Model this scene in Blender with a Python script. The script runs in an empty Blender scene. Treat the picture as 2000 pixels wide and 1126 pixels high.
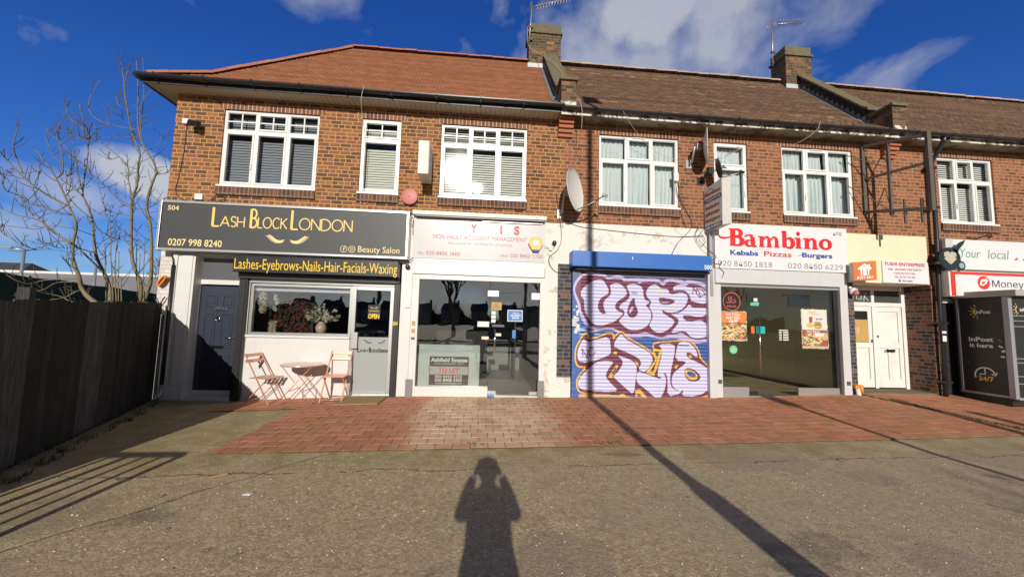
import bpy, bmesh, math, random
import numpy as np
from mathutils import Vector, Matrix
R = math.radians
C = bpy.context.scene.collection
rng = random.Random(7)

# ---------------------------------------------------------------- camera, light, exposure
YAW, PITCH, ROLL, FOC = R(4.753), R(5.046), R(1.453), 751.0     # focal in 2000-px units
CAM = Vector((0.0, -7.65, 1.55))
_f = Vector((math.sin(YAW)*math.cos(PITCH), math.cos(YAW)*math.cos(PITCH), math.sin(PITCH)))
_r = Vector((math.cos(YAW), -math.sin(YAW), 0)); _u = _r.cross(_f)
RIGHT = _r*math.cos(ROLL) + _u*math.sin(ROLL); UP = -_r*math.sin(ROLL) + _u*math.cos(ROLL)
cd = bpy.data.cameras.new('camera'); cam = bpy.data.objects.new('camera', cd); C.objects.link(cam)
m = Matrix((RIGHT, UP, -_f)).transposed().to_4x4(); m.translation = CAM; cam.matrix_world = m
cd.sensor_width = 36; cd.lens = FOC/2000*36; cd.clip_start = 0.01; cd.clip_end = 3000
bpy.context.scene.camera = cam
def at(px, py, y):                       # world point on the plane y=const seen at photo pixel (for tree limbs)
    d = RIGHT*((px-1000)/FOC) - UP*((py-563)/FOC) + _f
    return CAM + d*((y-CAM.y)/d.y)

SUN_EL, SUN_AZ = R(19.5), R(1.2)
LIGHT = Vector((math.sin(SUN_AZ)*math.cos(SUN_EL), math.cos(SUN_AZ)*math.cos(SUN_EL), -math.sin(SUN_EL)))
sd = bpy.data.lights.new('sun', 'SUN'); sd.energy = 3.85; sd.angle = R(0.5); sd.color = (1.0, 0.93, 0.825)
sun = bpy.data.objects.new('sun', sd); C.objects.link(sun); sun.rotation_euler = LIGHT.to_track_quat('-Z', 'Y').to_euler()
sun.location = (-3, -30, 25)
vs = bpy.context.scene.view_settings
vs.view_transform = 'Standard'; vs.look = 'None'; vs.gamma = 1; vs.exposure = 0.2

W = bpy.data.worlds.new('World'); bpy.context.scene.world = W; W.use_nodes = True
def build_world():
    nt = W.node_tree; N = nt.nodes; L = nt.links
    for n in list(N): N.remove(n)
    out = N.new('ShaderNodeOutputWorld'); bg = N.new('ShaderNodeBackground'); bg.inputs['Strength'].default_value = 0.060
    sky = N.new('ShaderNodeTexSky'); sky.sky_type = 'NISHITA'; sky.sun_disc = False
    sky.sun_elevation = SUN_EL; sky.sun_rotation = math.pi + SUN_AZ; sky.altitude = 60
    sky.air_density = 1.0; sky.dust_density = 0.35; sky.ozone_density = 2.2
    hs = N.new('ShaderNodeHueSaturation'); hs.inputs['Saturation'].default_value = 1.12; hs.inputs['Value'].default_value = 1.0
    hs.inputs['Hue'].default_value = 0.512
    tint = N.new('ShaderNodeMix'); tint.data_type = 'RGBA'; tint.blend_type = 'MULTIPLY'; tint.inputs['Factor'].default_value = 1; tint.inputs['B'].default_value = (.80, 1.15, 1.72, 1)
    L.new(sky.outputs[0], tint.inputs['A']); L.new(tint.outputs['Result'], hs.inputs['Color'])
    tc = N.new('ShaderNodeTexCoord'); nrm = N.new('ShaderNodeVectorMath'); nrm.operation = 'NORMALIZE'
    L.new(tc.outputs['Generated'], nrm.inputs[0]); D = nrm.outputs[0]
    def mth(op, a, b=None, c=None):
        n = N.new('ShaderNodeMath'); n.operation = op
        for i, v in enumerate((a, b, c)):
            if v is None: continue
            if isinstance(v, (int, float)): n.inputs[i].default_value = v
            else: L.new(v, n.inputs[i])
        return n.outputs[0]
    def noise(scale, detail, rough, stretch=(1, 1, 1), dist=0.0):
        mp = N.new('ShaderNodeMapping'); mp.inputs['Scale'].default_value = stretch; L.new(D, mp.inputs[0])
        t = N.new('ShaderNodeTexNoise'); t.inputs['Scale'].default_value = scale; t.inputs['Detail'].default_value = detail
        t.inputs['Roughness'].default_value = rough; t.inputs['Distortion'].default_value = dist; L.new(mp.outputs[0], t.inputs[0])
        return t.outputs[0]
    n1 = noise(6.0, 8, .55, dist=.05); n2 = noise(8.0, 8, .55, (1.0, 1.0, 1.5), .3)
    # cloud patches: direction, angular radii (deg) along azimuth / elevation, weight, density of the patch
    blobs = CLOUDS
    tot = None
    for (az, el, ra, re, tilt, wgt, kind) in blobs:
        # angles of D
        cdir = Vector((math.sin(R(az))*math.cos(R(el)), math.cos(R(az))*math.cos(R(el)), math.sin(R(el))))
        rt = Vector((math.cos(R(az)), -math.sin(R(az)), 0)); up = rt.cross(cdir)
        a = rt*math.cos(R(tilt)) + up*math.sin(R(tilt)); b = -rt*math.sin(R(tilt)) + up*math.cos(R(tilt))
        def dot(v):
            n = N.new('ShaderNodeVectorMath'); n.operation = 'DOT_PRODUCT'; L.new(D, n.inputs[0]); n.inputs[1].default_value = v
            return n.outputs['Value']
        ex = mth('DIVIDE', dot(a), math.sin(R(ra))); ey = mth('DIVIDE', dot(b), math.sin(R(re)))
        r2 = mth('ADD', mth('MULTIPLY', ex, ex), mth('MULTIPLY', ey, ey))
        front = mth('GREATER_THAN', dot(cdir), 0.0)
        g = mth('MULTIPLY', mth('POWER', 2.718, mth('MULTIPLY', r2, -1.0)), front)
        nz = n1 if kind == 0 else n2
        thr = mth('SUBTRACT', mth('ADD', mth('MULTIPLY', g, 0.62), mth('MULTIPLY', nz, 1.35)), 0.93 if kind == 0 else 0.98)
        if kind == 2: thr = mth('SUBTRACT', mth('ADD', mth('MULTIPLY', g, 0.9), mth('MULTIPLY', n1, 1.0)), 0.92)
        cl = mth('MULTIPLY', mth('MINIMUM', mth('MAXIMUM', mth('MULTIPLY', thr, {0: 3.0, 1: 2.0, 2: 4.5}[kind]), 0.0), 1.0), wgt)
        tot = cl if tot is None else mth('MAXIMUM', tot, cl)
    # added cloud behind the camera: low band mirrored in glass, dark above cuts fill
    sep = N.new('ShaderNodeSeparateXYZ'); L.new(D, sep.inputs[0])
    back = mth('MULTIPLY', mth('MINIMUM', mth('MAXIMUM', mth('MULTIPLY', sep.outputs['Y'], -3.0), 0.0), 1.0),
               mth('MINIMUM', mth('MAXIMUM', mth('MULTIPLY', mth('SUBTRACT', n1, .30), 5.0), 0.0), .97))
    # cloud body, a little greyer where the same noise is thick
    mx = N.new('ShaderNodeMix'); mx.data_type = 'RGBA'
    L.new(tot, mx.inputs['Factor']); L.new(hs.outputs[0], mx.inputs['A'])
    cr = N.new('ShaderNodeMix'); cr.data_type = 'RGBA'; cr.inputs['A'].default_value = (6.6, 7.2, 8.2, 1); cr.inputs['B'].default_value = (9.2, 9.2, 9.3, 1)
    L.new(n2, cr.inputs['Factor']); L.new(cr.outputs['Result'], mx.inputs['B'])
    bk = N.new('ShaderNodeMix'); bk.data_type = 'RGBA'; L.new(back, bk.inputs['Factor']); L.new(mx.outputs['Result'], bk.inputs['A'])
    bc = N.new('ShaderNodeMix'); bc.data_type = 'RGBA'; bc.inputs['A'].default_value = (10.5, 10.5, 10.2, 1); bc.inputs['B'].default_value = (1.0, 1.05, 1.1, 1); lo = N.new('ShaderNodeMapRange'); lo.interpolation_type = 'SMOOTHSTEP'; L.new(mth('ADD', sep.outputs['Z'], mth('MULTIPLY', mth('SUBTRACT', n2, .5), .28)), lo.inputs[0]); lo.inputs[1].default_value = .08; lo.inputs[2].default_value = .27; L.new(lo.outputs[0], bc.inputs['Factor']); L.new(bc.outputs['Result'], bk.inputs['B'])
    L.new(bk.outputs['Result'], bg.inputs['Color']); L.new(bg.outputs[0], out.inputs[0])
# azimuth from +y towards +x, elevation, radii, tilt, weight, kind(0 puffy, 1 wispy)
CLOUDS = [(23, 37, 15, 11, 0, .66, 0), (33, 36, 9, 9, 10, .72, 0), (17, 31, 9, 5, 15, .5, 1), (40, 33, 9, 5, 35, .5, 1), (46, 33, 6, 4, 40, .45, 1),
          (13, 37, 3, 4, 70, .4, 1), (48, 25, 7, 2.5, 20, .5, 1), (-40, 14.5, 6.0, 3.6, -4, .92, 2), (24, 39, 8, 6, 0, .8, 2), (-44, 11.5, 9, 2.6, -4, .55, 0),
          (-49, 7.5, 7, 2.2, 0, .5, 1), (-38, 5.5, 8, 2, 0, .5, 1), (-42, 36, 5, 5, -50, .5, 1), (-25, 40, 7, 5, -45, .42, 1), (57, 17, 5, 2.5, 0, .6, 0)]
build_world()

# ---------------------------------------------------------------- object helpers
def tag(o, label=None, cat=None, group=None, kind=None):
    for k, v in (('label', label), ('category', cat), ('group', group), ('kind', kind)):
        if v: o[k] = v
    return o
def thing(name, label, cat, loc=(0, 0, 0), group=None):
    o = bpy.data.objects.new(name, None); C.objects.link(o); o.location = loc; o.empty_display_size = .1
    return tag(o, label, cat, group)
def adopt(o, parent):
    if parent is not None:
        o.parent = parent
        p = parent; off = Vector((0, 0, 0))
        while p: off = off + p.location; p = p.parent
        o.matrix_parent_inverse = Matrix.Translation(-off) if parent.parent is None else Matrix.Translation(Vector((0, 0, 0)))
    return o
def copy_tree(o, parent=None):
    c = o.copy(); C.objects.link(c)
    if parent is not None: c.parent = parent
    for ch in list(o.children): copy_tree(ch, c)
    return c

class MB:                                 # mesh builder in world coordinates, box-projected UVs in metres
    def __init__(s): s.v = []; s.f = []; s.r = []; s.sm = []
    def face(s, pts, rnd=None, smooth=False):
        i = len(s.v); s.v += [tuple(p) for p in pts]; s.f.append(tuple(range(i, i+len(pts)))); s.r.append(rng.random() if rnd is None else rnd); s.sm.append(smooth)
    def box(s, x0, x1, y0, y1, z0, z1, rnd=None, skip=''):
        rnd = rng.random() if rnd is None else rnd
        i = len(s.v)
        s.v += [(x0,y0,z0),(x1,y0,z0),(x1,y1,z0),(x0,y1,z0),(x0,y0,z1),(x1,y0,z1),(x1,y1,z1),(x0,y1,z1)]
        F = {'b':(0,3,2,1),'t':(4,5,6,7),'f':(0,1,5,4),'k':(2,3,7,6),'l':(3,0,4,7),'r':(1,2,6,5)}
        for k, q in F.items():
            if k in skip: continue
            s.f.append(tuple(i+a for a in q)); s.r.append(rnd); s.sm.append(False)
        return s
    def hexa(s, p, rnd=None):             # 8 corners, bottom ring then top ring
        rnd = rng.random() if rnd is None else rnd
        i = len(s.v); s.v += [tuple(q) for q in p]
        for q in ((0,3,2,1),(4,5,6,7),(0,1,5,4),(2,3,7,6),(3,0,4,7),(1,2,6,5)):
            s.f.append(tuple(i+a for a in q)); s.r.append(rnd); s.sm.append(False)
        return s
    def bar(s, a, b, w, h=None, up=(0, 0, 1)):
        a = Vector(a); b = Vector(b); h = w if h is None else h
        d = (b-a).normalized(); u = Vector(up)
        if abs(d.dot(u)) > .95: u = Vector((0, 1, 0))
        sx = d.cross(u).normalized()*w/2; sz = sx.cross(d).normalized()*h/2
        s.hexa([a-sx-sz, a+sx-sz, b+sx-sz, b-sx-sz, a-sx+sz, a+sx+sz, b+sx+sz, b-sx+sz]); return s
    def tube(s, pts, r, n=8, cap=True):
        pts = [Vector(p) for p in pts]; k = len(pts)
        rs = r if isinstance(r, (list, tuple)) else [r]*k
        base = len(s.v); prev = None; rnd = rng.random()
        for i, p in enumerate(pts):
            d = (pts[min(i+1, k-1)] - pts[max(i-1, 0)]).normalized()
            if prev is None:
                t = Vector((0, 0, 1)) if abs(d.z) < .9 else Vector((1, 0, 0)); a = d.cross(t).normalized()
            else: a = (prev - d*prev.dot(d)).normalized()
            prev = a; b = d.cross(a)
            for j in range(n):
                th = 2*math.pi*j/n; s.v.append(tuple(p + (a*math.cos(th)+b*math.sin(th))*rs[i]))
        for i in range(k-1):
            for j in range(n):
                s.f.append((base+i*n+j, base+i*n+(j+1) % n, base+(i+1)*n+(j+1) % n, base+(i+1)*n+j)); s.r.append(rnd); s.sm.append(True)
        if cap:
            s.f.append(tuple(base+j for j in range(n))[::-1]); s.f.append(tuple(base+(k-1)*n+j for j in range(n))); s.r += [rnd]*2; s.sm += [False]*2
        return s
    def lathe(s, c, axis, prof, n=24):      # prof: (distance along axis, radius)
        c = Vector(c); ax = Vector(axis).normalized(); t = Vector((0, 0, 1)) if abs(ax.z) < .9 else Vector((1, 0, 0))
        a = ax.cross(t).normalized(); b = ax.cross(a); base = len(s.v); rnd = rng.random()
        for (h, r) in prof:
            for j in range(n):
                th = 2*math.pi*j/n; s.v.append(tuple(c + ax*h + (a*math.cos(th)+b*math.sin(th))*r))
        for i in range(len(prof)-1):
            for j in range(n):
                s.f.append((base+i*n+j, base+i*n+(j+1) % n, base+(i+1)*n+(j+1) % n, base+(i+1)*n+j)); s.r.append(rnd); s.sm.append(True)
        s.f.append(tuple(base+j for j in range(n))[::-1]); s.f.append(tuple(base+(len(prof)-1)*n+j for j in range(n))); s.r += [rnd]*2; s.sm += [False]*2
        return s
    def prism(s, poly, y0, y1):            # (x,z) outline extruded along y, y0 is the front
        n = len(poly); i = len(s.v); rnd = rng.random()
        s.v += [(x, y0, z) for x, z in poly] + [(x, y1, z) for x, z in poly]
        s.f.append(tuple(range(i, i+n))); s.f.append(tuple(range(i+2*n-1, i+n-1, -1)))
        for j in range(n): s.f.append((i+j, i+n+j, i+n+(j+1) % n, i+(j+1) % n))
        s.r += [rnd]*(n+2); s.sm += [False]*(n+2); return s
    def build(s, name, mat, parent=None, bevel=0, fix=True):
        me = bpy.data.meshes.new(name); me.from_pydata(s.v, [], s.f); me.update()
        if fix and len(s.f) < 60000:
            bm = bmesh.new(); bm.from_mesh(me); bmesh.ops.recalc_face_normals(bm, faces=bm.faces); bm.to_mesh(me); bm.free()
        uv = me.uv_layers.new(name='UVMap'); nl = len(me.loops)
        co = np.empty(len(me.vertices)*3, 'f'); me.vertices.foreach_get('co', co); co = co.reshape(-1, 3)
        vi = np.empty(nl, 'i'); me.loops.foreach_get('vertex_index', vi)
        nr = np.empty(len(me.polygons)*3, 'f'); me.polygons.foreach_get('normal', nr); nr = np.abs(nr.reshape(-1, 3))
        lt = np.empty(len(me.polygons), 'i'); me.polygons.foreach_get('loop_total', lt); ax = np.repeat(nr.argmax(1), lt)
        p = co[vi]; U = np.where(ax == 0, p[:, 1], p[:, 0]); V = np.where(ax == 2, p[:, 1], p[:, 2])
        uv.data.foreach_set('uv', np.stack([U, V], 1).astype('f').ravel())
        at_ = me.attributes.new('rnd', 'FLOAT', 'FACE'); at_.data.foreach_set('value', np.array(s.r, 'f'))
        me.polygons.foreach_set('use_smooth', np.array(s.sm, bool))
        me.materials.append(mat)
        o = bpy.data.objects.new(name, me); C.objects.link(o); adopt(o, parent)
        if bevel:
            b = o.modifiers.new('b', 'BEVEL'); b.width = bevel; b.segments = 2; b.limit_method = 'ANGLE'; b.angle_limit = R(40)
        return o
def boxes(name, mat, parent, *bs, bevel=0):
    m_ = MB()
    for b in bs: m_.box(*b)
    return m_.build(name, mat, parent, bevel)

# ---------------------------------------------------------------- materials
MATS = {}
class NT:
    def __init__(s, name):
        s.m = bpy.data.materials.new(name); s.m.use_nodes = True; s.t = s.m.node_tree; s.N = s.t.nodes; s.L = s.t.links
        s.b = s.N['Principled BSDF']; s.out = s.N['Material Output']
    def n(s, typ, **kw):
        x = s.N.new('ShaderNode'+typ)
        for k, v in kw.items(): setattr(x, k, v)
        return x
    def set(s, node, **kw):
        for k, v in kw.items():
            i = node.inputs[k.replace('_', ' ')]
            if hasattr(v, 'is_output') or isinstance(v, bpy.types.NodeSocket): s.L.new(v, i)
            else: i.default_value = v
        return node
    def geo(s): return s.n('NewGeometry').outputs['Position']
    def noise(s, scale, detail=4, rough=.55, vec=None, dist=0, out=0):
        t = s.n('TexNoise'); s.set(t, Scale=scale, Detail=detail, Roughness=rough, Distortion=dist); s.L.new(vec or s.geo(), t.inputs['Vector']); return t.outputs[out]
    def vor(s, scale, vec=None, feature='F1', rand=1.0):
        t = s.n('TexVoronoi', feature=feature); t.inputs['Scale'].default_value = scale; t.inputs['Randomness'].default_value = rand
        s.L.new(vec or s.geo(), t.inputs['Vector']); return t
    def ramp(s, fac, stops, interp='LINEAR'):
        r = s.n('ValToRGB'); e = r.color_ramp; e.interpolation = interp
        while len(e.elements) < len(stops): e.elements.new(.5)
        for k, (p, c) in zip(e.elements, stops): k.position = p; k.color = (*c, 1) if len(c) == 3 else c
        s.L.new(fac, r.inputs[0]); return r.outputs[0]
    def mix(s, fac, a, b, mode='MIX'):
        x = s.n('Mix', data_type='RGBA', blend_type=mode)
        for k, v in (('Factor', fac), ('A', a), ('B', b)):
            if isinstance(v, bpy.types.NodeSocket): s.L.new(v, x.inputs[k])
            elif isinstance(v, (int, float)): x.inputs[k].default_value = v
            else: x.inputs[k].default_value = (*v, 1)
        return x.outputs['Result']
    def math(s, op, a, b=0.0):
        x = s.n('Math', operation=op)
        for i, v in enumerate((a, b)):
            if isinstance(v, bpy.types.NodeSocket): s.L.new(v, x.inputs[i])
            else: x.inputs[i].default_value = v
        return x.outputs[0]
    def smooth(s, v, lo, hi):
        x = s.n('MapRange', interpolation_type='SMOOTHSTEP'); s.L.new(v, x.inputs[0]); x.inputs[1].default_value = lo; x.inputs[2].default_value = hi; return x.outputs[0]
    def attr(s, name='rnd', out='Fac'):
        a = s.n('Attribute'); a.attribute_name = name; return a.outputs[out]
    def xyz(s):
        x = s.n('SeparateXYZ'); s.L.new(s.geo(), x.inputs[0]); return x.outputs
    def bump(s, h, strength=.5, dist=.01):
        b = s.n('Bump'); b.inputs['Strength'].default_value = strength; b.inputs['Distance'].default_value = dist
        s.L.new(h, b.inputs['Height']); s.L.new(b.outputs[0], s.b.inputs['Normal'])
    def done(s, col=None, rough=.6, metal=0, spec=None):
        if col is not None:
            if isinstance(col, bpy.types.NodeSocket): s.L.new(col, s.b.inputs['Base Color'])
            else: s.b.inputs['Base Color'].default_value = (*col, 1)
        if isinstance(rough, bpy.types.NodeSocket): s.L.new(rough, s.b.inputs['Roughness'])
        else: s.b.inputs['Roughness'].default_value = rough
        s.b.inputs['Metallic'].default_value = metal
        if spec is not None: s.b.inputs['Specular IOR Level'].default_value = spec
        return s.m
def pm(name, col, rough=.5, var=.12, scale=9., dirt=0., dirtcol=(.16, .13, .09), metal=0, bump=0., bscale=60., spec=None):
    """painted / plain material: colour with mottling, grime and fine relief"""
    if name in MATS: return MATS[name]
    t = NT(name)
    c = t.mix(t.math('MULTIPLY', t.noise(scale, 5, .6), 1.0), tuple(x*(1-var) for x in col), tuple(min(1, x*(1+var)) for x in col))
    if dirt:
        mp = t.n('Mapping'); t.L.new(t.geo(), mp.inputs[0]); mp.inputs['Scale'].default_value = (2.2, 2.2, .35)
        d = t.math('MAXIMUM', t.smooth(t.noise(2.6, 8, .68, dist=.4), .52, .78), t.math('MULTIPLY', t.smooth(t.noise(3.2, 6, .62, mp.outputs[0]), .54, .74), .8))
        c = t.mix(t.math('MULTIPLY', d, dirt), c, dirtcol)
    if bump: t.bump(t.noise(bscale, 3, .6), bump, .004)
    MATS[name] = t.done(c, rough, metal, spec); return MATS[name]

def brick(name, ramp, mortar, w=.212, h=.0775, ms=.0095, shift=0., offset=.5, weather=.25, dark=(.05, .04, .035), rough=.85):
    t = NT(name)
    uv = t.n('UVMap'); mp = t.n('Mapping'); t.L.new(uv.outputs[0], mp.inputs[0]); mp.inputs['Location'].default_value = (shift, .02, 0)
    # wobble so that joints are not ruler-straight
    wob = t.n('VectorMath', operation='ADD'); nz = t.n('TexNoise'); nz.inputs['Scale'].default_value = 6
    t.L.new(mp.outputs[0], nz.inputs['Vector']); sc = t.n('VectorMath', operation='SCALE'); sc.inputs['Scale'].default_value = .008
    t.L.new(nz.outputs['Color'], sc.inputs[0]); t.L.new(mp.outputs[0], wob.inputs[0]); t.L.new(sc.outputs[0], wob.inputs[1])
    b = t.n('TexBrick'); b.offset = offset; b.squash = 1.0
    b.offset_frequency = 2
    if w > .2: b.squash = .55; b.squash_frequency = 3
    t.L.new(wob.outputs[0], b.inputs['Vector'])
    t.set(b, Color1=(0, 0, 0, 1), Color2=(1, 1, 1, 1), Mortar=(.5, .5, .5, 1), Scale=1.0, Mortar_Size=ms, Mortar_Smooth=.25, Bias=0.0, Brick_Width=w, Row_Height=h)
    col = t.ramp(b.outputs['Color'], ramp)
    col = t.mix(t.math('MULTIPLY', t.noise(45, 4, .7), .55), col, tuple(c*.45 for c in ramp[len(ramp)//2][1]), 'MIX')
    mps = t.n('Mapping'); t.L.new(t.geo(), mps.inputs[0]); mps.inputs['Scale'].default_value = (1.6, 1.6, .35); soot = t.math('MAXIMUM', t.smooth(t.noise(1.1, 7, .62), .5, .75), t.math('MULTIPLY', t.smooth(t.noise(1.9, 6, .65, mps.outputs[0]), .52, .72), .9)); col = t.mix(t.math('MULTIPLY', soot, weather), col, dark)
    mo = t.mix(t.noise(14, 4), tuple(c*.75 for c in mortar), tuple(c*1.15 for c in mortar))
    c = t.mix(b.outputs['Fac'], col, mo)
    hgt = t.math('ADD', t.math('MULTIPLY', b.outputs['Fac'], -1.0), t.math('MULTIPLY', t.noise(70, 4, .7), .5))
    t.bump(hgt, .45, .010); return t.done(c, rough)
M_brick = brick('red_stock_brick', [(0, (.07, .038, .026)), (.22, (.135, .06, .033)), (.5, (.235, .09, .044)), (.75, (.31, .112, .051)), (1, (.38, .15, .062))], (.47, .275, .10), weather=.4)
M_brick2 = brick('orange_red_brick', [(0, (.10, .045, .03)), (.3, (.20, .075, .038)), (.6, (.29, .10, .047)), (1, (.35, .135, .06))], (.37, .22, .11), shift=.07, weather=.35)
M_soldier = brick('soldier_course_brick', [(0, (.12, .05, .035)), (.5, (.24, .09, .05)), (1, (.34, .13, .065))], (.48, .36, .22), w=.0775, h=.24, offset=0)
M_sillbrick = brick('sill_brick', [(0, (.06, .028, .024)), (.5, (.13, .05, .035)), (1, (.22, .085, .05))], (.24, .17, .11), w=.0775, h=.30, offset=0)
M_chim = brick('sooty_chimney_brick', [(0, (.03, .025, .018)), (.45, (.10, .058, .034)), (.78, (.18, .085, .046)), (.92, (.30, .12, .045)), (1, (.42, .16, .06))], (.15, .125, .07), weather=.55, dark=(.06, .055, .035))
M_shadebrick = brick('shade_dark_party_brick', [(0, (.012, .01, .008)), (.6, (.035, .026, .018)), (1, (.08, .05, .03))], (.04, .035, .025), weather=.5, dark=(.012, .011, .008))  # party wall brick, the shade below its coping put into the colour
M_bluebrick = brick('dark_engineering_brick', [(0, (.018, .018, .024)), (.6, (.05, .05, .062)), (.9, (.08, .075, .085)), (1, (.34, .12, .05))], (.16, .15, .14), weather=.3)
M_mixbrick = brick('painted_over_brick', [(0, (.02, .02, .025)), (.45, (.05, .045, .05)), (.6, (.22, .07, .03)), (1, (.34, .12, .05))], (.20, .17, .14), weather=.3)
M_blackbrick = brick('black_painted_brick', [(0, (.008, .008, .01)), (1, (.018, .018, .024))], (.012, .012, .015), weather=.2)
M_whitebrick = brick('white_painted_brick', [(0, (.62, .60, .55)), (1, (.74, .72, .68))], (.50, .47, .42), weather=.18, dark=(.38, .33, .25))
M_white = pm('white_gloss_paint', (.64, .63, .61), .35, .05, 5, dirt=.25, dirtcol=(.42, .38, .3))
M_upvc = pm('white_plastic_frame', (.74, .74, .73), .3, .04, 5, dirt=.18, dirtcol=(.5, .47, .42))
M_offwhite = pm('aged_white_paint', (.68, .65, .58), .5, .08, 5, dirt=.4, dirtcol=(.40, .33, .23), bump=.2, bscale=30)
M_cream = pm('cream_render', (.74, .66, .46), .8, .07, 3, dirt=.25, dirtcol=(.55, .46, .28), bump=.3, bscale=40)
M_greymet = pm('galvanised_metal', (.42, .42, .42), .4, .12, 6, dirt=.3, metal=.6)
M_shutbox = pm('pale_grey_shutter_box', (.55, .55, .56), .45, .05, 3, dirt=.25, dirtcol=(.35, .34, .32))
M_alu = pm('brushed_aluminium', (.56, .56, .55), .32, .06, 20, metal=.75)
M_black = pm('black_plastic', (.012, .012, .013), .35, .3, 8)
M_blackmet = pm('black_painted_metal', (.018, .018, .02), .4, .3, 10, dirt=.25, dirtcol=(.08, .07, .06))
M_gutter = pm('black_gutter_plastic', (.02, .02, .021), .28, .3, 6, dirt=.25, dirtcol=(.07, .065, .055))
M_fascia = pm('dark_grey_fascia', (.035, .037, .04), .4, .15, 6)
M_rust = pm('rusty_painted_steel', (.105, .085, .07), .75, .4, 30, dirt=.6, dirtcol=(.06, .04, .03), bump=.4)
M_lead = pm('lead_flashing', (.16, .165, .18), .55, .2, 9, dirt=.3, dirtcol=(.6, .6, .58))
M_concrete = pm('mossy_concrete_coping', (.15, .125, .07), .9, .35, 14, dirt=.7, dirtcol=(.075, .075, .035), bump=.6, bscale=45)
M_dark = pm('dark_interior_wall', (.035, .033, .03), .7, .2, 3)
M_tilewall = pm('grey_tiled_wall', (.74, .66, .46), .4, .1, 4)
M_tilefloor = pm('grey_tiled_floor', (.40, .39, .35), .3, .15, 3)
M_roomgrey = pm('bare_room_wall', (.24, .25, .245), .7, .2, 3)
M_blue = pm('royal_blue_metal', (.025, .13, .46), .4, .06, 3, dirt=.15, dirtcol=(.1, .2, .45))
M_signgrey = pm('charcoal_sign_panel', (.045, .047, .05), .5, .06, 3)
M_signblack = pm('black_sign_panel', (.012, .012, .012), .4, .1, 3)
M_signwhite = pm('white_sign_panel', (.68, .685, .695), .3, .02, 3, dirt=.15, dirtcol=(.55, .53, .5))
M_gold = pm('gold_lettering', (.80, .56, .16), .4, .06, 8)
M_palegold = pm('pale_gold_lettering', (.78, .62, .30), .45, .05, 8)
M_yellow = pm('yellow_lettering', (.80, .52, .01), .5, .04, 8)
M_red = pm('red_lettering', (.62, .012, .02), .45, .04, 8)
M_brightred = pm('bright_red_paint', (.68, .03, .02), .4, .04, 8)
M_pink = pm('faded_red_lettering', (.44, .10, .09), .5, .12, 20)
M_pinkred = pm('weathered_red_letter', (.55, .10, .10), .5, .12, 20)
M_navy = pm('navy_lettering', (.02, .05, .30), .5, .04, 8)
M_ink = pm('thin_dark_lettering', (.06, .06, .06), .5, .05, 8)
M_whiteink = pm('white_lettering', (.78, .78, .76), .5, .03, 8)
M_green = pm('soft_green_lettering', (.13, .33, .22), .5, .05, 8)
M_orange = pm('orange_panel', (.60, .16, .03), .45, .05, 6)
M_navydoor = pm('dark_navy_door', (.028, .034, .055), .35, .12, 5)
M_whitedoor = pm('chipped_white_door', (.74, .72, .68), .5, .06, 5, dirt=.35, dirtcol=(.42, .36, .27), bump=.2)
M_chrome = pm('chrome', (.75, .75, .75), .15, .02, 5, metal=1)
M_dish = pm('light_grey_dish', (.62, .61, .57), .45, .06, 5, dirt=.2, dirtcol=(.4, .37, .3))
M_dishback = pm('dark_dish_mesh', (.05, .045, .04), .5, .2, 30)
M_rubber = pm('black_cable', (.02, .02, .02), .5, .2, 20)
M_cable = pm('pale_cable', (.45, .38, .28), .6, .1, 20)
M_alarm = pm('faded_red_alarm_box', (.48, .14, .12), .5, .08, 6)
M_yellowbox = pm('yellow_alarm_box', (.70, .42, .10), .45, .06, 6)
M_rope = pm('orange_hose', (.75, .25, .02), .6, .1, 20)
M_mat = pm('brown_coir', (.33, .21, .085), .95, .3, 120, bump=1.0, bscale=250)
M_rose = pm('rose_gold_metal', (.70, .36, .26), .35, .06, 10, metal=.35)
M_tabletop = pm('rose_gold_table_top', (.74, .50, .41), .25, .05, 10, metal=.4)
M_locker = pm('black_locker_panel', (.018, .018, .017), .45, .3, 10, dirt=.35, dirtcol=(.05, .048, .04))
M_lockgrey = pm('grey_locker_trim', (.33, .34, .37), .4, .08, 6, metal=.3)
M_roofgrey = pm('weathered_grey_roof_slab', (.36, .35, .31), .7, .12, 9, dirt=.3)
M_wood = pm('raw_chipboard', (.50, .30, .10), .8, .2, 30, bump=.4)
M_greyfilm = pm('grey_window_film', (.30, .32, .32), .5, .04, 4)
M_darkfilm = pm('dark_grey_panel', (.085, .09, .10), .4, .08, 4)
M_palefilm = pm('pale_frosted_board', (.52, .58, .56), .5, .04, 4)
M_teal = pm('teal_sticker', (.02, .38, .42), .5, .04, 8)
M_mint = pm('green_sticker', (.12, .48, .26), .5, .04, 8)
M_bluest = pm('blue_sticker', (.04, .17, .50), .5, .04, 8)
M_tan = pm('tan_sticker', (.46, .27, .09), .6, .06, 8)
M_coat = pm('dark_wool_coat', (.03, .03, .035), .9, .2, 60, bump=.5, bscale=150)
M_skin = pm('skin', (.42, .24, .16), .55, .05, 20)
M_hair = pm('dark_hair', (.02, .015, .012), .6, .3, 60)
M_pale = pm('pale_net_fabric', (.66, .70, .70), .85, .05, 20)
M_ceramic = pm('pink_ceramic', (.62, .45, .40), .3, .05, 8)
M_petal = pm('white_petals', (.74, .66, .58), .7, .08, 40)
M_darkflower = pm('dried_flowers', (.16, .06, .04), .8, .5, 25)
M_leaf = pm('vase_leaves', (.16, .17, .06), .7, .3, 30)
def pm_steel(): return pm('painted_grey_steel', (.22, .23, .23), .45, .1, 8)
M_steel = pm_steel()

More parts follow.
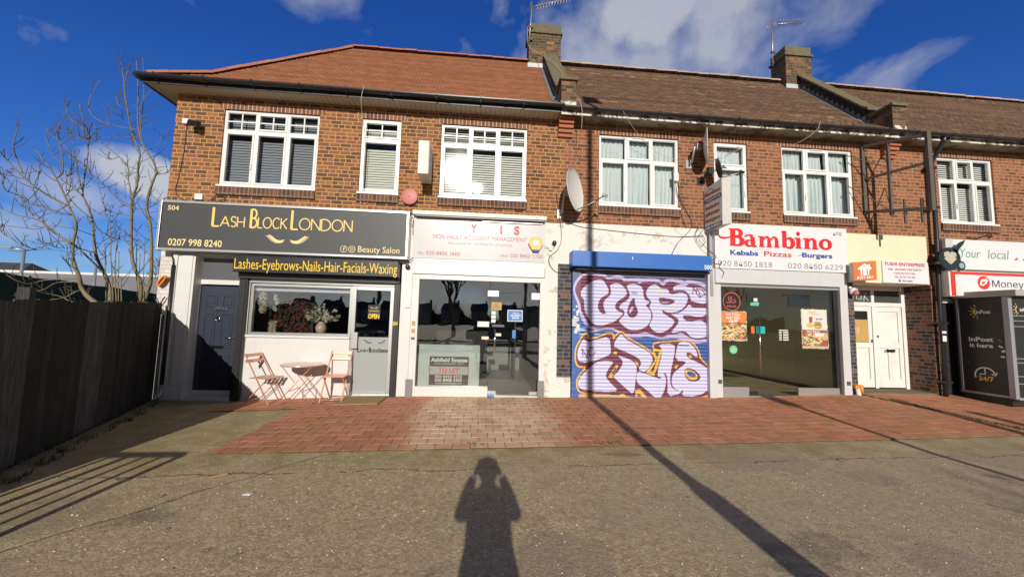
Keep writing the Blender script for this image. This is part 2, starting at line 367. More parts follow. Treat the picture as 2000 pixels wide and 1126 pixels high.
def glass(name, tint=(.9, .93, .92), rough=.0, ior=1.5, refl=1.0):
    t = NT(name); t.N.remove(t.b)
    tr = t.n('BsdfTransparent'); tr.inputs[0].default_value = (*tint, 1)
    gl = t.n('BsdfGlossy'); gl.inputs['Roughness'].default_value = rough; gl.inputs['Color'].default_value = (refl, refl, refl, 1)
    nz = t.noise(2.2, 2, .5); gg = t.n('NewGeometry'); bp = t.n('Bump'); bp.inputs['Strength'].default_value = .06; bp.inputs['Distance'].default_value = .02
    t.L.new(nz, bp.inputs['Height']); t.L.new(bp.outputs[0], gl.inputs['Normal'])
    dp = t.n('VectorMath', operation='DOT_PRODUCT'); t.L.new(gg.outputs['Incoming'], dp.inputs[0]); t.L.new(gg.outputs['Normal'], dp.inputs[1])
    f0 = ((ior-1)/(ior+1))**2; q = t.math('POWER', t.math('SUBTRACT', 1.0, t.math('ABSOLUTE', dp.outputs['Value'])), 5.0); fac = t.math('ADD', t.math('MULTIPLY', q, 1-f0), f0)
    mx = t.n('MixShader'); t.L.new(fac, mx.inputs[0]); t.L.new(tr.outputs[0], mx.inputs[1]); t.L.new(gl.outputs[0], mx.inputs[2])
    t.L.new(mx.outputs[0], t.out.inputs[0]); return t.m
M_glass = glass('window_glass', ior=1.55, rough=.012)
M_shopglass = glass('shop_window_glass', (.90, .92, .91), ior=2.05, rough=.0)
M_glareglass = glass('dusty_sunlit_glass', ior=1.55, rough=.05)
M_plain = glass('clear_glass', (.85, .87, .85), ior=1.45, rough=.0)

def m_render():
    t = NT('peeling_painted_render')
    base = t.mix(t.noise(4, 5), (.64, .62, .57), (.72, .70, .66))
    patch = t.smooth(t.noise(2.6, 9, .66, dist=.6), .55, .63)
    c = t.mix(patch, base, t.mix(t.noise(16, 4), (.44, .39, .30), (.58, .53, .43)))
    st = t.smooth(t.noise(1.3, 8, .7), .58, .8); c = t.mix(t.math('MULTIPLY', st, .5), c, (.26, .21, .14))
    t.bump(t.math('ADD', t.math('MULTIPLY', patch, -.6), t.math('MULTIPLY', t.noise(40, 4), .3)), .6, .01); return t.done(c, .85)
M_render = m_render()
def m_soffit(name, a, b, mossy=0.):
    t = NT(name); x = t.xyz()
    w = t.math('FRACT', t.math('MULTIPLY', x[0], 1/.10)); line = t.smooth(w, .86, .95) if not mossy else t.math('MULTIPLY', w, 0)
    c = t.mix(line, t.mix(t.noise(6, 5), a, b), tuple(q*.35 for q in a))
    if mossy: c = t.mix(t.math('MULTIPLY', t.smooth(t.noise(3.2, 9, .7), .42, .6), mossy), c, (.045, .04, .025))
    return t.done(c, .7)
M_soffit = m_soffit('slotted_tan_soffit', (.50, .42, .32), (.56, .48, .38))
M_soffit2 = m_soffit('stained_soffit_boards', (.30, .26, .18), (.42, .37, .27), .75)
def m_peel():
    t = NT('peeling_white_fascia'); c = t.mix(t.smooth(t.noise(5, 9, .7, dist=.5), .47, .54), (.66, .63, .56), (.10, .08, .055)); return t.done(c, .8)
M_peel = m_peel()
def m_tiles(name, stops, spots=0.):
    t = NT(name)
    c = t.ramp(t.attr(), stops); c = t.mix(t.math('MULTIPLY', t.noise(30, 4, .7), .4), c, tuple(q*.5 for q in stops[0][1]))
    if spots:
        lich = t.smooth(t.noise(34, 3, .6), .63, .70); c = t.mix(t.math('MULTIPLY', lich, spots), c, (.44, .36, .24))
        c = t.mix(t.math('MULTIPLY', t.smooth(t.noise(.9, 4, .5), .48, .75), .25), c, (.12, .085, .035))
    t.bump(t.noise(60, 4, .7), .4, .006); return t.done(c, .85)
M_tileA = m_tiles('new_orange_tiles', [(0, (.20, .075, .03)), (.45, (.28, .102, .041)), (1, (.36, .14, .057))])
M_tileB = m_tiles('old_brown_tiles', [(0, (.075, .04, .022)), (.5, (.14, .072, .038)), (.85, (.20, .11, .058)), (1, (.33, .22, .13))], .6)
M_ridgeA = m_tiles('new_ridge_tiles', [(0, (.40, .15, .09)), (1, (.50, .20, .12))])
M_ridgeB = m_tiles('old_ridge_tiles', [(0, (.38, .26, .20)), (1, (.54, .42, .35))], .3)
def m_vcol(name, rough=.5, streak=.0):
    t = NT(name); c = t.attr('Col', 'Color')
    if streak:
        mp = t.n('Mapping'); t.L.new(t.geo(), mp.inputs[0]); mp.inputs['Scale'].default_value = (1, 1, 7)
        s = t.smooth(t.noise(4.5, 6, .65, mp.outputs[0]), .52, .74); c = t.mix(t.math('MULTIPLY', s, streak), c, (.36, .42, .62))
        s2 = t.smooth(t.noise(40, 3, .6, mp.outputs[0]), .66, .72); c = t.mix(t.math('MULTIPLY', s2, .7), c, (.62, .62, .60))
    return t.done(c, rough)
M_paint = m_vcol('sprayed_shutter_paint', .5, .42)
M_print = m_vcol('printed_poster', .55)
def m_bark(name='bare_bark', a=(.13, .105, .055), b=(.27, .225, .14)):
    t = NT(name); mp = t.n('Mapping'); t.L.new(t.geo(), mp.inputs[0]); mp.inputs['Scale'].default_value = (1, 1, .25)
    c = t.mix(t.noise(26, 5, .65, mp.outputs[0]), a, b); c = t.mix(t.math('MULTIPLY', t.smooth(t.noise(3, 5), .5, .7), .5), c, (.17, .17, .05))
    t.bump(t.noise(50, 4, .7, mp.outputs[0]), .6, .01); return t.done(c, .85)
M_bark = m_bark(); M_twig = m_bark('twig_bark', (.06, .045, .035), (.13, .095, .07))
def m_fence():
    t = NT('dark_creosoted_boards'); mp = t.n('Mapping'); t.L.new(t.geo(), mp.inputs[0]); mp.inputs['Scale'].default_value = (1, 1, .08)
    g = t.noise(38, 6, .7, mp.outputs[0])
    g = t.smooth(g, .32, .68); dark = t.mix(g, (.002, .0016, .001), (.011, .009, .0055)); grey = t.mix(g, (.03, .029, .028), (.12, .115, .105))
    c = t.mix(t.attr(), dark, grey)
    c = t.mix(t.math('MULTIPLY', t.smooth(t.noise(2, 6), .5, .7), .35), c, (.03, .04, .015)); t.bump(g, .6, .008); return t.done(c, .9)
M_fence = m_fence()

def m_tarmac():
    t = NT('worn_pebbly_tarmac'); x = t.xyz()
    v = t.vor(62); peb = t.n('SeparateColor'); t.L.new(v.outputs['Color'], peb.inputs[0])
    v2 = t.vor(24); chip = t.n('SeparateColor'); t.L.new(v2.outputs['Color'], chip.inputs[0])
    c = t.ramp(peb.outputs[0], [(0, (.33, .25, .13)), (.45, (.42, .32, .17)), (.8, (.49, .38, .21)), (.93, (.57, .46, .28)), (1, (.66, .56, .38))])
    big = t.smooth(t.noise(.55, 6, .6), .35, .68); c = t.mix(t.math('MULTIPLY', big, .5), c, (.46, .355, .21))
    mid = t.smooth(t.noise(2.3, 7, .65), .5, .72); c = t.mix(t.math('MULTIPLY', mid, .5), c, (.29, .23, .15))
    isch = t.math('MULTIPLY', t.math('GREATER_THAN', chip.outputs[0], .93), t.math('LESS_THAN', v2.outputs['Distance'], .23))
    c = t.mix(isch, c, t.mix(chip.outputs[1], (.42, .37, .28), (.72, .70, .66)))
    hue = t.smooth(t.math('ADD', t.math('MULTIPLY', x[0], .09), t.math('MULTIPLY', t.noise(.6, 5, .6), 1.4)), .55, 1.15); c = t.mix(t.math('MULTIPLY', hue, .5), c, (.37, .305, .195))
    v4 = t.vor(28); g4 = t.n('SeparateColor'); t.L.new(v4.outputs['Color'], g4.inputs[0]); c = t.mix(t.math('MULTIPLY', t.math('GREATER_THAN', g4.outputs[0], .80), .26), c, (.19, .14, .09)); c = t.mix(t.math('MULTIPLY', t.math('LESS_THAN', g4.outputs[0], .13), .26), c, (.60, .49, .32))
    sx_ = t.math('DIVIDE', t.math('SUBTRACT', x[0], 1.78), .34); sy_ = t.math('DIVIDE', t.math('ADD', x[1], 2.98), .09); sr = t.math('ADD', t.math('ADD', t.math('MULTIPLY', sx_, sx_), t.math('MULTIPLY', sy_, sy_)), t.math('MULTIPLY', t.noise(7, 4), .8)); c = t.mix(t.math('MULTIPLY', t.math('SUBTRACT', 1.0, t.smooth(sr, .7, 1.3)), .6), c, (.12, .085, .065))
    # old patch repair, oil drips, trodden gum, tyre-polished band
    pt = t.smooth(t.math('SUBTRACT', t.noise(.38, 3, .5), t.math('MULTIPLY', t.noise(6, 4), .06)), .52, .535); c = t.mix(t.math('MULTIPLY', pt, .38), c, (.24, .195, .14))
    v3 = t.vor(2.3); g3 = t.n('SeparateColor'); t.L.new(v3.outputs['Color'], g3.inputs[0]); gum = t.math('MULTIPLY', t.math('LESS_THAN', v3.outputs['Distance'], t.math('MULTIPLY', g3.outputs[1], .075)), t.math('GREATER_THAN', g3.outputs[0], .45)); c = t.mix(t.math('MULTIPLY', gum, .5), c, (.11, .09, .07))
    oil = t.smooth(t.math('ADD', t.noise(1.3, 7, .7), t.math('MULTIPLY', t.noise(.5, 2), .3)), .72, .84); c = t.mix(t.math('MULTIPLY', oil, .55), c, (.10, .085, .065))
    # mossy strip along the paving, older patch and seam cracks
    wob = t.math('MULTIPLY', t.math('SUBTRACT', t.noise(1.7, 7, .68), .5), .40)
    yy = t.math('ADD', t.math('SUBTRACT', x[1], t.math('MULTIPLY', x[0], .047)), wob)
    moss = t.math('MULTIPLY', t.smooth(yy, -3.45, -3.15), t.smooth(t.noise(3.1, 6, .6), .38, .62))
    c = t.mix(t.math('MULTIPLY', moss, .7), c, (.27, .21, .075))
    leftm = t.math('MULTIPLY', t.smooth(t.math('MULTIPLY', x[0], -1.0), 2.2, 4.0), t.smooth(t.noise(2.0, 6, .65), .35, .65)); c = t.mix(t.math('MULTIPLY', leftm, .6), c, (.28, .22, .085))
    seam = t.math('ABSOLUTE', t.math('ADD', yy, 3.40)); crack = t.math('SUBTRACT', 1.0, t.smooth(t.math('ADD', seam, t.math('MULTIPLY', t.noise(9, 5, .7), .03)), .016, .034))
    crack = t.math('MULTIPLY', crack, t.smooth(t.noise(1.9, 4), .36, .52))
    w2 = t.math('ABSOLUTE', t.math('ADD', t.math('ADD', t.math('ADD', x[0], t.math('MULTIPLY', x[1], -.75)), wob), -.55)); c2 = t.math('MULTIPLY', t.math('SUBTRACT', 1.0, t.smooth(w2, .004, .02)), t.smooth(t.math('MULTIPLY', x[0], -1.0), 1.2, 2.0))
    crk = t.math('MAXIMUM', crack, c2)
    c = t.mix(t.math('MULTIPLY', crk, .85), c, (.06, .06, .02))
    h = t.math('ADD', t.math('MULTIPLY', v.outputs['Distance'], -1.0), t.math('ADD', t.math('MULTIPLY', crk, -1.5), t.math('MULTIPLY', t.noise(18, 5, .7), 1.2)))
    t.bump(h, .28, .008); return t.done(c, .9)
M_tarmac = m_tarmac()
def m_pavers():
    t = NT('red_concrete_pavers'); x = t.xyz()
    c = t.ramp(t.attr(), [(0, (.40, .165, .085)), (.5, (.48, .20, .105)), (1, (.56, .24, .13))])
    c = t.mix(t.math('MULTIPLY', t.noise(60, 4, .7), .35), c, (.36, .14, .075))
    # bleached patch before the empty shop, brown algae elsewhere
    dx = t.math('DIVIDE', t.math('SUBTRACT', x[0], .14), 1.12); dy = t.math('DIVIDE', t.math('ADD', x[1], 1.35), 1.7)
    rr = t.math('ADD', t.math('ADD', t.math('POWER', t.math('ABSOLUTE', dx), 4), t.math('POWER', t.math('ABSOLUTE', dy), 4)), t.math('MULTIPLY', t.math('SUBTRACT', t.noise(2.1, 5), .5), 1.3))
    pale = t.math('SUBTRACT', 1.0, t.smooth(t.math('ADD', rr, t.math('MULTIPLY', t.math('SUBTRACT', t.attr(), .5), 1.1)), .15, 1.6)); pale = t.math('MULTIPLY', pale, t.math('ADD', .62, t.math('MULTIPLY', t.attr(), .4)))
    c = t.mix(t.math('MULTIPLY', pale, .85), c, (.74, .56, .38))
    al = t.smooth(t.noise(1.15, 7, .62), .46, .68); c = t.mix(t.math('MULTIPLY', al, .6), c, (.36, .21, .08))
    sp = t.smooth(t.noise(5.5, 4, .6), .60, .70); c = t.mix(t.math('MULTIPLY', sp, .45), c, (.24, .15, .05))
    t.bump(t.noise(90, 4, .7), .35, .004); return t.done(c, .8)
M_paver = m_pavers()
def m_joint():
    t = NT('mossy_paver_joint'); c = t.mix(t.smooth(t.noise(2.2, 5), .45, .65), (.13, .07, .04), (.13, .14, .035)); return t.done(c, .95)
M_joint = m_joint()
def m_curtain(name, a, b):
    t = NT(name); c = t.mix(t.noise(9, 4), a, b); t.bump(t.noise(80, 2), .2, .002); return t.done(c, .9)
M_net = m_curtain('net_curtain', (.50, .56, .58), (.66, .70, .70)); M_blindgrey = m_curtain('grey_blind', (.19, .20, .225), (.24, .25, .28)); M_blindwhite = m_curtain('white_blind', (.62, .61, .56), (.72, .71, .66))
M_blindcream = m_curtain('cream_blind', (.55, .54, .46), (.63, .62, .54))

# ---------------------------------------------------------------- lettering
FONTS = {}
def font(k):
    if k not in FONTS:
        try: FONTS[k] = bpy.data.fonts.load(bpy.utils.resource_path('LOCAL') + '/datafiles/fonts/' + k)
        except Exception: FONTS[k] = None
    return FONTS[k]
def text(s, x0, x1, z, h, y, mat, parent, fnt=None, bold=0., shear=0., basis=None, name='lettering', ext=.002):
    """text from x0 to x1 with capital height h, baseline z, in the plane y (or in basis=(origin,right,up,normal))"""
    cu = bpy.data.curves.new('t', 'FONT'); cu.body = s; cu.size = 1.0; cu.offset = 0 if set(s) & set('MW') else bold; cu.shear = shear; cu.resolution_u = 3
    if fnt and font(fnt): cu.font = font(fnt)
    ob = bpy.data.objects.new('t', cu); me0 = ob.to_mesh()
    vs_ = np.array([v.co[:] for v in me0.vertices]); fs = [tuple(p.vertices) for p in me0.polygons]
    ob.to_mesh_clear(); bpy.data.objects.remove(ob); bpy.data.curves.remove(cu)
    cap = vs_[:, 1].max()
    xs = vs_[:, 0]; lo, hi = xs.min(), xs.max(); k = (x1-x0)/max(1e-6, hi-lo); kz = h/cap
    n = len(vs_); b = MB()
    P = []
    for d in (0, 1):
        for v in vs_:
            lx = x0 + (v[0]-lo)*k; lz = z + v[1]*kz
            if basis: o, r_, u_, nn = basis; P.append(tuple(o + r_*lx + u_*lz + nn*(ext*(1-d)+.0006)))
            else: P.append((lx, y - ext*(1-d) - .0006, lz))
    b.v = P[:n]; b.f = list(fs); b.r = [.5]*len(fs); b.sm = [False]*len(fs)
    return b.build(name, mat, parent, fix=False)
def strokes(lst, mat, parent, y, name='lettering', basis=None, ext=.0012):
    """lst of (points(x,z), width): flat ribbons each stacked a hair above the last"""
    b = MB()
    for i, (pts, w) in enumerate(lst):
        pts = [Vector((p[0], p[1])) for p in pts]; n = len(pts); L_ = []; R_ = []
        for k, p in enumerate(pts):
            d = pts[min(k+1, n-1)] - pts[max(k-1, 0)]
            if d.length < 1e-9: d = Vector((1, 0))
            d.normalize(); nn = Vector((-d.y, d.x)); ww = (w[k] if isinstance(w, (list, tuple)) else w)/2
            L_.append(p+nn*ww); R_.append(p-nn*ww)
        yy = y - .001 - i*.00012
        def P(q):
            if basis: o, r_, u_, nz = basis; return tuple(o + r_*q.x + u_*q.y + nz*(.001+i*.00012))
            return (q.x, yy, q.y)
        for k in range(n-1): b.face([P(R_[k]), P(R_[k+1]), P(L_[k+1]), P(L_[k])], .5)
    return b.build(name, mat, parent, fix=False)
def arc(cx, cz, rx, rz, a0, a1, n=16): return [(cx+rx*math.cos(R(a0+(a1-a0)*i/n)), cz+rz*math.sin(R(a0+(a1-a0)*i/n))) for i in range(n+1)]

# ---------------------------------------------------------------- painted panels (numpy canvas -> colour attribute on a grid)
class Canvas:
    def __init__(s, x0, x1, y0, y1, nu, nv, bg):
        s.X, s.Y = np.meshgrid(np.linspace(x0, x1, nu), np.linspace(y0, y1, nv)); s.c = np.empty((nv, nu, 3)); s.c[:] = bg; s.nu = nu; s.nv = nv
    def inside(s, poly):
        r = np.zeros(s.X.shape, bool); n = len(poly)
        for i in range(n):
            (xa, ya), (xb, yb) = poly[i], poly[(i+1) % n]
            if ya == yb: continue
            cnd = ((ya > s.Y) != (yb > s.Y)) & (s.X < (xb-xa)*(s.Y-ya)/(yb-ya)+xa); r ^= cnd
        return r
    def dist(s, pts, closed):
        d = np.full(s.X.shape, 1e9); n = len(pts)
        for i in range(n if closed else n-1):
            (xa, ya), (xb, yb) = pts[i], pts[(i+1) % n]; L2 = (xb-xa)**2+(yb-ya)**2+1e-9
            t = np.clip(((s.X-xa)*(xb-xa)+(s.Y-ya)*(yb-ya))/L2, 0, 1); d = np.minimum(d, (s.X-xa-t*(xb-xa))**2+(s.Y-ya-t*(yb-ya))**2)
        return np.sqrt(d)
    def fill(s, poly, col, grow=0):
        mk = s.inside(poly)
        if grow > 0: mk |= s.dist(poly, True) < grow
        s.c[mk] = col
    def line(s, pts, w, col, closed=False): s.c[s.dist(pts, closed) < w/2] = col
    def disc(s, x, y, rx, ry, col): s.c[((s.X-x)/rx)**2+((s.Y-y)/ry)**2 < 1] = col
def smoothpoly(p, it=2):
    for _ in range(it):
        q = []
        for i in range(len(p)):
            a, b = p[i], p[(i+1) % len(p)]; q += [(a[0]*.75+b[0]*.25, a[1]*.75+b[1]*.25), (a[0]*.25+b[0]*.75, a[1]*.25+b[1]*.75)]
        p = q
    return p
def painted_grid(name, P, cols, mat, parent):
    """P: (nv,nu,3) points, cols (nv,nu,3)"""
    nv, nu = P.shape[:2]; me = bpy.data.meshes.new(name)
    idx = np.arange(nv*nu).reshape(nv, nu); q = np.stack([idx[1:, :-1], idx[1:, 1:], idx[:-1, 1:], idx[:-1, :-1]], -1).reshape(-1, 4)
    me.from_pydata(P.reshape(-1, 3).tolist(), [], q.tolist())
    a = me.color_attributes.new('Col', 'FLOAT_COLOR', 'POINT'); c = np.ones((nv*nu, 4), 'f'); c[:, :3] = cols.reshape(-1, 3); a.data.foreach_set('color', c.ravel())
    me.materials.append(mat); me.update(); o = bpy.data.objects.new(name, me); C.objects.link(o); return adopt(o, parent)
#%%PART2
# ---------------------------------------------------------------- the ground
def gz0(x): return float(np.interp(x, [-6, -4.3, -1.9, 3.3, 6.2, 8.6, 10, 14, 20], [0, -.02, .08, .10, .15, .24, .21, .24, .3]))
def gz(x, y):
    t = min(1, max(0, (y+3.0)/3.0)); return gz0(x)*t if -8 < x < 22 else 0.0
def ground_sheet():
    xs = [-400, -120, -60, -30, -16] + list(np.arange(-10, 20.1, .5)) + [30, 60, 120, 400]
    ys = [-400, -120, -60, -30, -16, -10, -6, -4] + list(np.arange(-3.2, .6, .2)) + [2, 6, 12, 30, 60, 120, 400]
    b = MB(); P = [[(x, y, gz(x, y)) for x in xs] for y in ys]
    for j in range(len(ys)-1):
        for i in range(len(xs)-1): b.face([P[j][i], P[j][i+1], P[j+1][i+1], P[j+1][i]], .5, True)
    tag(b.build('ground', M_tarmac), kind='structure', label='worn brown pebbly tarmac forecourt with cracks')
ground_sheet()
def paving(name, inside, edge, x0, x1, skew, yref, lab):
    bw, bh, gap = .216, .192, .0022
    base = MB(); b = MB()
    rows = int(3.4/bh)
    for j in range(rows):
        ya = -2.95 + j*bh; off = (.5*bw if j % 2 else 0) + rng.uniform(-.02, .02)
        n = int((x1-x0)/bw)+2
        for i in range(n):
            xa = x0 + i*bw - off; xc = xa+bw/2; sk = lambda x: skew*(x-yref); yc = ya+bh/2+sk(xc)
            xr = xa+bw; lim = edge(ya+bh/2+sk(xc)); xa = max(xa, lim[0]); xr = min(xr, lim[1])
            if xr-xa < .03: continue
            xc = (xa+xr)/2; yc = ya+bh/2+sk(xc)
            if not inside(xc, yc): continue
            tz = [rng.uniform(-.0022, .0022) for _ in range(4)]; g = gap+rng.uniform(0, .002); e = .006
            bw_ = xr-xa; cs = [(xa+g, ya+g), (xa+bw_-g, ya+g), (xa+bw_-g, ya+bh-g), (xa+g, ya+bh-g)]
            ci = [(xa+g+e, ya+g+e), (xa+bw_-g-e, ya+g+e), (xa+bw_-g-e, ya+bh-g-e), (xa+g+e, ya+bh-g-e)]
            sink = -.004 if rng.random() < .03 else 0
            z = lambda p: gz(p[0], p[1]+sk(p[0]))
            top = [(p[0], p[1]+sk(p[0]), z(p)+.0165+t+sink) for p, t in zip(ci, tz)]; bot = [(p[0], p[1]+sk(p[0]), z(p)+.013+sink) for p in cs]
            r_ = rng.random(); b.face(top, r_)
            for k in range(4): b.face([bot[k], bot[(k+1) % 4], top[(k+1) % 4], top[k]], r_)
            base.face([(xa, ya+sk(xa), z((xa, ya))+.009), (xr, ya+sk(xr), z((xr, ya))+.009), (xr, ya+bh+sk(xr), z((xr, ya+bh))+.009), (xa, ya+bh+sk(xa), z((xa, ya+bh))+.009)], .5)
    o = tag(b.build(name, M_paver), kind='structure', label=lab)
    base.build('joint_bed', M_joint, o)
strip = lambda y: 7.95-.26*y
paving('paving', lambda x, y: y < .03, lambda y: (-2.97 if y < -.86 else -4.30, strip(y)), -4.6, 8.5, .0507, -2.91, 'red block paving before the shops')
paving('paving', lambda x, y: y < .3, lambda y: (strip(y)+.14, 14), 7.8, 14.2, .03, 8.6, 'red block paving at the right end before the locker')
def road():
    b = MB(); b.face([(-300, -22, .004), (300, -22, .004), (300, -12, .004), (-300, -12, .004)], .5)
    tag(b.build('road', pm('asphalt', (.055, .055, .057), .9, .2, 30)), kind='structure')
    k = MB()
    for i in range(-22, 22): k.box(i*.92-.455, i*.92+.455, -12.0, -11.85, .0, .11)
    for i in range(-22, 22): k.box(i*.92-.455, i*.92+.455, -22.15, -22.0, .0, .11)
    tag(k.build('kerb', M_concrete), kind='structure')
    d = MB()
    for i in range(-12, 12): d.face([(i*5, -17.06, .008), (i*5+2, -17.06, .008), (i*5+2, -16.94, .008), (i*5, -16.94, .008)])
    tag(d.build('road_marking', M_signwhite), kind='structure')
road()

# ---------------------------------------------------------------- terrace
def wall(name, mat, parent, x0, x1, z0, z1, ops=(), y=0., rev=.12, back=None):
    b = MB(); xs = sorted({x0, x1, *[o[0] for o in ops], *[o[1] for o in ops]}); zs = sorted({z0, z1, *[o[2] for o in ops], *[o[3] for o in ops]})
    for i in range(len(xs)-1):
        for j in range(len(zs)-1):
            xc, zc = (xs[i]+xs[i+1])/2, (zs[j]+zs[j+1])/2
            if any(o[0] < xc < o[1] and o[2] < zc < o[3] for o in ops): continue
            b.face([(xs[i], y, zs[j]), (xs[i+1], y, zs[j]), (xs[i+1], y, zs[j+1]), (xs[i], y, zs[j+1])])
    for (a, c, d, e) in ops:
        b.face([(a, y, d), (a, y+rev, d), (a, y+rev, e), (a, y, e)]); b.face([(c, y+rev, d), (c, y, d), (c, y, e), (c, y+rev, e)])
        b.face([(a, y, e), (a, y+rev, e), (c, y+rev, e), (c, y, e)]); b.face([(a, y+rev, d), (a, y, d), (c, y, d), (c, y+rev, d)])
    return b.build(name, mat, parent, fix=False)

WZ0, WZ1 = 4.045, 5.565
def frame_rects(b, x0, x1, z0, z1, w, y0, y1):
    b.box(x0, x0+w, y0, y1, z0, z1); b.box(x1-w, x1, y0, y1, z0, z1); b.box(x0+w, x1-w, y0, y1, z0, z0+w); b.box(x0+w, x1-w, y0, y1, z1-w, z1)
def blind_slats(b, x0, x1, z0, z1, y, pitch, drop=.75, sag=0.):
    z = z1; i = 0
    while z > z0+pitch:
        dz = rng.uniform(-.002, .002); h = pitch*drop
        b.face([(x0, y-.006, z-h+dz), (x1, y-.006, z-h-dz+sag), (x1, y+.012, z-dz+sag), (x0, y+.012, z+dz)]); z -= pitch
def curtain(b, x0, x1, z0, z1, y, amp, wl, seed, flare=0.):
    n = int((x1-x0)/wl*8)+2; r_ = random.Random(seed); ph = r_.random()*9
    rows = 8; P = []
    for j in range(rows+1):
        t = j/rows; z = z1+(z0-z1)*t; row = []
        for i in range(n+1):
            x = x0+(x1-x0)*i/n; u = 2*math.pi*x/wl+ph
            row.append((x+.02*math.sin(3*t+ph)*t, y+amp*(math.sin(u+.8*math.sin(u*.37+t*1.3))+.4*math.sin(u*2.3+t))*(.5+.5*t), z))
        P.append(row)
    for j in range(rows):
        for i in range(n): b.face([P[j+1][i], P[j+1][i+1], P[j][i+1], P[j][i]], .5, True)
def window(parent, x0, x1, kind, cover, seed=0):
    """kind: 'bars3','bars1','plain3','plain1'; first-floor casement in its opening"""
    y0 = .035; z0, z1 = WZ0, WZ1; b = MB(); bars = []; pn = MB(); pg = MB(); W_ = x1-x0
    frame_rects(b, x0, x1, z0, z1, .045, y0, y0+.07)
    n = 3 if kind.endswith('3') else 1
    zt = z1-(.42 if kind.startswith('bars') else .535)
    cuts = [x0+.045]+([x0+W_*k for k in ((.333, .667) if kind.startswith('bars') else (.345, .665))] if n == 3 else [])+[x1-.045]
    for c in cuts[1:-1]: b.box(c-.024, c+.024, y0+.002, y0+.07, z0+.045, z1-.045)
    b.box(x0+.045, x1-.045, y0+.004, y0+.068, zt-.03, zt+.03)
    lights = []
    for k in range(n):
        a = cuts[k]+(.024 if k else 0); c = cuts[k+1]-(.024 if k < n-1 else 0)
        for (p, q, top) in ((z0+.045, zt-.03, 0), (zt+.03, z1-.045, 1)):
            sash = (kind.startswith('bars') and not (top and k != 1 and n == 3)) or (kind.startswith('plain') and ((top and k == 1) or (not top and k != 1) or n == 1))
            w = .036 if sash else .008
            frame_rects(b, a, c, p, q, w, y0-(.012 if sash else -.01), y0+.05)
            ia, ic, ip, iq = a+w, c-w, p+w, q-w; lights.append((ia, ic, ip, iq, top))
            glare = cover == 'white' and k == 0 and not top and x0 < 0
            tl = lambda x, z: y0+.03+((.021*(x-(ia+ic)/2)-.016*(z-(ip+iq)/2)) if glare else rng.uniform(-.001, .001))
            (pg if glare else pn).face([(ia, tl(ia, ip), ip), (ic, tl(ic, ip), ip), (ic, tl(ic, iq), iq), (ia, tl(ia, iq), iq)])
            if top and kind.startswith('bars'):
                xm = (ia+ic)/2; zm = (ip+iq)/2; gb = MB(); bars.append(gb)
                gb.box(xm-.011, xm+.011, y0+.016, y0+.029, ip, iq); gb.box(ia, xm-.011, y0+.018, y0+.0285, zm-.011, zm+.011); gb.box(xm+.011, ic, y0+.018, y0+.0285, zm-.011, zm+.011)
    if kind == 'plain3': c = (cuts[1]+cuts[2])/2; b.box(c-.15, c+.15, y0-.03, y0-.012, z1-.04, z1-.018)
    f = b.build('window', M_upvc, parent, .004)
    pn.build('pane', M_glass, f, fix=False)
    if pg.v: pg.build('pane', M_glareglass, f, fix=False)
    for gb in bars: gb.build('glazing_bar', M_upvc, f)
    hb = MB()
    for (a, c, p, q, top) in lights[:1]: hb.box(c+.012, c+.03, y0-.035, y0-.014, p+.25, p+.37)
    hb.build('handle', M_upvc, f)
    boxes('window_sill', M_upvc, f, (x0-.02, x1+.02, -.035, y0-.001, z0-.035, z0-.001))
    sl = MB(); sl.box(x0-.02, x1+.02, -.042, .10, z0-.20, z0-.037); sl.build('sill_brick', M_sillbrick, f, .003)
    ln = MB(); ln.box(x0-.10, x1+.10, -.004, .03, z1+.002, z1+.14); ln.build('lintel_brick', M_soldier, f)
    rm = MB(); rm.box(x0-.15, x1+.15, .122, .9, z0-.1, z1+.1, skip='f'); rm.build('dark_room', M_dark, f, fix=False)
    cb = MB()
    if cover in ('grey', 'white', 'cream'):
        for (a, c, p, q, top) in ((x0-.11, x1+.11, *l[2:]) for l in lights[:2]):
            if cover == 'grey': blind_slats(cb, a-.01, c+.01, p-.02, q+.02-(.05 if not top else .0)-rng.uniform(0, .02), .19, .055, .97, rng.uniform(-.008, .008))
            elif cover == 'cream': blind_slats(cb, a-.01, c+.01, p-.02, q+.02-(.10 if not top else .07), .17, .052, .96, .004)
            else: blind_slats(cb, a-.01, c+.01, p-.02, q+.02-(.05 if not top else .0)-rng.uniform(0, .03), .17, .05, rng.uniform(.68, .82), rng.uniform(-.006, .006))
        cb.build('blind', {'grey': M_blindgrey, 'white': M_blindwhite, 'cream': M_blindcream}[cover], f, fix=False)
    else:
        if cover == 'net':
            for k, (a, c, p, q, top) in enumerate(lights): curtain(cb, a-(.02 if k > 1 else .1), c+(.02 if k < len(lights)-2 else .11), p-.02, q+.02, .17, .022, .10, seed+k*(0 if top else 1))
        else:
            for k, (a, c, p, q, top) in enumerate(lights):
                w_ = c-a
                if top: curtain(cb, a-.02, c+.02, p-.02, q+.02, .17, .02, .09, seed+k)
                else:
                    curtain(cb, a-.02, a+w_*(.85, 1.05, .85)[k//2], p-.02, q+.02, .18, .03, .11, seed+k); curtain(cb, a-.02, c+.14, p-.02, q+.02, .21, .015, .12, seed+k)
        cb.build('curtain', M_net, f, fix=False)
    return f

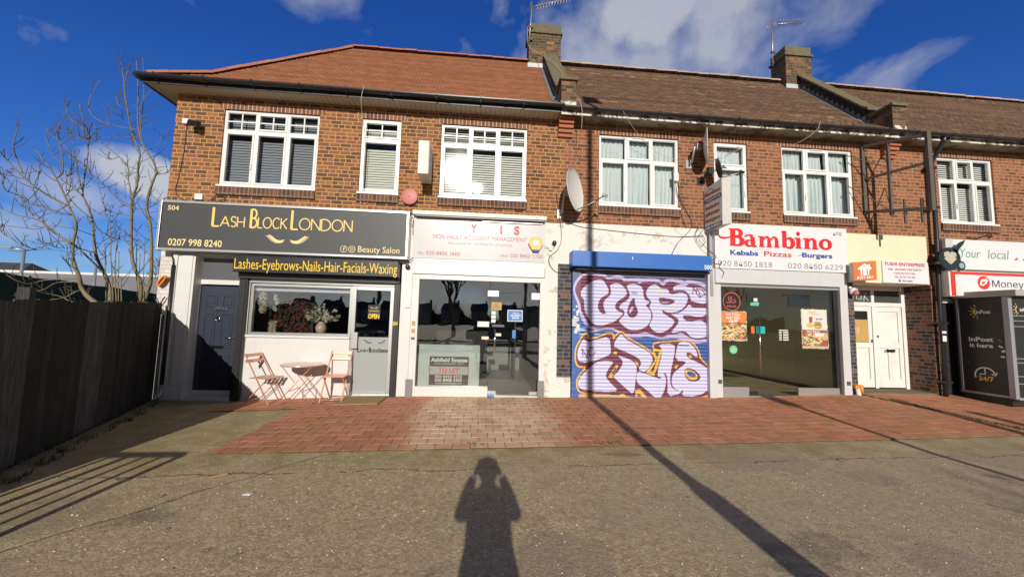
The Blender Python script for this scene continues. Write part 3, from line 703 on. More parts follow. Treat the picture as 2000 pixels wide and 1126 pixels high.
# roof profile: (arc length -> y,z); eave with bell-cast kick, then steep
EAVE, KINK, RIDGE = (-.36, 5.935), (.30, 6.42), (2.36, 8.72)
L1 = math.dist(EAVE, KINK); L2 = math.dist(KINK, RIDGE)
def prof(s):
    if s < L1: t = s/L1; return (EAVE[0]+(KINK[0]-EAVE[0])*t, EAVE[1]+(KINK[1]-EAVE[1])*t)
    t = (s-L1)/L2; return (KINK[0]+(RIDGE[0]-KINK[0])*t, KINK[1]+(RIDGE[1]-KINK[1])*t)
def roof_z(y): return float(np.interp(y, [EAVE[0], KINK[0], RIDGE[0]], [EAVE[1], KINK[1], RIDGE[1]]))
def tiles(parent, x0, x1, mat, jit, hip=False, wav=0.):
    ex, tw, lift = .10, .165, .019; b = MB(); s = 0.; j = 0; tot = L1+L2
    while s < tot-.02:
        s2 = min(s+ex*1.02, tot); (ya, za), (yb, zb) = prof(s), prof(s2)
        xl = x0
        if hip: xl = -6.30+(ya-EAVE[0])
        rowr = rng.random(); x = (math.floor(xl/tw))*tw+(tw/2 if j % 2 else 0)
        while x < x1:
            a, c = max(x, xl), min(x+tw, x1)
            if c-a > .02:
                d = rng.uniform(-jit, jit); d2 = rng.uniform(-jit, jit); w = wav*(math.sin(a*1.3+s*2)+math.sin(a*.47+s*.9+2)); r_ = .45*rowr+.55*rng.random()**1.5
                la, lc = lift+d+w, lift+d2+w; g = .0015 if jit < .003 else .003
                p = [(a+g, ya, za+la), (c-g, ya, za+lc), (c-g, yb, zb+.003+w), (a+g, yb, zb+.003+w)]
                b.face(p, r_); b.face([(a+g, ya, za+la-.021), (c-g, ya, za+lc-.021), (c-g, ya, za+lc), (a+g, ya, za+la)], r_)
            x += tw
        s += ex; j += 1
    o = b.build('roof', mat, parent, fix=False)
    u = MB()                                # boarding under the tiles and the rear slope
    xl = lambda y: (-6.30+(y-EAVE[0])) if hip else x0
    for (p, q) in ((EAVE, KINK), (KINK, RIDGE)):
        u.face([(xl(p[0]), p[0], p[1]-.004), (x1, p[0], p[1]-.004), (x1, q[0], q[1]-.004), (xl(q[0]), q[0], q[1]-.004)])
    yr = 2*RIDGE[0]+.36
    u.face([(x1, yr, EAVE[1]), (xl(EAVE[0]), yr, EAVE[1]), (xl(RIDGE[0]), RIDGE[0], RIDGE[1]-.004), (x1, RIDGE[0], RIDGE[1]-.004)])
    if hip:
        e0 = -6.30; k0 = e0+(KINK[0]-EAVE[0]); r0 = e0+(RIDGE[0]-EAVE[0]); yk = yr-(KINK[0]-EAVE[0])
        u.face([(e0, yr, EAVE[1]), (e0, EAVE[0], EAVE[1]), (k0, KINK[0], KINK[1]), (k0, yk, KINK[1])])
        u.face([(k0, yk, KINK[1]), (k0, KINK[0], KINK[1]), (r0, RIDGE[0], RIDGE[1])])
    u.build('roof_boarding', mat, o, fix=False); return o
def ridge_run(b, A, B, r=.10, seg=.32):
    A = Vector(A); B = Vector(B); n = max(1, int((B-A).length/seg)); d = (B-A)/n; side = Vector((d.y, -d.x, 0))
    side = side.normalized() if side.length > 1e-6 else Vector((0, 1, 0)); up = side.cross(d.normalized()); up = up if up.z > 0 else -up
    for i in range(n):
        p = A+d*i+d*.012; q = A+d*(i+1)-d*.012; rr = r*rng.uniform(.95, 1.05); rnd = rng.random(); h = Vector((0, 0, rng.uniform(-.006, .006)))
        ring = [(math.cos(R(a)), math.sin(R(a))) for a in range(0, 181, 30)]
        P = [p+h+side*c*rr+up*s_*rr*.8 for c, s_ in ring]; Q = [q+h+side*c*rr*1.06+up*s_*rr*.86 for c, s_ in ring]
        for k in range(6): b.face([P[k], Q[k], Q[k+1], P[k+1]], rnd, True)
        b.face(P, rnd); b.face(Q[::-1], rnd)
def eaves(parent, x0, x1, style):
    g = MB(); n = 14; pts = []
    gy, gzc, gr = (-.425, 5.905, .062) if style == 'A' else (-.415, 5.872, .056)
    prof_ = [(math.cos(R(a)), math.sin(R(a))) for a in range(180, 361, 20)]
    xs = np.arange(x0, x1+.001, (x1-x0)/max(1, round((x1-x0)/1.2)))
    rg = [(x, .004*math.sin(x*1.7)+(.008*math.sin(x*.9) if style != 'A' else 0)) for x in xs]
    for (xa, da), (xb, db) in zip(rg[:-1], rg[1:]):
        for k in range(len(prof_)-1):
            (c, s_), (c2, s2) = prof_[k], prof_[k+1]
            for q in (1.0, .94):
                g.face([(xa, gy+c*gr*q, gzc+s_*gr*q+da), (xb, gy+c*gr*q, gzc+s_*gr*q+db), (xb, gy+c2*gr*q, gzc+s2*gr*q+db), (xa, gy+c2*gr*q, gzc+s2*gr*q+da)], .5, True)
        g.face([(xa, gy-gr, gzc+da+.004), (xb, gy-gr, gzc+db+.004), (xb, gy-gr*.93, gzc+db+.004), (xa, gy-gr*.93, gzc+da+.004)])
        for k in range(len(prof_)-1):
            (c, s_), (c2, s2) = prof_[k], prof_[k+1]; q = 1.12
            g.face([(xb-.04, gy+c*gr*q, gzc+s_*gr*q+db), (xb+.04, gy+c*gr*q, gzc+s_*gr*q+db), (xb+.04, gy+c2*gr*q, gzc+s2*gr*q+db), (xb-.04, gy+c2*gr*q, gzc+s2*gr*q+db)], .5, True)
    for x in np.arange(x0+.3, x1, .85): g.box(x-.012, x+.012, gy-gr-.006, gy-gr+.006, gzc-.03, gzc+.02); g.box(x-.012, x+.012, gy-gr, -.33, gzc-gr-.012, gzc-gr-.004)
    g.build('gutter', M_gutter, parent, fix=False)
    if style == 'A':
        boxes('fascia_board', M_fascia, parent, (x0, x1, -.345, -.325, 5.79, 5.93)); boxes('soffit', M_soffit, parent, (x0+.02, x1, -.324, -.001, 5.812, 5.826))
    else:
        boxes('fascia_board', M_peel, parent, (x0, x1, -.345, -.325, 5.755, 5.90)); boxes('soffit', M_soffit2, parent, (x0, x1, -.324, -.001, 5.79, 5.805))
def rear_shell(parent, x0, x1, yb=5.1, mat=None):
    b = MB(); b.box(x0, x1, yb, yb+.2, 0, 5.9)
    return b.build('rear_wall', mat or M_brick2, parent)
def room(parent, x0, x1, z0, z1, y0, y1, wm, fm, x0b=None):
    b = MB(); b.face([(x0, y1, z0), (x1, y1, z0), (x1, y1, z1), (x0, y1, z1)]); b.face([(x0, y0, z0), (x0, y1, z0), (x0, y1, z1), (x0, y0, z1)])
    b.face([(x1, y1, z0), (x1, y0, z0), (x1, y0, z1), (x1, y1, z1)]); b.face([(x0, y0, z1), (x0, y1, z1), (x1, y1, z1), (x1, y0, z1)])
    o = b.build('room_wall', wm, parent, fix=False); f = MB(); f.face([(x0, y0, z0), (x1, y0, z0), (x1, y1, z0), (x0, y1, z0)]); f.build('room_floor', fm, parent, fix=False); return o

XA, XB, XC, XE = -5.97, 1.66, 9.06, 18.0
A = thing('terrace_building', 'left-end brick building with bright new orange hipped roof, above the salon and office', 'building', (-2, 0, 0), 'terrace of shops')
B = thing('terrace_building', 'middle brick building of the terrace between two chimneys, with brown lichened roof', 'building', (5.3, 0, 0), 'terrace of shops')
D_ = thing('terrace_building', 'brick building at the right end, beyond the rusty sign frame and black downpipe', 'building', (13, 0, 0), 'terrace of shops')
winA = [(-5.09, -3.295, 'bars3', 'grey'), (-2.47, -1.70, 'bars1', 'cream'), (-.885, .87, 'bars3', 'white')]
winB = [(2.41, 4.15, 'plain3', 'net'), (4.95, 5.71, 'plain1', 'net'), (6.515, 8.20, 'plain3', 'open')]
winC = [(10.30, 11.72, 'plain3', 'white'), (13.4, 15.1, 'plain3', 'net')]
for bld, wins, x0, x1, mat in ((A, winA, XA, XB, M_brick), (B, winB, XB, XC, M_brick2), (D_, winC, XC, XE, M_brick2)):
    wall('wall', mat, bld, x0, x1, 3.62, 5.86, [(w[0], w[1], WZ0, WZ1) for w in wins])
    for i, w in enumerate(wins): window(bld, *w, seed=int(x0*10)+i*7)
    rear_shell(bld, x0, x1)
# side wall of the left building
sw = MB(); sw.face([(XA, 5.1, 0), (XA, 0, 0), (XA, 0, 5.86), (XA, 5.1, 5.86)]); sw.build('side_wall', M_brick, A, fix=False)
se = MB(); se.face([(XE, 0, 0), (XE, 5.1, 0), (XE, 5.1, 5.86), (XE, 0, 5.86)]); se.build('side_wall', M_brick2, D_, fix=False)
tiles(A, -6.3, 1.54, M_tileA, .0042, hip=True, wav=.002)
tiles(B, 1.80, 8.92, M_tileB, .006, wav=.006)
tiles(D_, 9.19, 18.2, M_tileB, .006, wav=.008)
rb = MB(); ridge_run(rb, (-3.58, RIDGE[0], RIDGE[1]+.01), (1.15, RIDGE[0], RIDGE[1]+.01)); ridge_run(rb, (-6.28, EAVE[0]+.02, EAVE[1]+.02), (-5.64, KINK[0], KINK[1]+.02), .085); ridge_run(rb, (-5.64, KINK[0], KINK[1]+.02), (-3.60, RIDGE[0], RIDGE[1]+.01), .085)
rb.build('ridge_tiles', M_ridgeA, A, fix=False)
rb = MB(); ridge_run(rb, (1.95, RIDGE[0], RIDGE[1]+.02), (8.5, RIDGE[0], RIDGE[1]+.01), .125, .3); rb.build('ridge_tiles', M_ridgeB, B, fix=False)
rb = MB(); ridge_run(rb, (9.3, RIDGE[0], RIDGE[1]+.02), (18.1, RIDGE[0], RIDGE[1]-.04), .125, .3); rb.build('ridge_tiles', M_ridgeB, D_, fix=False)
eaves(A, -6.36, 1.52, 'A'); eaves(B, 1.52, 9.0, 'B'); eaves(D_, 9.0, 18.2, 'B')
# return eave round the hipped end
boxes('fascia_board', M_fascia, A, (-6.345, -6.325, -.324, 5.1, 5.79, 5.93)); boxes('soffit', M_soffit, A, (-6.324, XA-.001, -.324, 5.1, 5.813, 5.827))
gt = MB(); gt.tube([(-6.40, -.42, 5.90), (-6.40, 5.1, 5.90)], .06, 10); gt.build('gutter', M_gutter, A)
# party walls between the roofs, with coping, pier, corbel and chimney
def party(parent, xa, xb, chx0, chx1, fl_left):
    b = MB(); yp0, yp1 = -.30, -.02
    h = .36; ys = [yp1, KINK[0], 2.05]
    for (p, q) in zip(ys[:-1], ys[1:]):
        b.hexa([(xa, p, roof_z(p)-.1), (xb, p, roof_z(p)-.1), (xb, q, roof_z(q)-.1), (xa, q, roof_z(q)-.1), (xa, p, roof_z(p)+h), (xb, p, roof_z(p)+h), (xb, q, roof_z(q)+h), (xa, q, roof_z(q)+h)])
    pw = b.build('party_wall', M_shadebrick, parent)
    boxes('pier', M_chim, pw, (xa-.02, xb+.02, yp0, yp1+.2, 5.98, 6.50))
    c = MB()
    for (p, q) in ((.18, KINK[0]), (KINK[0], 2.08)):
        z_ = lambda y: roof_z(y)+h
        c.hexa([(xa-.06, p, z_(p)), (xb+.06, p, z_(p)), (xb+.06, q, z_(q)), (xa-.06, q, z_(q)), (xa-.06, p, z_(p)+.07), (xb+.06, p, z_(p)+.07), (xb+.06, q, z_(q)+.07), (xa-.06, q, z_(q)+.07)])
    c.box(xa-.06, xb+.06, yp0-.05, .20, 6.50, 6.565); c.build('coping', M_concrete, pw, .008)
    f = MB(); x = xa-.012; n = 15
    for i in range(n):
        y0 = .0+i*(2.0/n); y1 = y0+2.0/n
        f.face([(x, y0, roof_z(y0)+.0), (x, y1, roof_z(y1)+.0), (x, y1, roof_z(y1)+.06), (x, y0+.02, roof_z(y0)+.22), (x, y0, roof_z(y0)+.10)], .5)
        f.face([(x, y1, roof_z(y1)+.022), (x, y0, roof_z(y0)+.022), (x-.11, y0, roof_z(y0)+.024), (x-.11, y1, roof_z(y1)+.024)], .5)
    f.build('stepped_flashing', M_lead, pw, fix=False); boxes('apron_flashing', M_peel, pw, (xa-.03, xb+.03, yp0-.012, yp0-.001, 5.96, 6.06))
    ch = MB(); ch.box(chx0, chx1, 2.10, 2.66, 7.9, 9.46); chm = ch.build('chimney', M_chim, parent)
    cp = MB(); cp.box(chx0-.045, chx1+.045, 2.055, 2.705, 9.40, 9.46); cp.box(chx0-.005, chx1+.005, 2.095, 2.665, 9.46, 9.70); cp.build('chimney_cap', pm('weathered_chimney_cap', (.13, .115, .065), .9, .4, 12, dirt=.5, dirtcol=(.24, .21, .10), bump=.6), chm, .012)
    fl = MB(); fl.box(chx0-.03, chx1+.03, 2.075, 2.09, 8.36, 8.53); fl.build('lead_flashing', pm('pale_lead', (.50, .51, .52), .5, .2, 9), chm)
    k = MB()
    for i in range(5):
        dpt = .06+i*.045; k.box(xa-.03, xb+.02, -dpt, .0, 5.42+i*.0785+.006, 5.42+(i+1)*.0785-.006)
    k.build('corbel', pm('corbel_brick', (.36, .12, .06), .85, .3, 14), parent, .004)
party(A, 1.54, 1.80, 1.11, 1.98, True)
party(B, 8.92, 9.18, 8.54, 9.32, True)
# ---------------------------------------------------------------- ground floor of the left building
boxes('shopfront_beam', M_render, A, (XA, 1.30, .0, .2, 2.66, 3.619), (1.30, XB, -.012, .2, .0, 3.60))
boxes('white_brick_pier', M_whitebrick, A, (XA, -5.735, .0, .3, 0, 2.66))
boxes('pilaster', M_white, A, (-5.735, -5.32, -.05, .3, .0, 2.66), (-5.70, -5.62, -.075, -.05, .25, 2.66), (-5.54, -5.36, -.065, -.05, .25, 2.66), (-5.745, -5.31, -.085, -.05, .0, .24), bevel=.006)
boxes('pilaster', M_white, A, (-1.535, -1.325, -.03, .3, .02, 2.66), bevel=.006)
boxes('pier', M_white, A, (-4.52, -4.34, .0, .3, -.05, 2.66))
dw = MB(); frame_rects(dw, -5.40, -4.52, .06, 2.72, .085, .13, .22); dw.box(-5.315, -4.605, .132, .218, 2.13, 2.22)
dfr = dw.build('door_frame', M_white, A, .005)
boxes('fanlight', M_darkfilm, dfr, (-5.315, -4.605, .165, .175, 2.22, 2.635))
boxes('door_step', M_offwhite, A, (-5.42, -4.5, -.06, .3, -.03, .06), bevel=.008)
dm = MB(); dx0, dx1, dz0, dz1 = -5.30, -4.605, .085, 2.10; dm.box(dx0, dx1, .16, .20, dz0, dz1)
for (a, b_) in ((.12, .43), (.57, .88)):
    for (p, q) in ((.80, .915), (.42, .74), (.06, .36)):
        X0, X1 = dx0+(dx1-dx0)*a, dx0+(dx1-dx0)*b_; Z0, Z1 = dz0+(dz1-dz0)*p, dz0+(dz1-dz0)*q
        frame_rects(dm, X0, X1, Z0, Z1, .022, .146, .16); dm.box(X0+.05, X1-.05, .15, .16, Z0+.05, Z1-.05)
door = dm.build('door', M_navydoor, A, .004); door['label'] = 'dark navy six panel door'
boxes('letterbox', M_chrome, door, (-5.07, -4.80, .145, .16, .92, .975), bevel=.004)
kb = MB(); kb.lathe((-4.945, .145, 1.50), (0, -1, 0), [(0, .035), (.012, .035), (.03, .018)], 16); kb.tube([(-4.945+.035*math.sin(R(a)), .125, 1.475+.035*math.cos(R(a))) for a in range(0, 361, 30)], .007, 6); kb.build('knocker', M_chrome, door)
hb = MB(); hb.tube([(-4.665, .155, 1.13), (-4.665, .115, 1.13), (-4.78, .11, 1.125)], .010, 8); hb.build('handle', M_chrome, door)
text('504A', -5.03, -4.79, 1.62, .085, .158, M_chrome, door, bold=.02, name='number')

# salon shopfront
S1 = thing('shopfront', 'salon shopfront with white panel, black frame and grey glazed door, behind the bistro set', 'shopfront', (-3, 0, 0), 'shopfronts')
boxes('stall_riser', M_white, S1, (-4.345, -2.455, .0, .2, -.05, 1.155))
boxes('window_sill', M_white, S1, (-4.345, -2.455, -.035, .2, 1.156, 1.20), bevel=.005)
fr = MB(); frame_rects(fr, -4.33, -2.455, 1.201, 2.17, .05, .02, .09); wf = fr.build('window_frame', M_alu, S1, .003)
boxes('purple_strip_light', pm('lilac_trim', (.62, .55, .68), .5), wf, (-4.28, -2.505, .10, .13, 2.035, 2.085)); boxes('pane', M_shopglass, wf, (-4.28, -2.505, .055, .061, 1.251, 2.12))
boxes('head_rail', M_greymet, S1, (-4.345, -1.66, -.02, .15, 2.18, 2.245)); boxes('shutter_box', M_blackmet, S1, (-4.50, -1.56, -.12, .2, 2.246, 2.64))
for (a, b_) in ((-4.50, -4.35), (-1.655, -1.545)):
    g = MB(); g.box(a, b_, -.07, .1, .0 if a < -3 else .09, 2.245); g.box(a+.03, b_-.03, -.085, -.071, .1, 2.2); g.build('shutter_guide', M_blackmet, S1, .003)
fr = MB(); frame_rects(fr, -2.453, -1.657, .10, 2.175, .075, .0, .07); dr = MB()
dof = fr.build('door', M_alu, S1, .004)
boxes('kick_panel', M_greyfilm, dof, (-2.378, -1.732, .03, .04, .175, 1.20)); boxes('pane', M_shopglass, dof, (-2.378, -1.732, .03, .036, 1.205, 2.10)); boxes('threshold', M_alu, dof, (-2.46, -1.65, -.06, .0, .085, .115))
boxes('lock_box', M_greymet, dof, (-2.43, -2.30, -.05, -.001, .98, 1.29), bevel=.006)
pass
def lash(cx, cz, w, flip, mat, parent, y, n=13, thick=.012):
    sp_ = lambda u: (cx+(.5-.72*u)*w, cz+w*(-.02-.10*math.sin(math.pi*u)+.22*u*u))
    L = [([sp_(k/8) for k in range(9)], [thick*.4]+[thick*1.3]*7+[thick*.5])]
    for i in range(n):
        u = .12+.88*i/(n-1); a = R(-88-85*u); ln = w*(.08+.20*u*(1.25-.45*u)); p = sp_(u)
        L.append(([p, (p[0]+ln*.55*math.cos(a+.18), p[1]+ln*.55*math.sin(a+.18)), (p[0]+ln*math.cos(a), p[1]+ln*math.sin(a))], [thick*1.5, thick*1.15, thick*.25]))
    if flip: L = [([(2*cx-p[0], p[1]) for p in q], w_) for q, w_ in L]
    return strokes(L, mat, parent, y, 'emblem')
def lash_old(cx, cz, w, flip, mat, parent, y, n=9, thick=.012):
    L = [([(cx-w/2, cz+.012), (cx-w*.2, cz-w*.07), (cx+w*.15, cz-w*.085), (cx+w*.5, cz-w*.02)], [.004, thick*1.2, thick*1.4, .004])]
    for i in range(n):
        t = i/(n-1); bx = cx-w*.42+w*.86*t; bz = cz-.075*w*math.sin(math.pi*min(1, t*1.1+.15)); ln = w*(.30-.18*t)
        L.append(([(bx, bz), (bx-ln*.45, bz+ln*.12), (bx-ln*.95, bz+ln*(.55-.2*t))], [thick, thick*.8, .003]))
    if flip: L = [([(2*cx-p[0], p[1]) for p in q], w_) for q, w_ in L]
    return strokes(L, mat, parent, y, 'emblem')
lash(-2.13, 1.11, .18, False, M_black, dof, .028, 7, .008); lash(-1.85, 1.11, .18, True, M_black, dof, .028, 7, .008)
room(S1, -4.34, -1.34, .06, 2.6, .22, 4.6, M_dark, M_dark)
o = tag(boxes('open_sign', M_black, None, (-2.15, -1.92, .018, .028, 1.55, 1.82)), 'small black and gold OPEN sign hung in the salon door', 'sign')
text('OPEN', -2.14, -1.93, 1.56, .09, .018, M_yellow, o, bold=.03); text('LASH BLOCK', -2.13, -1.94, 1.69, .03, .018, M_gold, o); lash(-2.08, 1.765, .07, False, M_gold, o, .018, 5, .005); lash(-1.99, 1.765, .07, True, M_gold, o, .018, 5, .005)
text('504', -1.645, -1.555, 1.44, .07, -.086, M_yellow, S1, bold=.03)

# flowers behind the salon glass
def blooms(name, lab, cat, spots, mats, loc):
    t = thing(name, lab, cat, loc); r_ = random.Random(len(spots))
    bs = [MB() for _ in mats]
    for (x, y, z, rad) in spots:
        b = bs[r_.randrange(len(mats))]
        for k in range(7):
            a = r_.random()*6.28; e = r_.uniform(-1.2, 1.2); d = Vector((math.cos(a)*math.cos(e), math.sin(a)*math.cos(e), math.sin(e))); u = d.orthogonal().normalized(); w = d.cross(u); c = Vector((x, y, z))
            b.face([c, c+d*rad*.6+u*rad*.5, c+d*rad, c+d*rad*.6-u*rad*.5]); b.face([c, c+w*rad*.6+u*rad*.4, c+w*rad*.9, c+w*rad*.6-u*rad*.4])
    for b, (nm, mt) in zip(bs, mats):
        if b.v: b.build(nm, mt, t, fix=False)
    return t
r7 = random.Random(5)
sp = [(r7.uniform(-4.2, -3.45), .55+r7.uniform(-.05, .05), r7.uniform(1.0, 2.15), r7.uniform(.03, .06)) for _ in range(420)]
fw = blooms('flower_wall', 'dark flower backdrop with dried red and brown blooms inside the salon window', 'flowers', sp, [('dried_bloom', M_darkflower), ('dried_bloom', pm('dark_leaves', (.05, .05, .025), .8, .4, 20)), ('dried_bloom', pm('dusky_red_blooms', (.20, .05, .04), .8, .4, 20))], (-3.8, .6, 1.0))
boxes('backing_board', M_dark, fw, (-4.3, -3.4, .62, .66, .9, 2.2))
blooms('flower_garland', 'white and peach flower garland hanging at the left edge of the salon window', 'flowers', [(-4.2+r7.uniform(-.04, .06), .2+r7.uniform(-.05, .05), r7.uniform(1.62, 2.08), .032) for _ in range(110)]+[(-3.99+r7.uniform(-.06, .06), .25, z, .05) for z in (1.9, 1.97, 1.82, 1.7)]+[(-4.0+r7.uniform(-.06, .06), .22, r7.uniform(1.22, 1.45), .03) for _ in range(60)], [('bloom', M_petal), ('bloom', pm('ivory_petals', (.60, .62, .50), .8, .1, 30)), ('bloom', pm('peach_petals', (.60, .33, .22), .8, .1, 30))], (-4.15, .2, 1.2))
va = thing('flower_vase', 'round pink vase of white blossom branches on the salon window sill', 'vase', (-3.06, .12, 1.25))
vb = MB(); vb.lathe((-3.06, .16, 1.252), (0, 0, 1), [(0, .06), (.03, .085), (.10, .105), (.16, .085), (.20, .05), (.22, .058)], 20); vb.build('vase_body', M_ceramic, va)
st = MB(); lf = MB(); bl = MB()
for k in range(17):
    a = -1.25+2.5*k/16+r7.uniform(-.1, .1); L = r7.uniform(.24, .42); pts = [Vector((-3.06, .16, 1.46))]
    for q in range(1, 6): t = q/5; pts.append(Vector((-3.06+math.sin(a)*L*t*1.05, .16-r7.uniform(0, .03), 1.46+math.cos(a)*L*t*(1-.35*t*abs(a)/1.2))))
    st.tube(pts, .004, 5)
    for q in range(16):
        t = r7.uniform(.25, 1); i = min(4, int(t*5)); c = pts[i].lerp(pts[i+1], t*5-i)+Vector((r7.uniform(-.018, .018), r7.uniform(-.03, .01), r7.uniform(-.018, .018)))
        b = bl if r7.random() < .82 else lf; rad = r7.uniform(.013, .022)*(1 if b is bl else 2.2)
        for _ in range(3):
            d = Vector((r7.uniform(-1, 1), r7.uniform(-1, .2), r7.uniform(-1, 1))).normalized(); u = d.orthogonal().normalized(); b.face([c, c+d*rad+u*rad*.6, c+d*rad*1.8, c+d*rad-u*rad*.6])
st.build('stems', M_twig, va); lf.build('leaves', M_leaf, va, fix=False); bl.build('blossom', M_petal, va, fix=False)
tag(boxes('sill_box', M_palefilm, None, (-3.27, -2.93, .07, .2, 1.2, 1.249)), 'small white box under the vase on the salon window sill', 'box')

# salon sign
Q = thing('shop_sign', 'large charcoal salon sign with gold lettering and white metal frame', 'sign', (-3.65, 0, 2.7))
boxes('sign_panel', M_signgrey, Q, (-5.85, -1.45, -.225, -.01, 2.745, 3.585))
[boxes('panel_seam', M_ink, Q, (x_-.002, x_+.002, -.2256, -.2249, 2.745, 3.585)) for x_ in (-4.39, -2.92)]
fb = MB(); frame_rects(fb, -5.90, -1.405, 2.70, 3.63, .045, -.245, -.005); fb.build('edge_frame', M_alu, Q, .004)
LW = .021
def glyph(ch, x, z, w, h, lw):
    X = lambda a: x+w*a; Z = lambda b: z+h*b
    P = {'L': [[(0, 1), (0, 0)], [(0, 0), (1, 0)]], 'A': [[(0, 0), (.5, 1)], [(.5, 1), (1, 0)], [(.2, .32), (.8, .32)]], 'H': [[(0, 0), (0, 1)], [(1, 0), (1, 1)], [(0, .5), (1, .5)]],
         'K': [[(0, 0), (0, 1)], [(.95, 1), (0, .42)], [(.25, .55), (1, 0)]], 'N': [[(0, 0), (0, 1)], [(0, 1), (1, 0)], [(1, 0), (1, 1)]],
         'O': [arc(.5, .5, .5, .5, 0, 360, 24)], 'C': [arc(.55, .5, .5, .5, 45, 315, 20)], 'D': [[(0, 0), (0, 1)], [(0, 1), (.3, 1)]+arc(.3, .5, .7, .5, 90, -90, 14)+[(0, 0)]],
         'S': [[(.9, .82)]+arc(.5, .75, .42, .25, 30, 270, 12)[1:]+arc(.5, .25, .42, .25, 90, -150, 12)], 'B': [[(0, 0), (0, 1)], [(0, 1), (.4, 1)]+arc(.4, .76, .42, .24, 90, -90, 10)+[(0, .52)], [(.4, .52)]+arc(.4, .26, .55, .26, 90, -90, 10)+[(0, 0)]]}
    return [([(X(a), Z(b)) for a, b in s], lw) for s in P[ch]]
def deco(word, x0, x1, z, h, big, widths, lw):
    out = []; tot = sum(widths); x = x0; k = (x1-x0)/tot
    for i, (c, w) in enumerate(zip(word, widths)):
        ww = w*k; hh = h*(big if i == 0 else 1)
        out += glyph(c, x+ww*.06, z, ww*.86, hh, lw*1.5 if i == 0 else lw)
        if i == 0: out += [([(p[0]+.022, p[1]) for p in s], lw*.6) for s, _ in glyph(c, x+ww*.06, z, ww*.86, hh, lw)[:1]]
        x += ww
    return out
strokes(deco('LASH', -2.31, -2.12, .915, .05, 1.6, [.9, 1.15, .75, .9], .011)+deco('BLOCK', -2.09, -1.92, .915, .05, 1.6, [1.0, .62, 1.2, 1.1, .9], .011)+deco('LONDON', -1.905, -1.735, .915, .05, 1.6, [.85, 1.35, 1.1, 1.15, 1.35, 1.05], .011), M_black, dof, .028)
strokes(deco('LASH', -4.98, -4.40, 3.185, .19, 1.86, [.9, 1.15, .75, .9], LW)+deco('BLOCK', -4.31, -3.64, 3.185, .20, 1.72, [1.0, .62, 1.2, 1.1, .9], LW)+deco('LONDON', -3.58, -2.45, 3.185, .215, 1.68, [.85, 1.35, 1.1, 1.15, 1.35, 1.05], LW), M_gold, Q, -.226)
lash(-3.85, 2.985, .36, False, M_palegold, Q, -.226, 14, .015); lash(-3.40, 2.985, .36, True, M_palegold, Q, -.226, 14, .015)
text('504', -5.76, -5.57, 3.45, .085, -.226, M_palegold, Q, bold=.012); text('0207 998 8240', -5.70, -4.77, 2.795, .125, -.226, M_palegold, Q, bold=.014)
text('Beauty Salon', -2.33, -1.56, 2.805, .115, -.226, M_palegold, Q)
strokes([(arc(-2.595, 2.852, .06, .06, 0, 360, 24), .009), ([(-2.595, 2.815), (-2.595, 2.87), (-2.58, 2.888), (-2.568, 2.888)], .011), ([(-2.615, 2.857), (-2.572, 2.857)], .009),
         (arc(-2.445, 2.852, .06, .06, 0, 360, 24), .009), ([(-2.472, 2.826), (-2.472, 2.878), (-2.418, 2.878), (-2.418, 2.826), (-2.472, 2.826)], .007), (arc(-2.445, 2.852, .014, .014, 0, 360, 14), .006)], M_palegold, Q, -.226, 'emblem')
Q = thing('shop_sign', 'long black services sign with yellow lettering, hung under the charcoal salon sign', 'sign', (-3, -.2, 2.35))
boxes('sign_panel', M_signblack, Q, (-4.50, -1.555, -.30, -.125, 2.345, 2.645), bevel=.006)
text('Lashes-Eyebrows-Nails-Hair-Facials-Waxing', -4.475, -1.57, 2.40, .19, -.301, M_yellow, Q, bold=.022)

# office shopfront (empty unit)
S2 = thing('shopfront', 'white empty office shopfront with full height dark glass and glass door', 'shopfront', (0, 0, 0), 'shopfronts')
boxes('frame', M_white, S2, (-1.324, -1.19, -.02, .12, .06, 2.455), (1.205, 1.30, -.02, .12, .06, 2.455), (-1.19, 1.205, -.018, .12, 2.355, 2.453), bevel=.004)
boxes('shutter_box', M_white, S2, (-1.325, 1.285, -.055, -.001, 2.457, 2.76), bevel=.005)
boxes('stall_riser', M_white, S2, (-1.19, .205, -.01, .12, .05, .285))
boxes('pane', M_shopglass, S2, (-1.188, .200, .03, .036, .286, 2.354)); boxes('pane', M_shopglass, S2, (.206, 1.203, .03, .036, 2.14, 2.354))
d2 = boxes('door', M_shopglass, S2, (.206, 1.195, .03, .038, .13, 2.135)); boxes('threshold', M_white, S2, (.206, 1.204, -.03, .12, .05, .125))
for q_ in ((.16, .37, .015, .029, 2.06, 2.17), (1.04, 1.20, .015, .029, 2.02, 2.15), (1.02, 1.20, .015, .029, .14, .20), (.21, .37, .015, .029, .14, .20)): boxes('patch_fitting', M_alu, d2, q_)
hb = MB(); hb.tube([(.32, -.03, .94), (.32, -.03, 1.41)], .012, 8); hb.tube([(.32, .03, .99), (.32, -.03, .99)], .008, 6); hb.tube([(.32, .03, 1.36), (.32, -.03, 1.36)], .008, 6); hb.build('handle', M_chrome, d2)
for a in (-1.33, 1.21): boxes('guide_shoe', pm('dented_grey_metal', (.20, .20, .20), .6, .3, 20, dirt=.5), S2, (a-.03, a+.10, -.07, -.021, .06, .42), bevel=.004)
room(S2, -1.30, 1.28, .10, 2.75, .13, 4.4, M_roomgrey, pm('worn_laminate_floor', (.20, .22, .22), .35, .25, 5))
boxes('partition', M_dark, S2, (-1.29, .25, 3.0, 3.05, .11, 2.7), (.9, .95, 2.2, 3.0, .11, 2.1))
t = tag(boxes('notice_board', M_palefilm, None, (-1.15, .035, .06, .07, .29, 1.085)), 'pale grey board standing inside the empty office window behind the letting board', 'board')
t = thing('letting_board', 'black and white TO LET board in the empty office window', 'sign', (-.55, .05, .3))
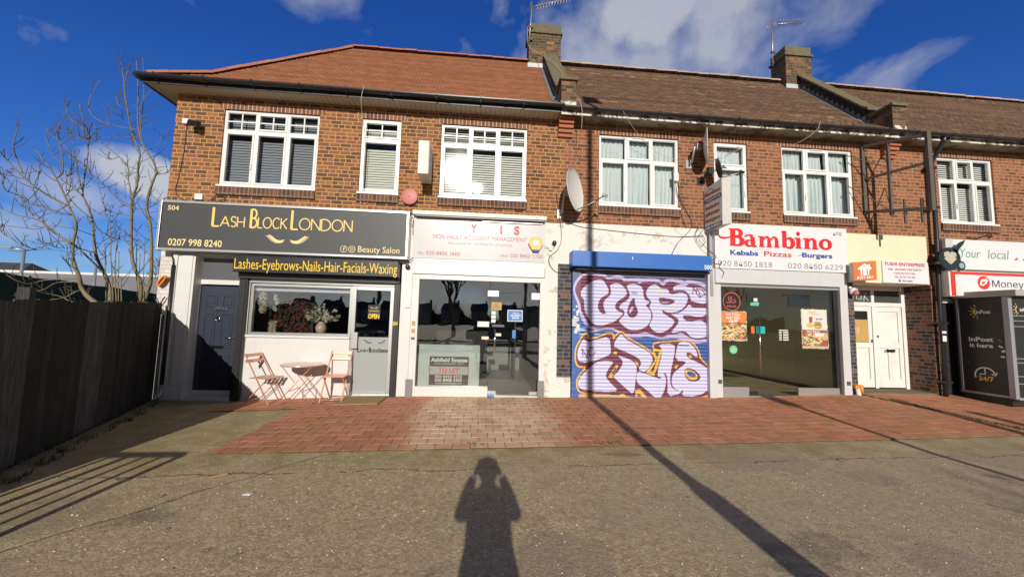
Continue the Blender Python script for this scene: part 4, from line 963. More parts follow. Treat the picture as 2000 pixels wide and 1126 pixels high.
boxes('board', M_signblack, t, (-.935, -.175, .042, .052, .31, .855)); boxes('board_centre', M_signwhite, t, (-.925, -.185, .036, .0415, .51, .665))
fb = MB(); frame_rects(fb, -.935, -.175, .50, .675, .012, .033, .0359); fb.build('board_edge', pm('maroon_edge', (.25, .05, .04), .5), t)
text('Ashfield Estates', -.91, -.20, .755, .075, .041, M_whiteink, t, bold=.03); text('LETTING & MANAGEMENT AGENTS', -.85, -.27, .70, .032, .041, M_whiteink, t, bold=.02)
text('TO LET', -.76, -.36, .545, .09, .0355, M_brightred, t, bold=.01); text('020 8450 0333', -.82, -.30, .445, .055, .041, M_whiteink, t, bold=.02); text('020 8908 3355', -.82, -.30, .375, .055, .041, M_whiteink, t, bold=.02); text('www.ashfieldestates.com', -.82, -.30, .33, .03, .041, M_whiteink, t, bold=.01)
# stickers on the glass
def sticker(name, lab, x0, x1, z0, z1, y, mat, cat='sticker', group=None): return tag(boxes(name, mat, None, (x0, x1, y-.003, y, z0, z1)), lab, cat, group)
s = sticker('sticker', 'tan square sticker on the glass office door above three white labels', .235, .44, 1.79, 1.945, .027, M_tan); text('NO SMOKING', .26, .41, 1.83, .03, .0235, M_ink, s); strokes([(arc(.337, 1.89, .025, .025, 0, 360, 16), .008)], M_ink, s, .0235, 'emblem')
s = sticker('sticker', 'blue white-edged closed notice on the glass office door', .56, .865, 1.57, 1.80, .027, M_signwhite, 'notice'); boxes('blue_field', M_bluest, s, (.575, .85, .021, .0235, 1.585, 1.785))
for i, w in enumerate(("WE'LL", 'BE RIGHT', 'BACK')): text(w, .66-.03*(i == 1), .80+.03*(i == 1), 1.715-.045*i, .035, .0205, M_whiteink, s, bold=.02)
for i, z in enumerate((1.70, 1.62, 1.54)): sticker('label', 'small white label on the glass office door, one of three under the tan sticker', .24, .325, z, z+.065, .027, M_signwhite, 'label', 'three white labels under the tan sticker')
sticker('label', 'white notice at the middle seam of the office window, left of the door handle', -.03, .20, 1.45, 1.555, .027, M_signwhite, 'label')
sticker('label', 'cream oval plate on the office window just left of the door seam', .06, .20, 1.205, 1.26, .027, M_cream, 'label'); sticker('label', 'cream push plate on the glass door right of its long handle', .335, .445, 1.275, 1.33, .027, M_cream, 'label')
sticker('sticker', 'narrow blue sticker on the right half of the glass office door', .665, .735, 1.24, 1.40, .027, M_bluest)
s = sticker('sticker', 'dark card payment sticker above the office door handle', .26, .50, 1.455, 1.50, .027, M_darkfilm)
tag(boxes('paper_scrap', M_bluest, None, (.20, .33, -.14, -.06, .115, .15), bevel=.01), 'crumpled blue wrapper lying before the office door', 'litter')
# office sign
Q = thing('shop_sign', 'faded white claims-office sign with most raised letters missing', 'sign', (0, 0, 2.75))
boxes('sign_panel', pm('glossy_white_panel', (.57, .575, .58), .16, .03, 3, dirt=.2, dirtcol=(.5, .46, .4)), Q, (-1.34, 1.275, -.065, -.001, 2.762, 3.60))
boxes('trough_light', M_offwhite, Q, (-1.36, 1.285, -.19, -.01, 3.602, 3.685), bevel=.008)
boxes('light_diffuser', pm('smoked_diffuser', (.10, .09, .09), .4), Q, (-1.30, 1.25, -.17, -.03, 3.575, 3.601))
boxes('hanging_bar', M_greymet, Q, (.0, 1.22, -.10, -.085, 3.535, 3.552))
for c, a, b_ in (('Y', -.225, -.10), ('I', .365, .405), ('S', .64, .755)): text(c, a, b_, 3.32, .165, -.066, M_pinkred, Q, bold=.03, ext=.02)
ghost = pm('letter_ghosts', (.74, .74, .73), .12, .02, 3)
for c, a, b_ in (('S', -.86, -.74), ('T', -.70, -.58), ('A', -.40, -.26), ('C', -.02, .10), ('L', .16, .24), ('A', .24, .34)): text(c, a, b_, 3.32, .165, -.066, ghost, Q, bold=.02, ext=.001)
dots = MB()
for i in range(22): x = rng.choice([rng.uniform(-1.2, -.3), rng.uniform(.1, 1.15)]); z = rng.uniform(3.32, 3.5); dots.box(x-.004, x+.004, -.067, -.0652, z-.004, z+.004)
tag(dots.build('fixing_holes', M_greymet, Q), None, None, None, 'stuff')
text('NON FAULT ACCIDENT MANAGEMENT', -.955, .90, 3.165, .085, -.066, M_pink, Q, bold=.006); text('REGULATED BY THE MINISTRY OF JUSTICE', -.65, .60, 3.06, .045, -.066, M_pink, Q, bold=.004)
text('TEL:', -1.25, -1.11, 2.835, .05, -.066, M_pink, Q); text('020 8450 1660', -1.08, -.42, 2.835, .075, -.066, M_pink, Q, bold=.006); text('FAX:', .39, .545, 2.845, .05, -.066, M_pink, Q); text('020 8450 1720', .575, 1.235, 2.845, .075, -.066, M_pink, Q, bold=.006)
hx = thing('alarm_box', 'yellow hexagonal alarm box on the white office sign', 'alarm box', (1.085, -.1, 3.12))
hp = [(1.085+.155*math.cos(R(a)), 3.135+.155*math.sin(R(a))) for a in range(0, 360, 60)]; hm = MB(); hm.prism(hp, -.13, -.068); hm.build('case', M_yellowbox, hx, .01)
boxes('label_plate', M_whiteink, hx, (1.03, 1.14, -.134, -.1305, 3.10, 3.185)); boxes('strobe_light', M_navy, hx, (1.02, 1.15, -.12, -.08, 2.965, 3.0), bevel=.008)

# ---------------------------------------------------------------- middle unit: graffiti shutter
boxes('rendered_wall', M_render, B, (XB+.001, 4.84, -.010, .2, 2.70, 3.625)); boxes('rendered_wall', M_render, B, (1.34, 1.84, -.03, .0-.011, .06, .50))
boxes('dark_brick_pilaster', M_bluebrick, B, (1.56, 1.84, -.022, .2, .501, 2.76)); boxes('side_pier', M_render, B, (XB+.001, 1.84, -.009, .2, 0, .5))
boxes('grey_post', M_shutbox, B, (4.70, 4.845, -.10, .15, .12, 2.78), bevel=.004); boxes('grey_post_cap', M_greymet, B, (4.74, 4.80, -.115, -.101, 2.2, 3.62))
rs = thing('roller_shutter', 'closed roller shutter under a blue hood, sprayed with white and maroon graffiti letters', 'shutter', (3.3, 0, .1))
hd = MB(); hd.box(1.79, 4.665, -.30, -.011, 2.69, 2.995); hd.build('hood', M_blue, rs, .006)
boxes('bottom_rail', M_greymet, rs, (1.95, 4.72, -.012, .03, .08, .125))
G1x0, G1x1, G1y0, G1y1 = 40., 1890., 85., 1806.
def pf(p, f=0): return [(x, y+f) for x, y in p]
WHT, MAR, LIL, YEL, BLU = (.56, .55, .76), (.15, .03, .055), (.46, .40, .66), (.72, .43, .05), (.035, .10, .34)
def graffiti(cv):
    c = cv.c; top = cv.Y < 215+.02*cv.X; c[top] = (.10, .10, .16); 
    r_ = np.random.RandomState(3)
    for _ in range(26): x = r_.uniform(60, 130); y = r_.uniform(560, 960); cv.disc(x, y, r_.uniform(6, 22), r_.uniform(8, 30), (.66, .66, .66))
    for _ in range(30): x = r_.uniform(135, 380); y = r_.uniform(880, 1000); cv.disc(x, y, r_.uniform(20, 70), 4, (.50, .52, .66))
    sm = smoothpoly
    cv.fill(sm([(40,300),(150,150),(270,115),(460,125),(510,185),(640,138),(710,160),(740,195),(900,170),(970,180),(1180,165),(1240,235),(1290,160),(1520,180),(1545,215),(1560,175),(1820,205),(1880,280),(1895,420),(1895,1000),(1870,1030),(1700,1060),(1560,1040),(1420,990),(1300,1000),(1200,1010),(1100,990),(1010,970),(900,1000),(760,990),(650,940),(540,885),(420,910),(280,900),(200,830),(130,700),(110,560),(60,450)]), LIL)
    cv.fill(sm([(65,360),(110,250),(190,170),(300,160),(460,170),(500,215),(600,190),(690,195),(720,240),(890,220),(930,260),(970,225),(1190,218),(1250,285),(1310,205),(1420,212),(1560,270),(1600,225),(1760,240),(1860,330),(1878,420),(1835,530),(1888,605),(1815,700),(1892,830),(1892,970),(1750,1010),(1620,1000),(1490,905),(1440,935),(1310,945),(1240,985),(1150,975),(1060,935),(1010,915),(860,955),(740,945),(620,890),(560,865),(380,890),(280,860),(170,680),(130,520),(85,430)]), MAR)
    for p in ([(150,390),(200,320),(290,250),(380,212),(450,222),(490,290),(522,350),(515,410),(460,440),(415,470),(385,530),(375,590),(395,645),(440,690),(490,690),(460,610),(448,540),(480,480),(545,430),(552,350),(530,290),(600,255),(670,262),(745,330),(765,400),(730,445),(650,495),(608,550),(605,600),(640,645),(715,660),(690,705),(600,785),(480,832),(400,848),(310,822),(240,735),(200,620),(205,500),(150,445)],
              [(750,282),(850,252),(940,280),(985,335),(980,420),(1012,490),(1085,505),(1000,550),(1065,600),(1095,690),(1060,800),(1000,860),(880,902),(780,890),(690,820),(650,768),(735,690),(722,620),(655,605),(680,540),(770,490),(805,425),(790,365)],
              [(1015,370),(1050,295),(1130,252),(1180,272),(1215,312),(1320,312),(1325,365),(1370,392),(1480,352),(1560,372),(1590,430),(1560,530),(1480,612),(1380,642),(1290,640),(1225,595),(1240,650),(1330,705),(1400,745),(1388,800),(1320,870),(1235,922),(1150,924),(1080,865),(1055,820),(1105,730),(1105,650),(1055,570),(1098,495),(1030,440)],
              [(1370,342),(1400,265),(1500,248),(1640,290),(1760,268),(1855,350),(1862,430),(1825,508),(1740,500),(1620,470),(1622,420),(1575,345),(1500,318)],
              [(1600,510),(1640,565),(1730,562),(1815,555),(1866,608),(1805,682),(1700,692),(1560,665),(1505,680),(1530,735),(1600,765),(1720,735),(1790,740),(1855,830),(1855,945),(1760,985),(1620,985),(1560,900),(1490,888),(1430,912),(1335,922),(1445,800),(1458,735),(1400,690),(1335,655),(1460,652),(1560,570)]): cv.fill(sm(p), WHT)
    cv.fill(sm([(870,430),(800,510),(762,640),(778,715),(850,735),(912,670),(902,600),(868,540)]), MAR); cv.fill(sm([(800,590),(850,565),(845,620),(785,690)]), LIL)
    cv.fill(sm([(1190,425),(1425,465),(1370,528),(1230,540),(1192,490)], 1), MAR); cv.fill(sm([(1220,492),(1365,500),(1230,522)], 1), LIL)
    cv.disc(860, 385, 45, 22, (.30, .34, .52)); cv.disc(1170, 320, 60, 16, (.66, .60, .40)); cv.disc(1215, 365, 26, 20, (.66, .58, .30)); cv.disc(1390, 530, 30, 20, (.66, .62, .40))
    for s in ([(1650,370),(1665,285),(1700,350),(1700,290)], [(1700,290),(1705,370),(1745,410),(1820,380),(1790,310),(1720,290)], [(1720,300),(1760,410)]): cv.line(s, 13, MAR)
    # lower word
    o = 842; S = sm(pf([(90,420),(100,300),(170,180),(238,105),(252,195),(330,190),(565,85),(580,190),(660,95),(705,92),(740,150),(900,240),(1040,320),(1110,390),(1138,440),(1100,520),(1010,620),(1130,662),(1230,320),(1190,305),(1120,300),(1120,220),(1430,200),(1500,178),(1600,190),(1680,260),(1720,350),(1732,430),(1880,560),(1905,650),(1895,800),(1800,960),(1150,965),(900,950),(850,950),(700,930),(250,905),(140,880),(110,780),(130,690),(255,560),(130,550),(100,500)], o), 1)
    cv.fill(S, YEL, 19); cv.fill(S, MAR)
    for p in ([(110,420),(118,310),(190,185),(215,205),(270,228),(360,190),(532,148),(550,300),(552,385),(430,440),(300,492),(200,500),(128,480)],
              [(130,720),(250,590),(365,490),(480,470),(592,482),(540,550),(488,640),(490,700),(560,780),(655,872),(500,882),(250,870),(150,845),(118,790)],
              [(588,262),(620,180),(690,98),(740,172),(900,262),(1040,332),(1100,412),(1098,480),(1010,622),(905,585),(955,500),(920,430),(750,350),(610,295)],
              [(632,395),(780,440),(880,500),(892,580),(872,740),(852,925),(740,830),(600,700),(580,682),(660,600),(712,500),(690,450)],
              [(892,600),(1000,635),(1130,682),(1205,712),(1245,610),(1282,720),(1255,860),(1200,955),(1140,965),(1010,845),(880,755)],
              [(1170,232),(1392,230),(1402,300),(1375,450),(1335,620),(1328,780),(1390,858),(1500,842),(1450,905),(1290,940),(1300,700),(1262,600),(1215,690),(1150,660),(1238,320)],
              [(1430,250),(1480,188),(1570,188),(1660,260),(1702,350),(1700,420),(1600,335),(1545,350),(1575,420),(1700,468),(1850,560),(1890,640),(1885,780),(1800,882),(1650,935),(1470,925),(1520,850),(1400,848),(1348,780),(1360,640),(1450,560),(1575,462),(1395,455)]): cv.fill(sm(pf(p, o), 1), WHT)
    cv.fill(sm(pf([(1530,545),(1640,560),(1745,650),(1720,725),(1600,742),(1518,660)], o)), MAR); cv.fill(sm(pf([(1535,560),(1640,590),(1708,655),(1690,705),(1600,715),(1525,640)], o)), YEL); cv.fill(sm(pf([(1560,590),(1630,600),(1690,655),(1640,682),(1555,650)], o)), BLU)
    cv.fill(pf([(630,515),(515,690),(565,702),(645,545)], o), YEL); cv.fill(pf([(615,555),(555,650),(585,655),(625,575)], o), (.03, .05, .08))
    cv.fill(pf([(1120,662),(1005,628),(1100,500),(1150,440),(1110,380),(1100,310),(1190,315),(1215,350)], o), YEL); cv.fill(pf([(1110,610),(1065,605),(1130,500),(1165,420),(1120,335),(1190,335)], o), (.02, .05, .12))
    for p in ([(580,370),(600,345),(640,360),(615,390)], [(865,465),(905,490),(915,545),(890,520)], [(1570,385),(1620,375),(1630,405),(1600,415)], [(1390,520),(1455,512),(1410,565),(1395,550)], [(575,120),(625,130),(585,190)], [(680,910),(720,905),(760,960),(620,965)], [(870,855),(935,850),(1035,964),(875,964)], [(1420,955),(1430,935),(1460,964)], [(1880,870),(1905,820),(1900,900),(1790,964),(1740,964)]): cv.fill(pf(p, o), YEL)
    cv.fill(pf([(895,905),(930,905),(965,964),(890,964)], o), (.10, .14, .2)); cv.fill(pf([(130,915),(640,925),(640,966),(130,966)], o), (.52, .36, .12))
    cv.line(pf([(1458,245),(1585,247)], o), 17, (.01, .01, .01))
    for s in ([(180,320),(190,420)], [(180,320),(245,445)], [(245,445),(248,330)], [(330,310),(290,300),(270,350),(275,410),(330,400),(345,355)]): cv.line(pf(s, o), 11, (.15, .03, .05))
cv = Canvas(G1x0, G1x1, G1y0, G1y1, 460, 325, BLU); graffiti(cv)
sx = 1.86 + (cv.X-G1x0)/(G1x1-G1x0)*(4.80-1.86)*1.0; sz = 2.665 + (cv.Y-G1y0)/(G1y1-G1y0)*(.10-2.665)
# painted slat curtain between the two guides
nsl = 36; ph = (sz-.1)/(2.565)*nsl; fr_ = ph-np.floor(ph); prf = .014*np.abs(np.sin(np.pi*fr_))**.55
cols = cv.c.copy(); jn = (fr_ < .10) | (fr_ > .95); cols[jn] = cols[jn]*.30+np.array((.012, .018, .06))
L0, L1_ = 28, 448
P = np.stack([sx, .012-prf, sz], -1); painted_grid('slat_curtain', P[:, L0-1:L1_+1], cols[:, L0-1:L1_+1], M_paint, rs)
for (a, b_, sid) in ((0, L0, 'l'), (L1_, 460, 'r')):
    x0 = sx[0, a]; x1 = sx[0, b_-1]; Pg = np.stack([sx, np.full_like(sx, -.045), sz], -1)[:, a:b_]; g = painted_grid('guide_rail', Pg, cv.c[:, a:b_], M_paint, rs)
    boxes('guide_body', M_blue, g, (x0, x1, -.044, .05, .10, 2.665))
boxes('slot_cover', M_blackmet, rs, (1.90, 4.69, -.18, .03, 2.64, 2.689)); boxes('lock_box', M_greymet, rs, (1.845, 1.94, -.10, -.046, 1.50, 1.66), bevel=.006)
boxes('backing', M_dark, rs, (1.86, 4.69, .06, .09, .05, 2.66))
text('500', 4.50, 4.66, 2.72, .085, -.301, M_whiteink, rs, bold=.02); text('1', 3.0, 3.015, 2.86, .05, -.301, M_whiteink, rs)

# ---------------------------------------------------------------- takeaway shopfront
S3 = thing('shopfront', 'grey-framed takeaway shopfront with dark glass and pizza posters', 'shopfront', (6.3, 0, .1), 'shopfronts')
boxes('shutter_box', M_shutbox, S3, (4.846, 7.655, -.125, .1, 2.475, 2.775), bevel=.006)
boxes('shutter_guide', M_shutbox, S3, (4.846, 5.00, -.06, .1, .13, 2.474), bevel=.004); boxes('shutter_guide', M_shutbox, S3, (7.665, 7.84, -.08, .1, .13, 2.776), bevel=.004)
boxes('head_rail', M_alu, S3, (5.0, 7.665, -.045, .08, 2.41, 2.474)); boxes('threshold', M_alu, S3, (5.0, 7.665, -.05, .1, .13, .175))
boxes('kick_panel', M_alu, S3, (5.0, 5.60, -.01, .04, .176, .345)); boxes('kick_panel', M_alu, S3, (6.69, 7.62, -.01, .04, .176, .345)); boxes('jamb', M_blackmet, S3, (7.575, 7.664, -.005, .1, .35, 2.409))
boxes('pane', M_plain, S3, (5.0, 5.598, .01, .018, .346, 2.409)); boxes('pane', M_plain, S3, (6.692, 7.574, .01, .018, .346, 2.409))
d3 = boxes('door', M_plain, S3, (5.60, 6.69, .008, .018, .19, 2.409))
for q_ in ((5.61, 5.80, -.01, .0075, .19, .26), (5.61, 5.76, -.004, .0075, 2.10, 2.28), (6.42, 6.62, -.004, .0075, 2.24, 2.30)): boxes('patch_fitting', M_blackmet, d3, q_)
hb = MB(); hb.tube([(5.84, -.05, .59), (5.84, -.05, 1.80)], .014, 8); hb.tube([(5.84, .01, .7), (5.84, -.05, .7)], .008, 6); hb.tube([(5.84, .01, 1.7), (5.84, -.05, 1.7)], .008, 6); hb.build('handle', M_chrome, d3)
boxes('lock_knob', M_rust, S3, (4.90, 4.97, -.085, -.061, .42, .50), (7.72, 7.79, -.105, -.081, .42, .50), bevel=.006)
room(S3, 4.9, 7.64, .16, 2.6, .1, 4.2, M_tilewall, M_tilefloor)
boxes('counter', pm('white_counter', (.62, .62, .58), .4), S3, (4.92, 5.52, .9, 1.6, .165, 1.12)); boxes('menu_screen', M_black, S3, (6.86, 7.36, .35, .40, 2.06, 2.33)); boxes('skirting', M_blackmet, S3, (5.9, 7.63, 4.15, 4.19, .165, .30), (7.60, 7.635, .12, 4.1, .165, .28))
def pizza(cv, cx, cy, rx, ry, seed):
    r_ = np.random.RandomState(seed); cv.disc(cx, cy, rx, ry, (.50, .27, .08)); cv.disc(cx, cy, rx*.88, ry*.85, (.62, .45, .18))
    for _ in range(130):
        a = r_.uniform(0, 6.28); q = math.sqrt(r_.uniform(0, .72)); col = [(.05, .03, .02), (.35, .05, .03), (.66, .56, .32), (.12, .2, .05), (.7, .6, .4)][r_.randint(5)]
        cv.disc(cx+rx*q*math.cos(a), cy+ry*q*math.sin(a), r_.uniform(.012, .032), r_.uniform(.008, .02), col)
def poster(name, lab, x0, x1, z0, z1, y, paint, ragged=True):
    cv = Canvas(x0, x1, z0, z1, 90, 100, (.6, .6, .55)); paint(cv); P = np.stack([cv.X, np.full_like(cv.X, y), cv.Y], -1)
    t = thing(name, lab, 'poster', ((x0+x1)/2, y, z0)); painted_grid('printed_sheet', P[::-1], cv.c[::-1], M_print, t)
    b = MB(); r_ = random.Random(int(x0*100)); n = 22; e = .022
    ring = [(x0+(x1-x0)*i/n, z0) for i in range(n)]+[(x1, z0+(z1-z0)*i/n) for i in range(n)]+[(x1-(x1-x0)*i/n, z1) for i in range(n)]+[(x0, z1-(z1-z0)*i/n) for i in range(n)]
    cx, cz = (x0+x1)/2, (z0+z1)/2; out = [(p[0]+math.copysign(r_.uniform(0, e), p[0]-cx), y+.002, p[1]+math.copysign(r_.uniform(0, e), p[1]-cz)) for p in ring]; b.face(out, .5)
    b.build('torn_paper_backing', pm('torn_paper', (.50, .44, .32), .9, .15, 30), t, fix=False); return t
def pA(cv):
    cv.c[:] = (.66, .20, .04); mk = cv.Y < 1.66; cv.c[mk] = (.16, .07, .05); r_ = np.random.RandomState(2)
    for _ in range(14): cv.disc(r_.uniform(5, 5.6), r_.uniform(1.55, 1.66), .05, .03, [(.45, .05, .04), (.6, .5, .3), (.2, .25, .08)][r_.randint(3)])
    pizza(cv, 5.27, 1.46, .30, .165, 4); mk = cv.Y < 1.325; cv.c[mk] = (.46, .33, .2)
t = poster('poster', 'orange any-pizza poster on the left pane of the takeaway window', 5.01, 5.585, 1.30, 1.89, .005, pA)
text('ANY PIZZA', 5.13, 5.45, 1.81, .05, .003, M_whiteink, t, bold=.02); text('ANY SIZE', 5.14, 5.44, 1.74, .05, .003, M_whiteink, t, bold=.02); text('£6.99', 5.2, 5.40, 1.67, .055, .003, M_whiteink, t, bold=.03)
def pB(cv):
    cv.c[:] = (.62, .63, .58)
    cv.fill([(7.0, 1.83), (7.09, 1.83), (7.075, 1.70), (7.01, 1.70)], (.40, .06, .06)); cv.disc(7.02, 1.645, .08, .05, (.64, .44, .08)); cv.disc(7.2, 1.70, .09, .03, (.45, .24, .07)); cv.disc(7.2, 1.65, .10, .03, (.30, .15, .05)); cv.disc(7.2, 1.625, .10, .018, (.62, .5, .1)); cv.disc(7.2, 1.60, .09, .02, (.45, .24, .07))
t = poster('poster', 'white burger and drink poster on the takeaway window, above the pizza poster', 6.84, 7.41, 1.555, 1.985, .005, pB)
text('BURGER', 6.99, 7.17, 1.915, .038, .003, M_gold, t, bold=.03); text('MEALS', 7.06, 7.25, 1.87, .038, .003, M_gold, t, bold=.03); text('£5.99', 7.16, 7.30, 1.77, .035, .003, M_ink, t, bold=.02)
def pC(cv):
    cv.c[:] = (.30, .08, .05); cv.disc(7.35, 1.42, .1, .08, (.5, .38, .2)); pizza(cv, 7.06, 1.35, .24, .14, 9); cv.fill([(7.13, 1.42), (7.33, 1.42), (7.33, 1.49), (7.13, 1.49)], (.66, .64, .58)); cv.c[cv.Y < 1.215] = (.5, .4, .25)
t = poster('poster', 'torn pizza poster on the right pane of the takeaway window, below the burger poster', 6.84, 7.42, 1.17, 1.545, .005, pC); text('ANY PIZZA', 6.93, 7.24, 1.495, .04, .003, M_whiteink, t, bold=.02)
t = thing('sticker', 'round red halal roundel on the left pane of the takeaway window', 'sticker', (5.275, .006, 2.1))
HR = pm('coral_red_print', (.55, .10, .07), .5)
disc_ = MB(); disc_.lathe((5.275, .008, 2.105), (0, -1, 0), [(0, .195), (.002, .195)], 32); disc_.build('disc', M_signblack, t)
strokes([(arc(5.275, 2.105, .187, .187, 0, 360, 36), .017), ([(5.20, 2.20), (5.21, 2.13), (5.24, 2.085), (5.33, 2.085), (5.37, 2.10), (5.335, 2.145), (5.31, 2.14)], .016), ([(5.28, 2.21), (5.262, 2.09)], .014), ([(5.16, 2.10), (5.17, 2.075), (5.21, 2.08), (5.24, 2.095)], .014), ([(5.235, 2.215), (5.25, 2.14)], .013), ([(5.345, 2.17), (5.352, 2.175)], .014)], HR, t, .005, 'arabic_lettering')
text('HALAL', 5.165, 5.385, 1.985, .045, .005, HR, t, bold=.03)
sticker('sticker', 'green sticker near the top of the takeaway door', 5.69, 5.88, 2.03, 2.11, .006, M_mint); s = sticker('sticker', 'white hygiene label above the green sticker on the takeaway door', 5.70, 5.85, 2.125, 2.19, .006, M_signwhite)
sticker('sticker', 'small orange sticker beside the takeaway door handle', 5.69, 5.765, 1.45, 1.60, .006, M_orange); sticker('sticker', 'turquoise square sticker behind the takeaway door handle', 5.81, 6.0, 1.45, 1.60, .006, M_teal)
t = thing('sticker', 'round mint sticker low on the left pane of the takeaway window', 'sticker', (5.29, .006, 1.1)); dm_ = MB(); dm_.lathe((5.29, .008, 1.105), (0, -1, 0), [(0, .088), (.002, .088)], 28); dm_.build('disc', M_mint, t); text('Uber', 5.235, 5.345, 1.105, .035, .005, M_whiteink, t); text('Eats', 5.24, 5.34, 1.06, .035, .005, M_whiteink, t)
t = thing('sticker', 'white opening hours lettering in the middle of the takeaway door', 'sticker', (6.4, .006, 1.3)); lb = MB()
for i in range(7): z = 1.54-i*.034; lb.box(6.31, 6.31+(.2 if i == 0 else .06), .002, .006, z-.016, z); lb.box(6.40, 6.52, .002, .006, z-.016, z) if i else None
lb.build('opening_hours', M_whiteink, t)
# takeaway sign
Q = thing('shop_sign', 'white takeaway sign with big red name and blue and red menu words', 'sign', (6.3, -.1, 2.8))
boxes('sign_panel', M_signwhite, Q, (4.85, 7.84, -.125, -.012, 2.785, 3.745), bevel=.004)
def bam():
    s = []; w = .105; z0, xh, H = 3.262, 3.50, 3.635
    def stem(x, za, zb, ser=True, ww=w):
        s.append(([(x, za), (x, zb)], ww))
        if ser: s.append(([(x-ww*.72, za+.014), (x+ww*.78, za+.014)], .028)); s.append(([(x-ww*.85, zb-.014), (x, zb-.014)], .028))
    # B with swash
    s.append(([(5.245, z0), (5.245, H)], .115)); s.append(([(5.16, H-.014), (5.30, H-.014)], .03)); s.append(([(5.17, z0+.014), (5.30, z0+.014)], .03))
    s.append(([(5.28, H-.02)]+arc(5.34, 3.545, .085, .072, 85, -85, 10)+[(5.28, 3.468)], [.04]+[.05, .06, .075, .09, .1, .1, .1, .09, .075, .06, .05]+[.04])); s.append(([(5.28, 3.455)]+arc(5.35, 3.37, .10, .088, 85, -85, 10)+[(5.28, z0+.018)], [.04]+[.05, .06, .08, .1, .115, .115, .115, .1, .08, .06, .05]+[.036]))
    s.append(([(4.93, 3.475), (4.97, 3.435), (5.05, 3.42), (5.13, 3.435), (5.22, 3.455)], [.03, .05, .048, .035, .03]))
    # a
    s.append((arc(5.60, 3.455, .085, .05, 165, 20, 8), [.05, .045, .04, .036, .036, .045, .06, .08, .09])); s.append(([(5.685, 3.475), (5.688, 3.33), (5.70, 3.285), (5.735, 3.272), (5.78, 3.275)], [.10, .105, .09, .05, .025])); s.append((arc(5.615, 3.335, .075, .062, 75, 395, 16), [.03]*2+[.05, .07, .085, .09, .085, .07, .06, .05, .045, .04, .035, .035, .03, .03, .03]))
    # m
    stem(5.885, z0, xh, ww=.09); 
    for x in (6.055, 6.225): s.append(([(x-.13, 3.42), (x-.09, 3.475), (x-.04, 3.485), (x-.005, 3.45), (x, z0)], [.03, .045, .055, .075, .09])); s.append(([(x-.065, z0+.012), (x+.07, z0+.012)], .025))
    # b
    s.append(([(6.40, z0+.01), (6.40, H)], .1)); s.append(([(6.335, H-.014), (6.42, H-.014)], .028)); s.append((arc(6.50, 3.375, .09, .105, 130, -140, 16), [.03, .035, .045, .06, .075, .09, .1, .105, .105, .1, .09, .075, .06, .05, .045, .04, .035]))
    # i
    stem(6.715, z0, xh, ww=.1); s.append((arc(6.715, 3.585, .022, .022, 0, 360, 12), .05))
    # n
    stem(6.91, z0, xh, ww=.1); s.append(([(6.95, 3.42), (6.99, 3.475), (7.045, 3.485), (7.085, 3.45), (7.09, z0)], [.03, .045, .055, .085, .1])); s.append(([(7.02, z0+.012), (7.165, z0+.012)], .026))
    # o
    s.append((arc(7.335, 3.38, .105, .10, 0, 360, 28), [.105+.0-.06*abs(math.sin(2*math.pi*i/28))**1.2 for i in range(29)]))
    return s
strokes(bam(), M_red, Q, -.126)
text('Kebabs', 5.18, 5.80, 3.075, .105, -.126, M_navy, Q, bold=.03); text('Pizzas', 5.93, 6.55, 3.075, .105, -.126, M_red, Q, bold=.015); text('Burgers', 6.79, 7.48, 3.085, .10, -.126, M_navy, Q, bold=.03)
strokes([([(6.69, 3.115), (6.74, 3.12), (6.80, 3.13)], [.006, .012, .012])], M_navy, Q, -.126)
text('020 8450 1818', 4.91, 6.10, 2.835, .11, -.126, M_ink, Q, fnt='Inter.woff2', bold=-.006); text('020 8450 6229', 6.46, 7.71, 2.84, .11, -.126, M_ink, Q, fnt='Inter.woff2', bold=-.006); text('498', 7.52, 7.72, 3.58, .085, -.126, M_ink, Q, fnt='Inter.woff2', bold=-.006)

# ---------------------------------------------------------------- the two flat doors with cream fascia
boxes('dark_brick_pilaster', M_bluebrick, B, (7.85, 8.02, -.02, .5, .1, 2.78)); boxes('brick_return', M_bluebrick, B, (8.02, 8.06, .0, .62, .1, 2.6))
boxes('cream_fascia', M_cream, B, (7.86, 9.77, -.10, .6, 2.595, 3.66), bevel=.01); boxes('shopfront_beam', M_render, B, (4.846, 7.855, .101, .25, 2.42, 3.625))
boxes('painted_brick_pier', M_mixbrick, D_, (9.875, 10.03, -.03, .7, .05, 2.60)); boxes('brick_band', M_brick2, D_, (9.78, 10.2, -.003, .2, 2.6, 3.618))
ef = MB(); ef.box(8.06, 9.875, .50, .60, 2.50, 2.62); ef.box(8.06, 9.875, .498, .60, 2.13, 2.22); ef.box(9.03, 9.10, .50, .60, .27, 2.13); ef.box(9.03, 9.10, .502, .6, 2.22, 2.5); ef.box(9.79, 9.875, .50, .60, .25, 2.13); ef.box(9.79, 9.875, .502, .6, 2.22, 2.5); ef.box(8.06, 8.16, .50, .60, .27, 2.5)
e = ef.build('door_frame', M_whitedoor, B, .004); [boxes('fanlight', pm('dusty_dark_glass', (.06, .065, .06), .25, .3, 8), e, q_) for q_ in ((8.16, 9.03, .54, .55, 2.22, 2.50), (9.10, 9.79, .54, .55, 2.22, 2.50))]
strokes([([(8.56, 2.40), (8.66, 2.41)], .012), ([(8.63, 2.46), (8.62, 2.27)], .012), ([(8.70, 2.44), (8.70, 2.30), (8.78, 2.28), (8.82, 2.42), (8.83, 2.28)], .012), ([(8.88, 2.25), (8.90, 2.44)], .012), ([(8.97, 2.44), (8.90, 2.36), (8.99, 2.26)], .012)], M_whiteink, e, .539, 'painted_scrawl')
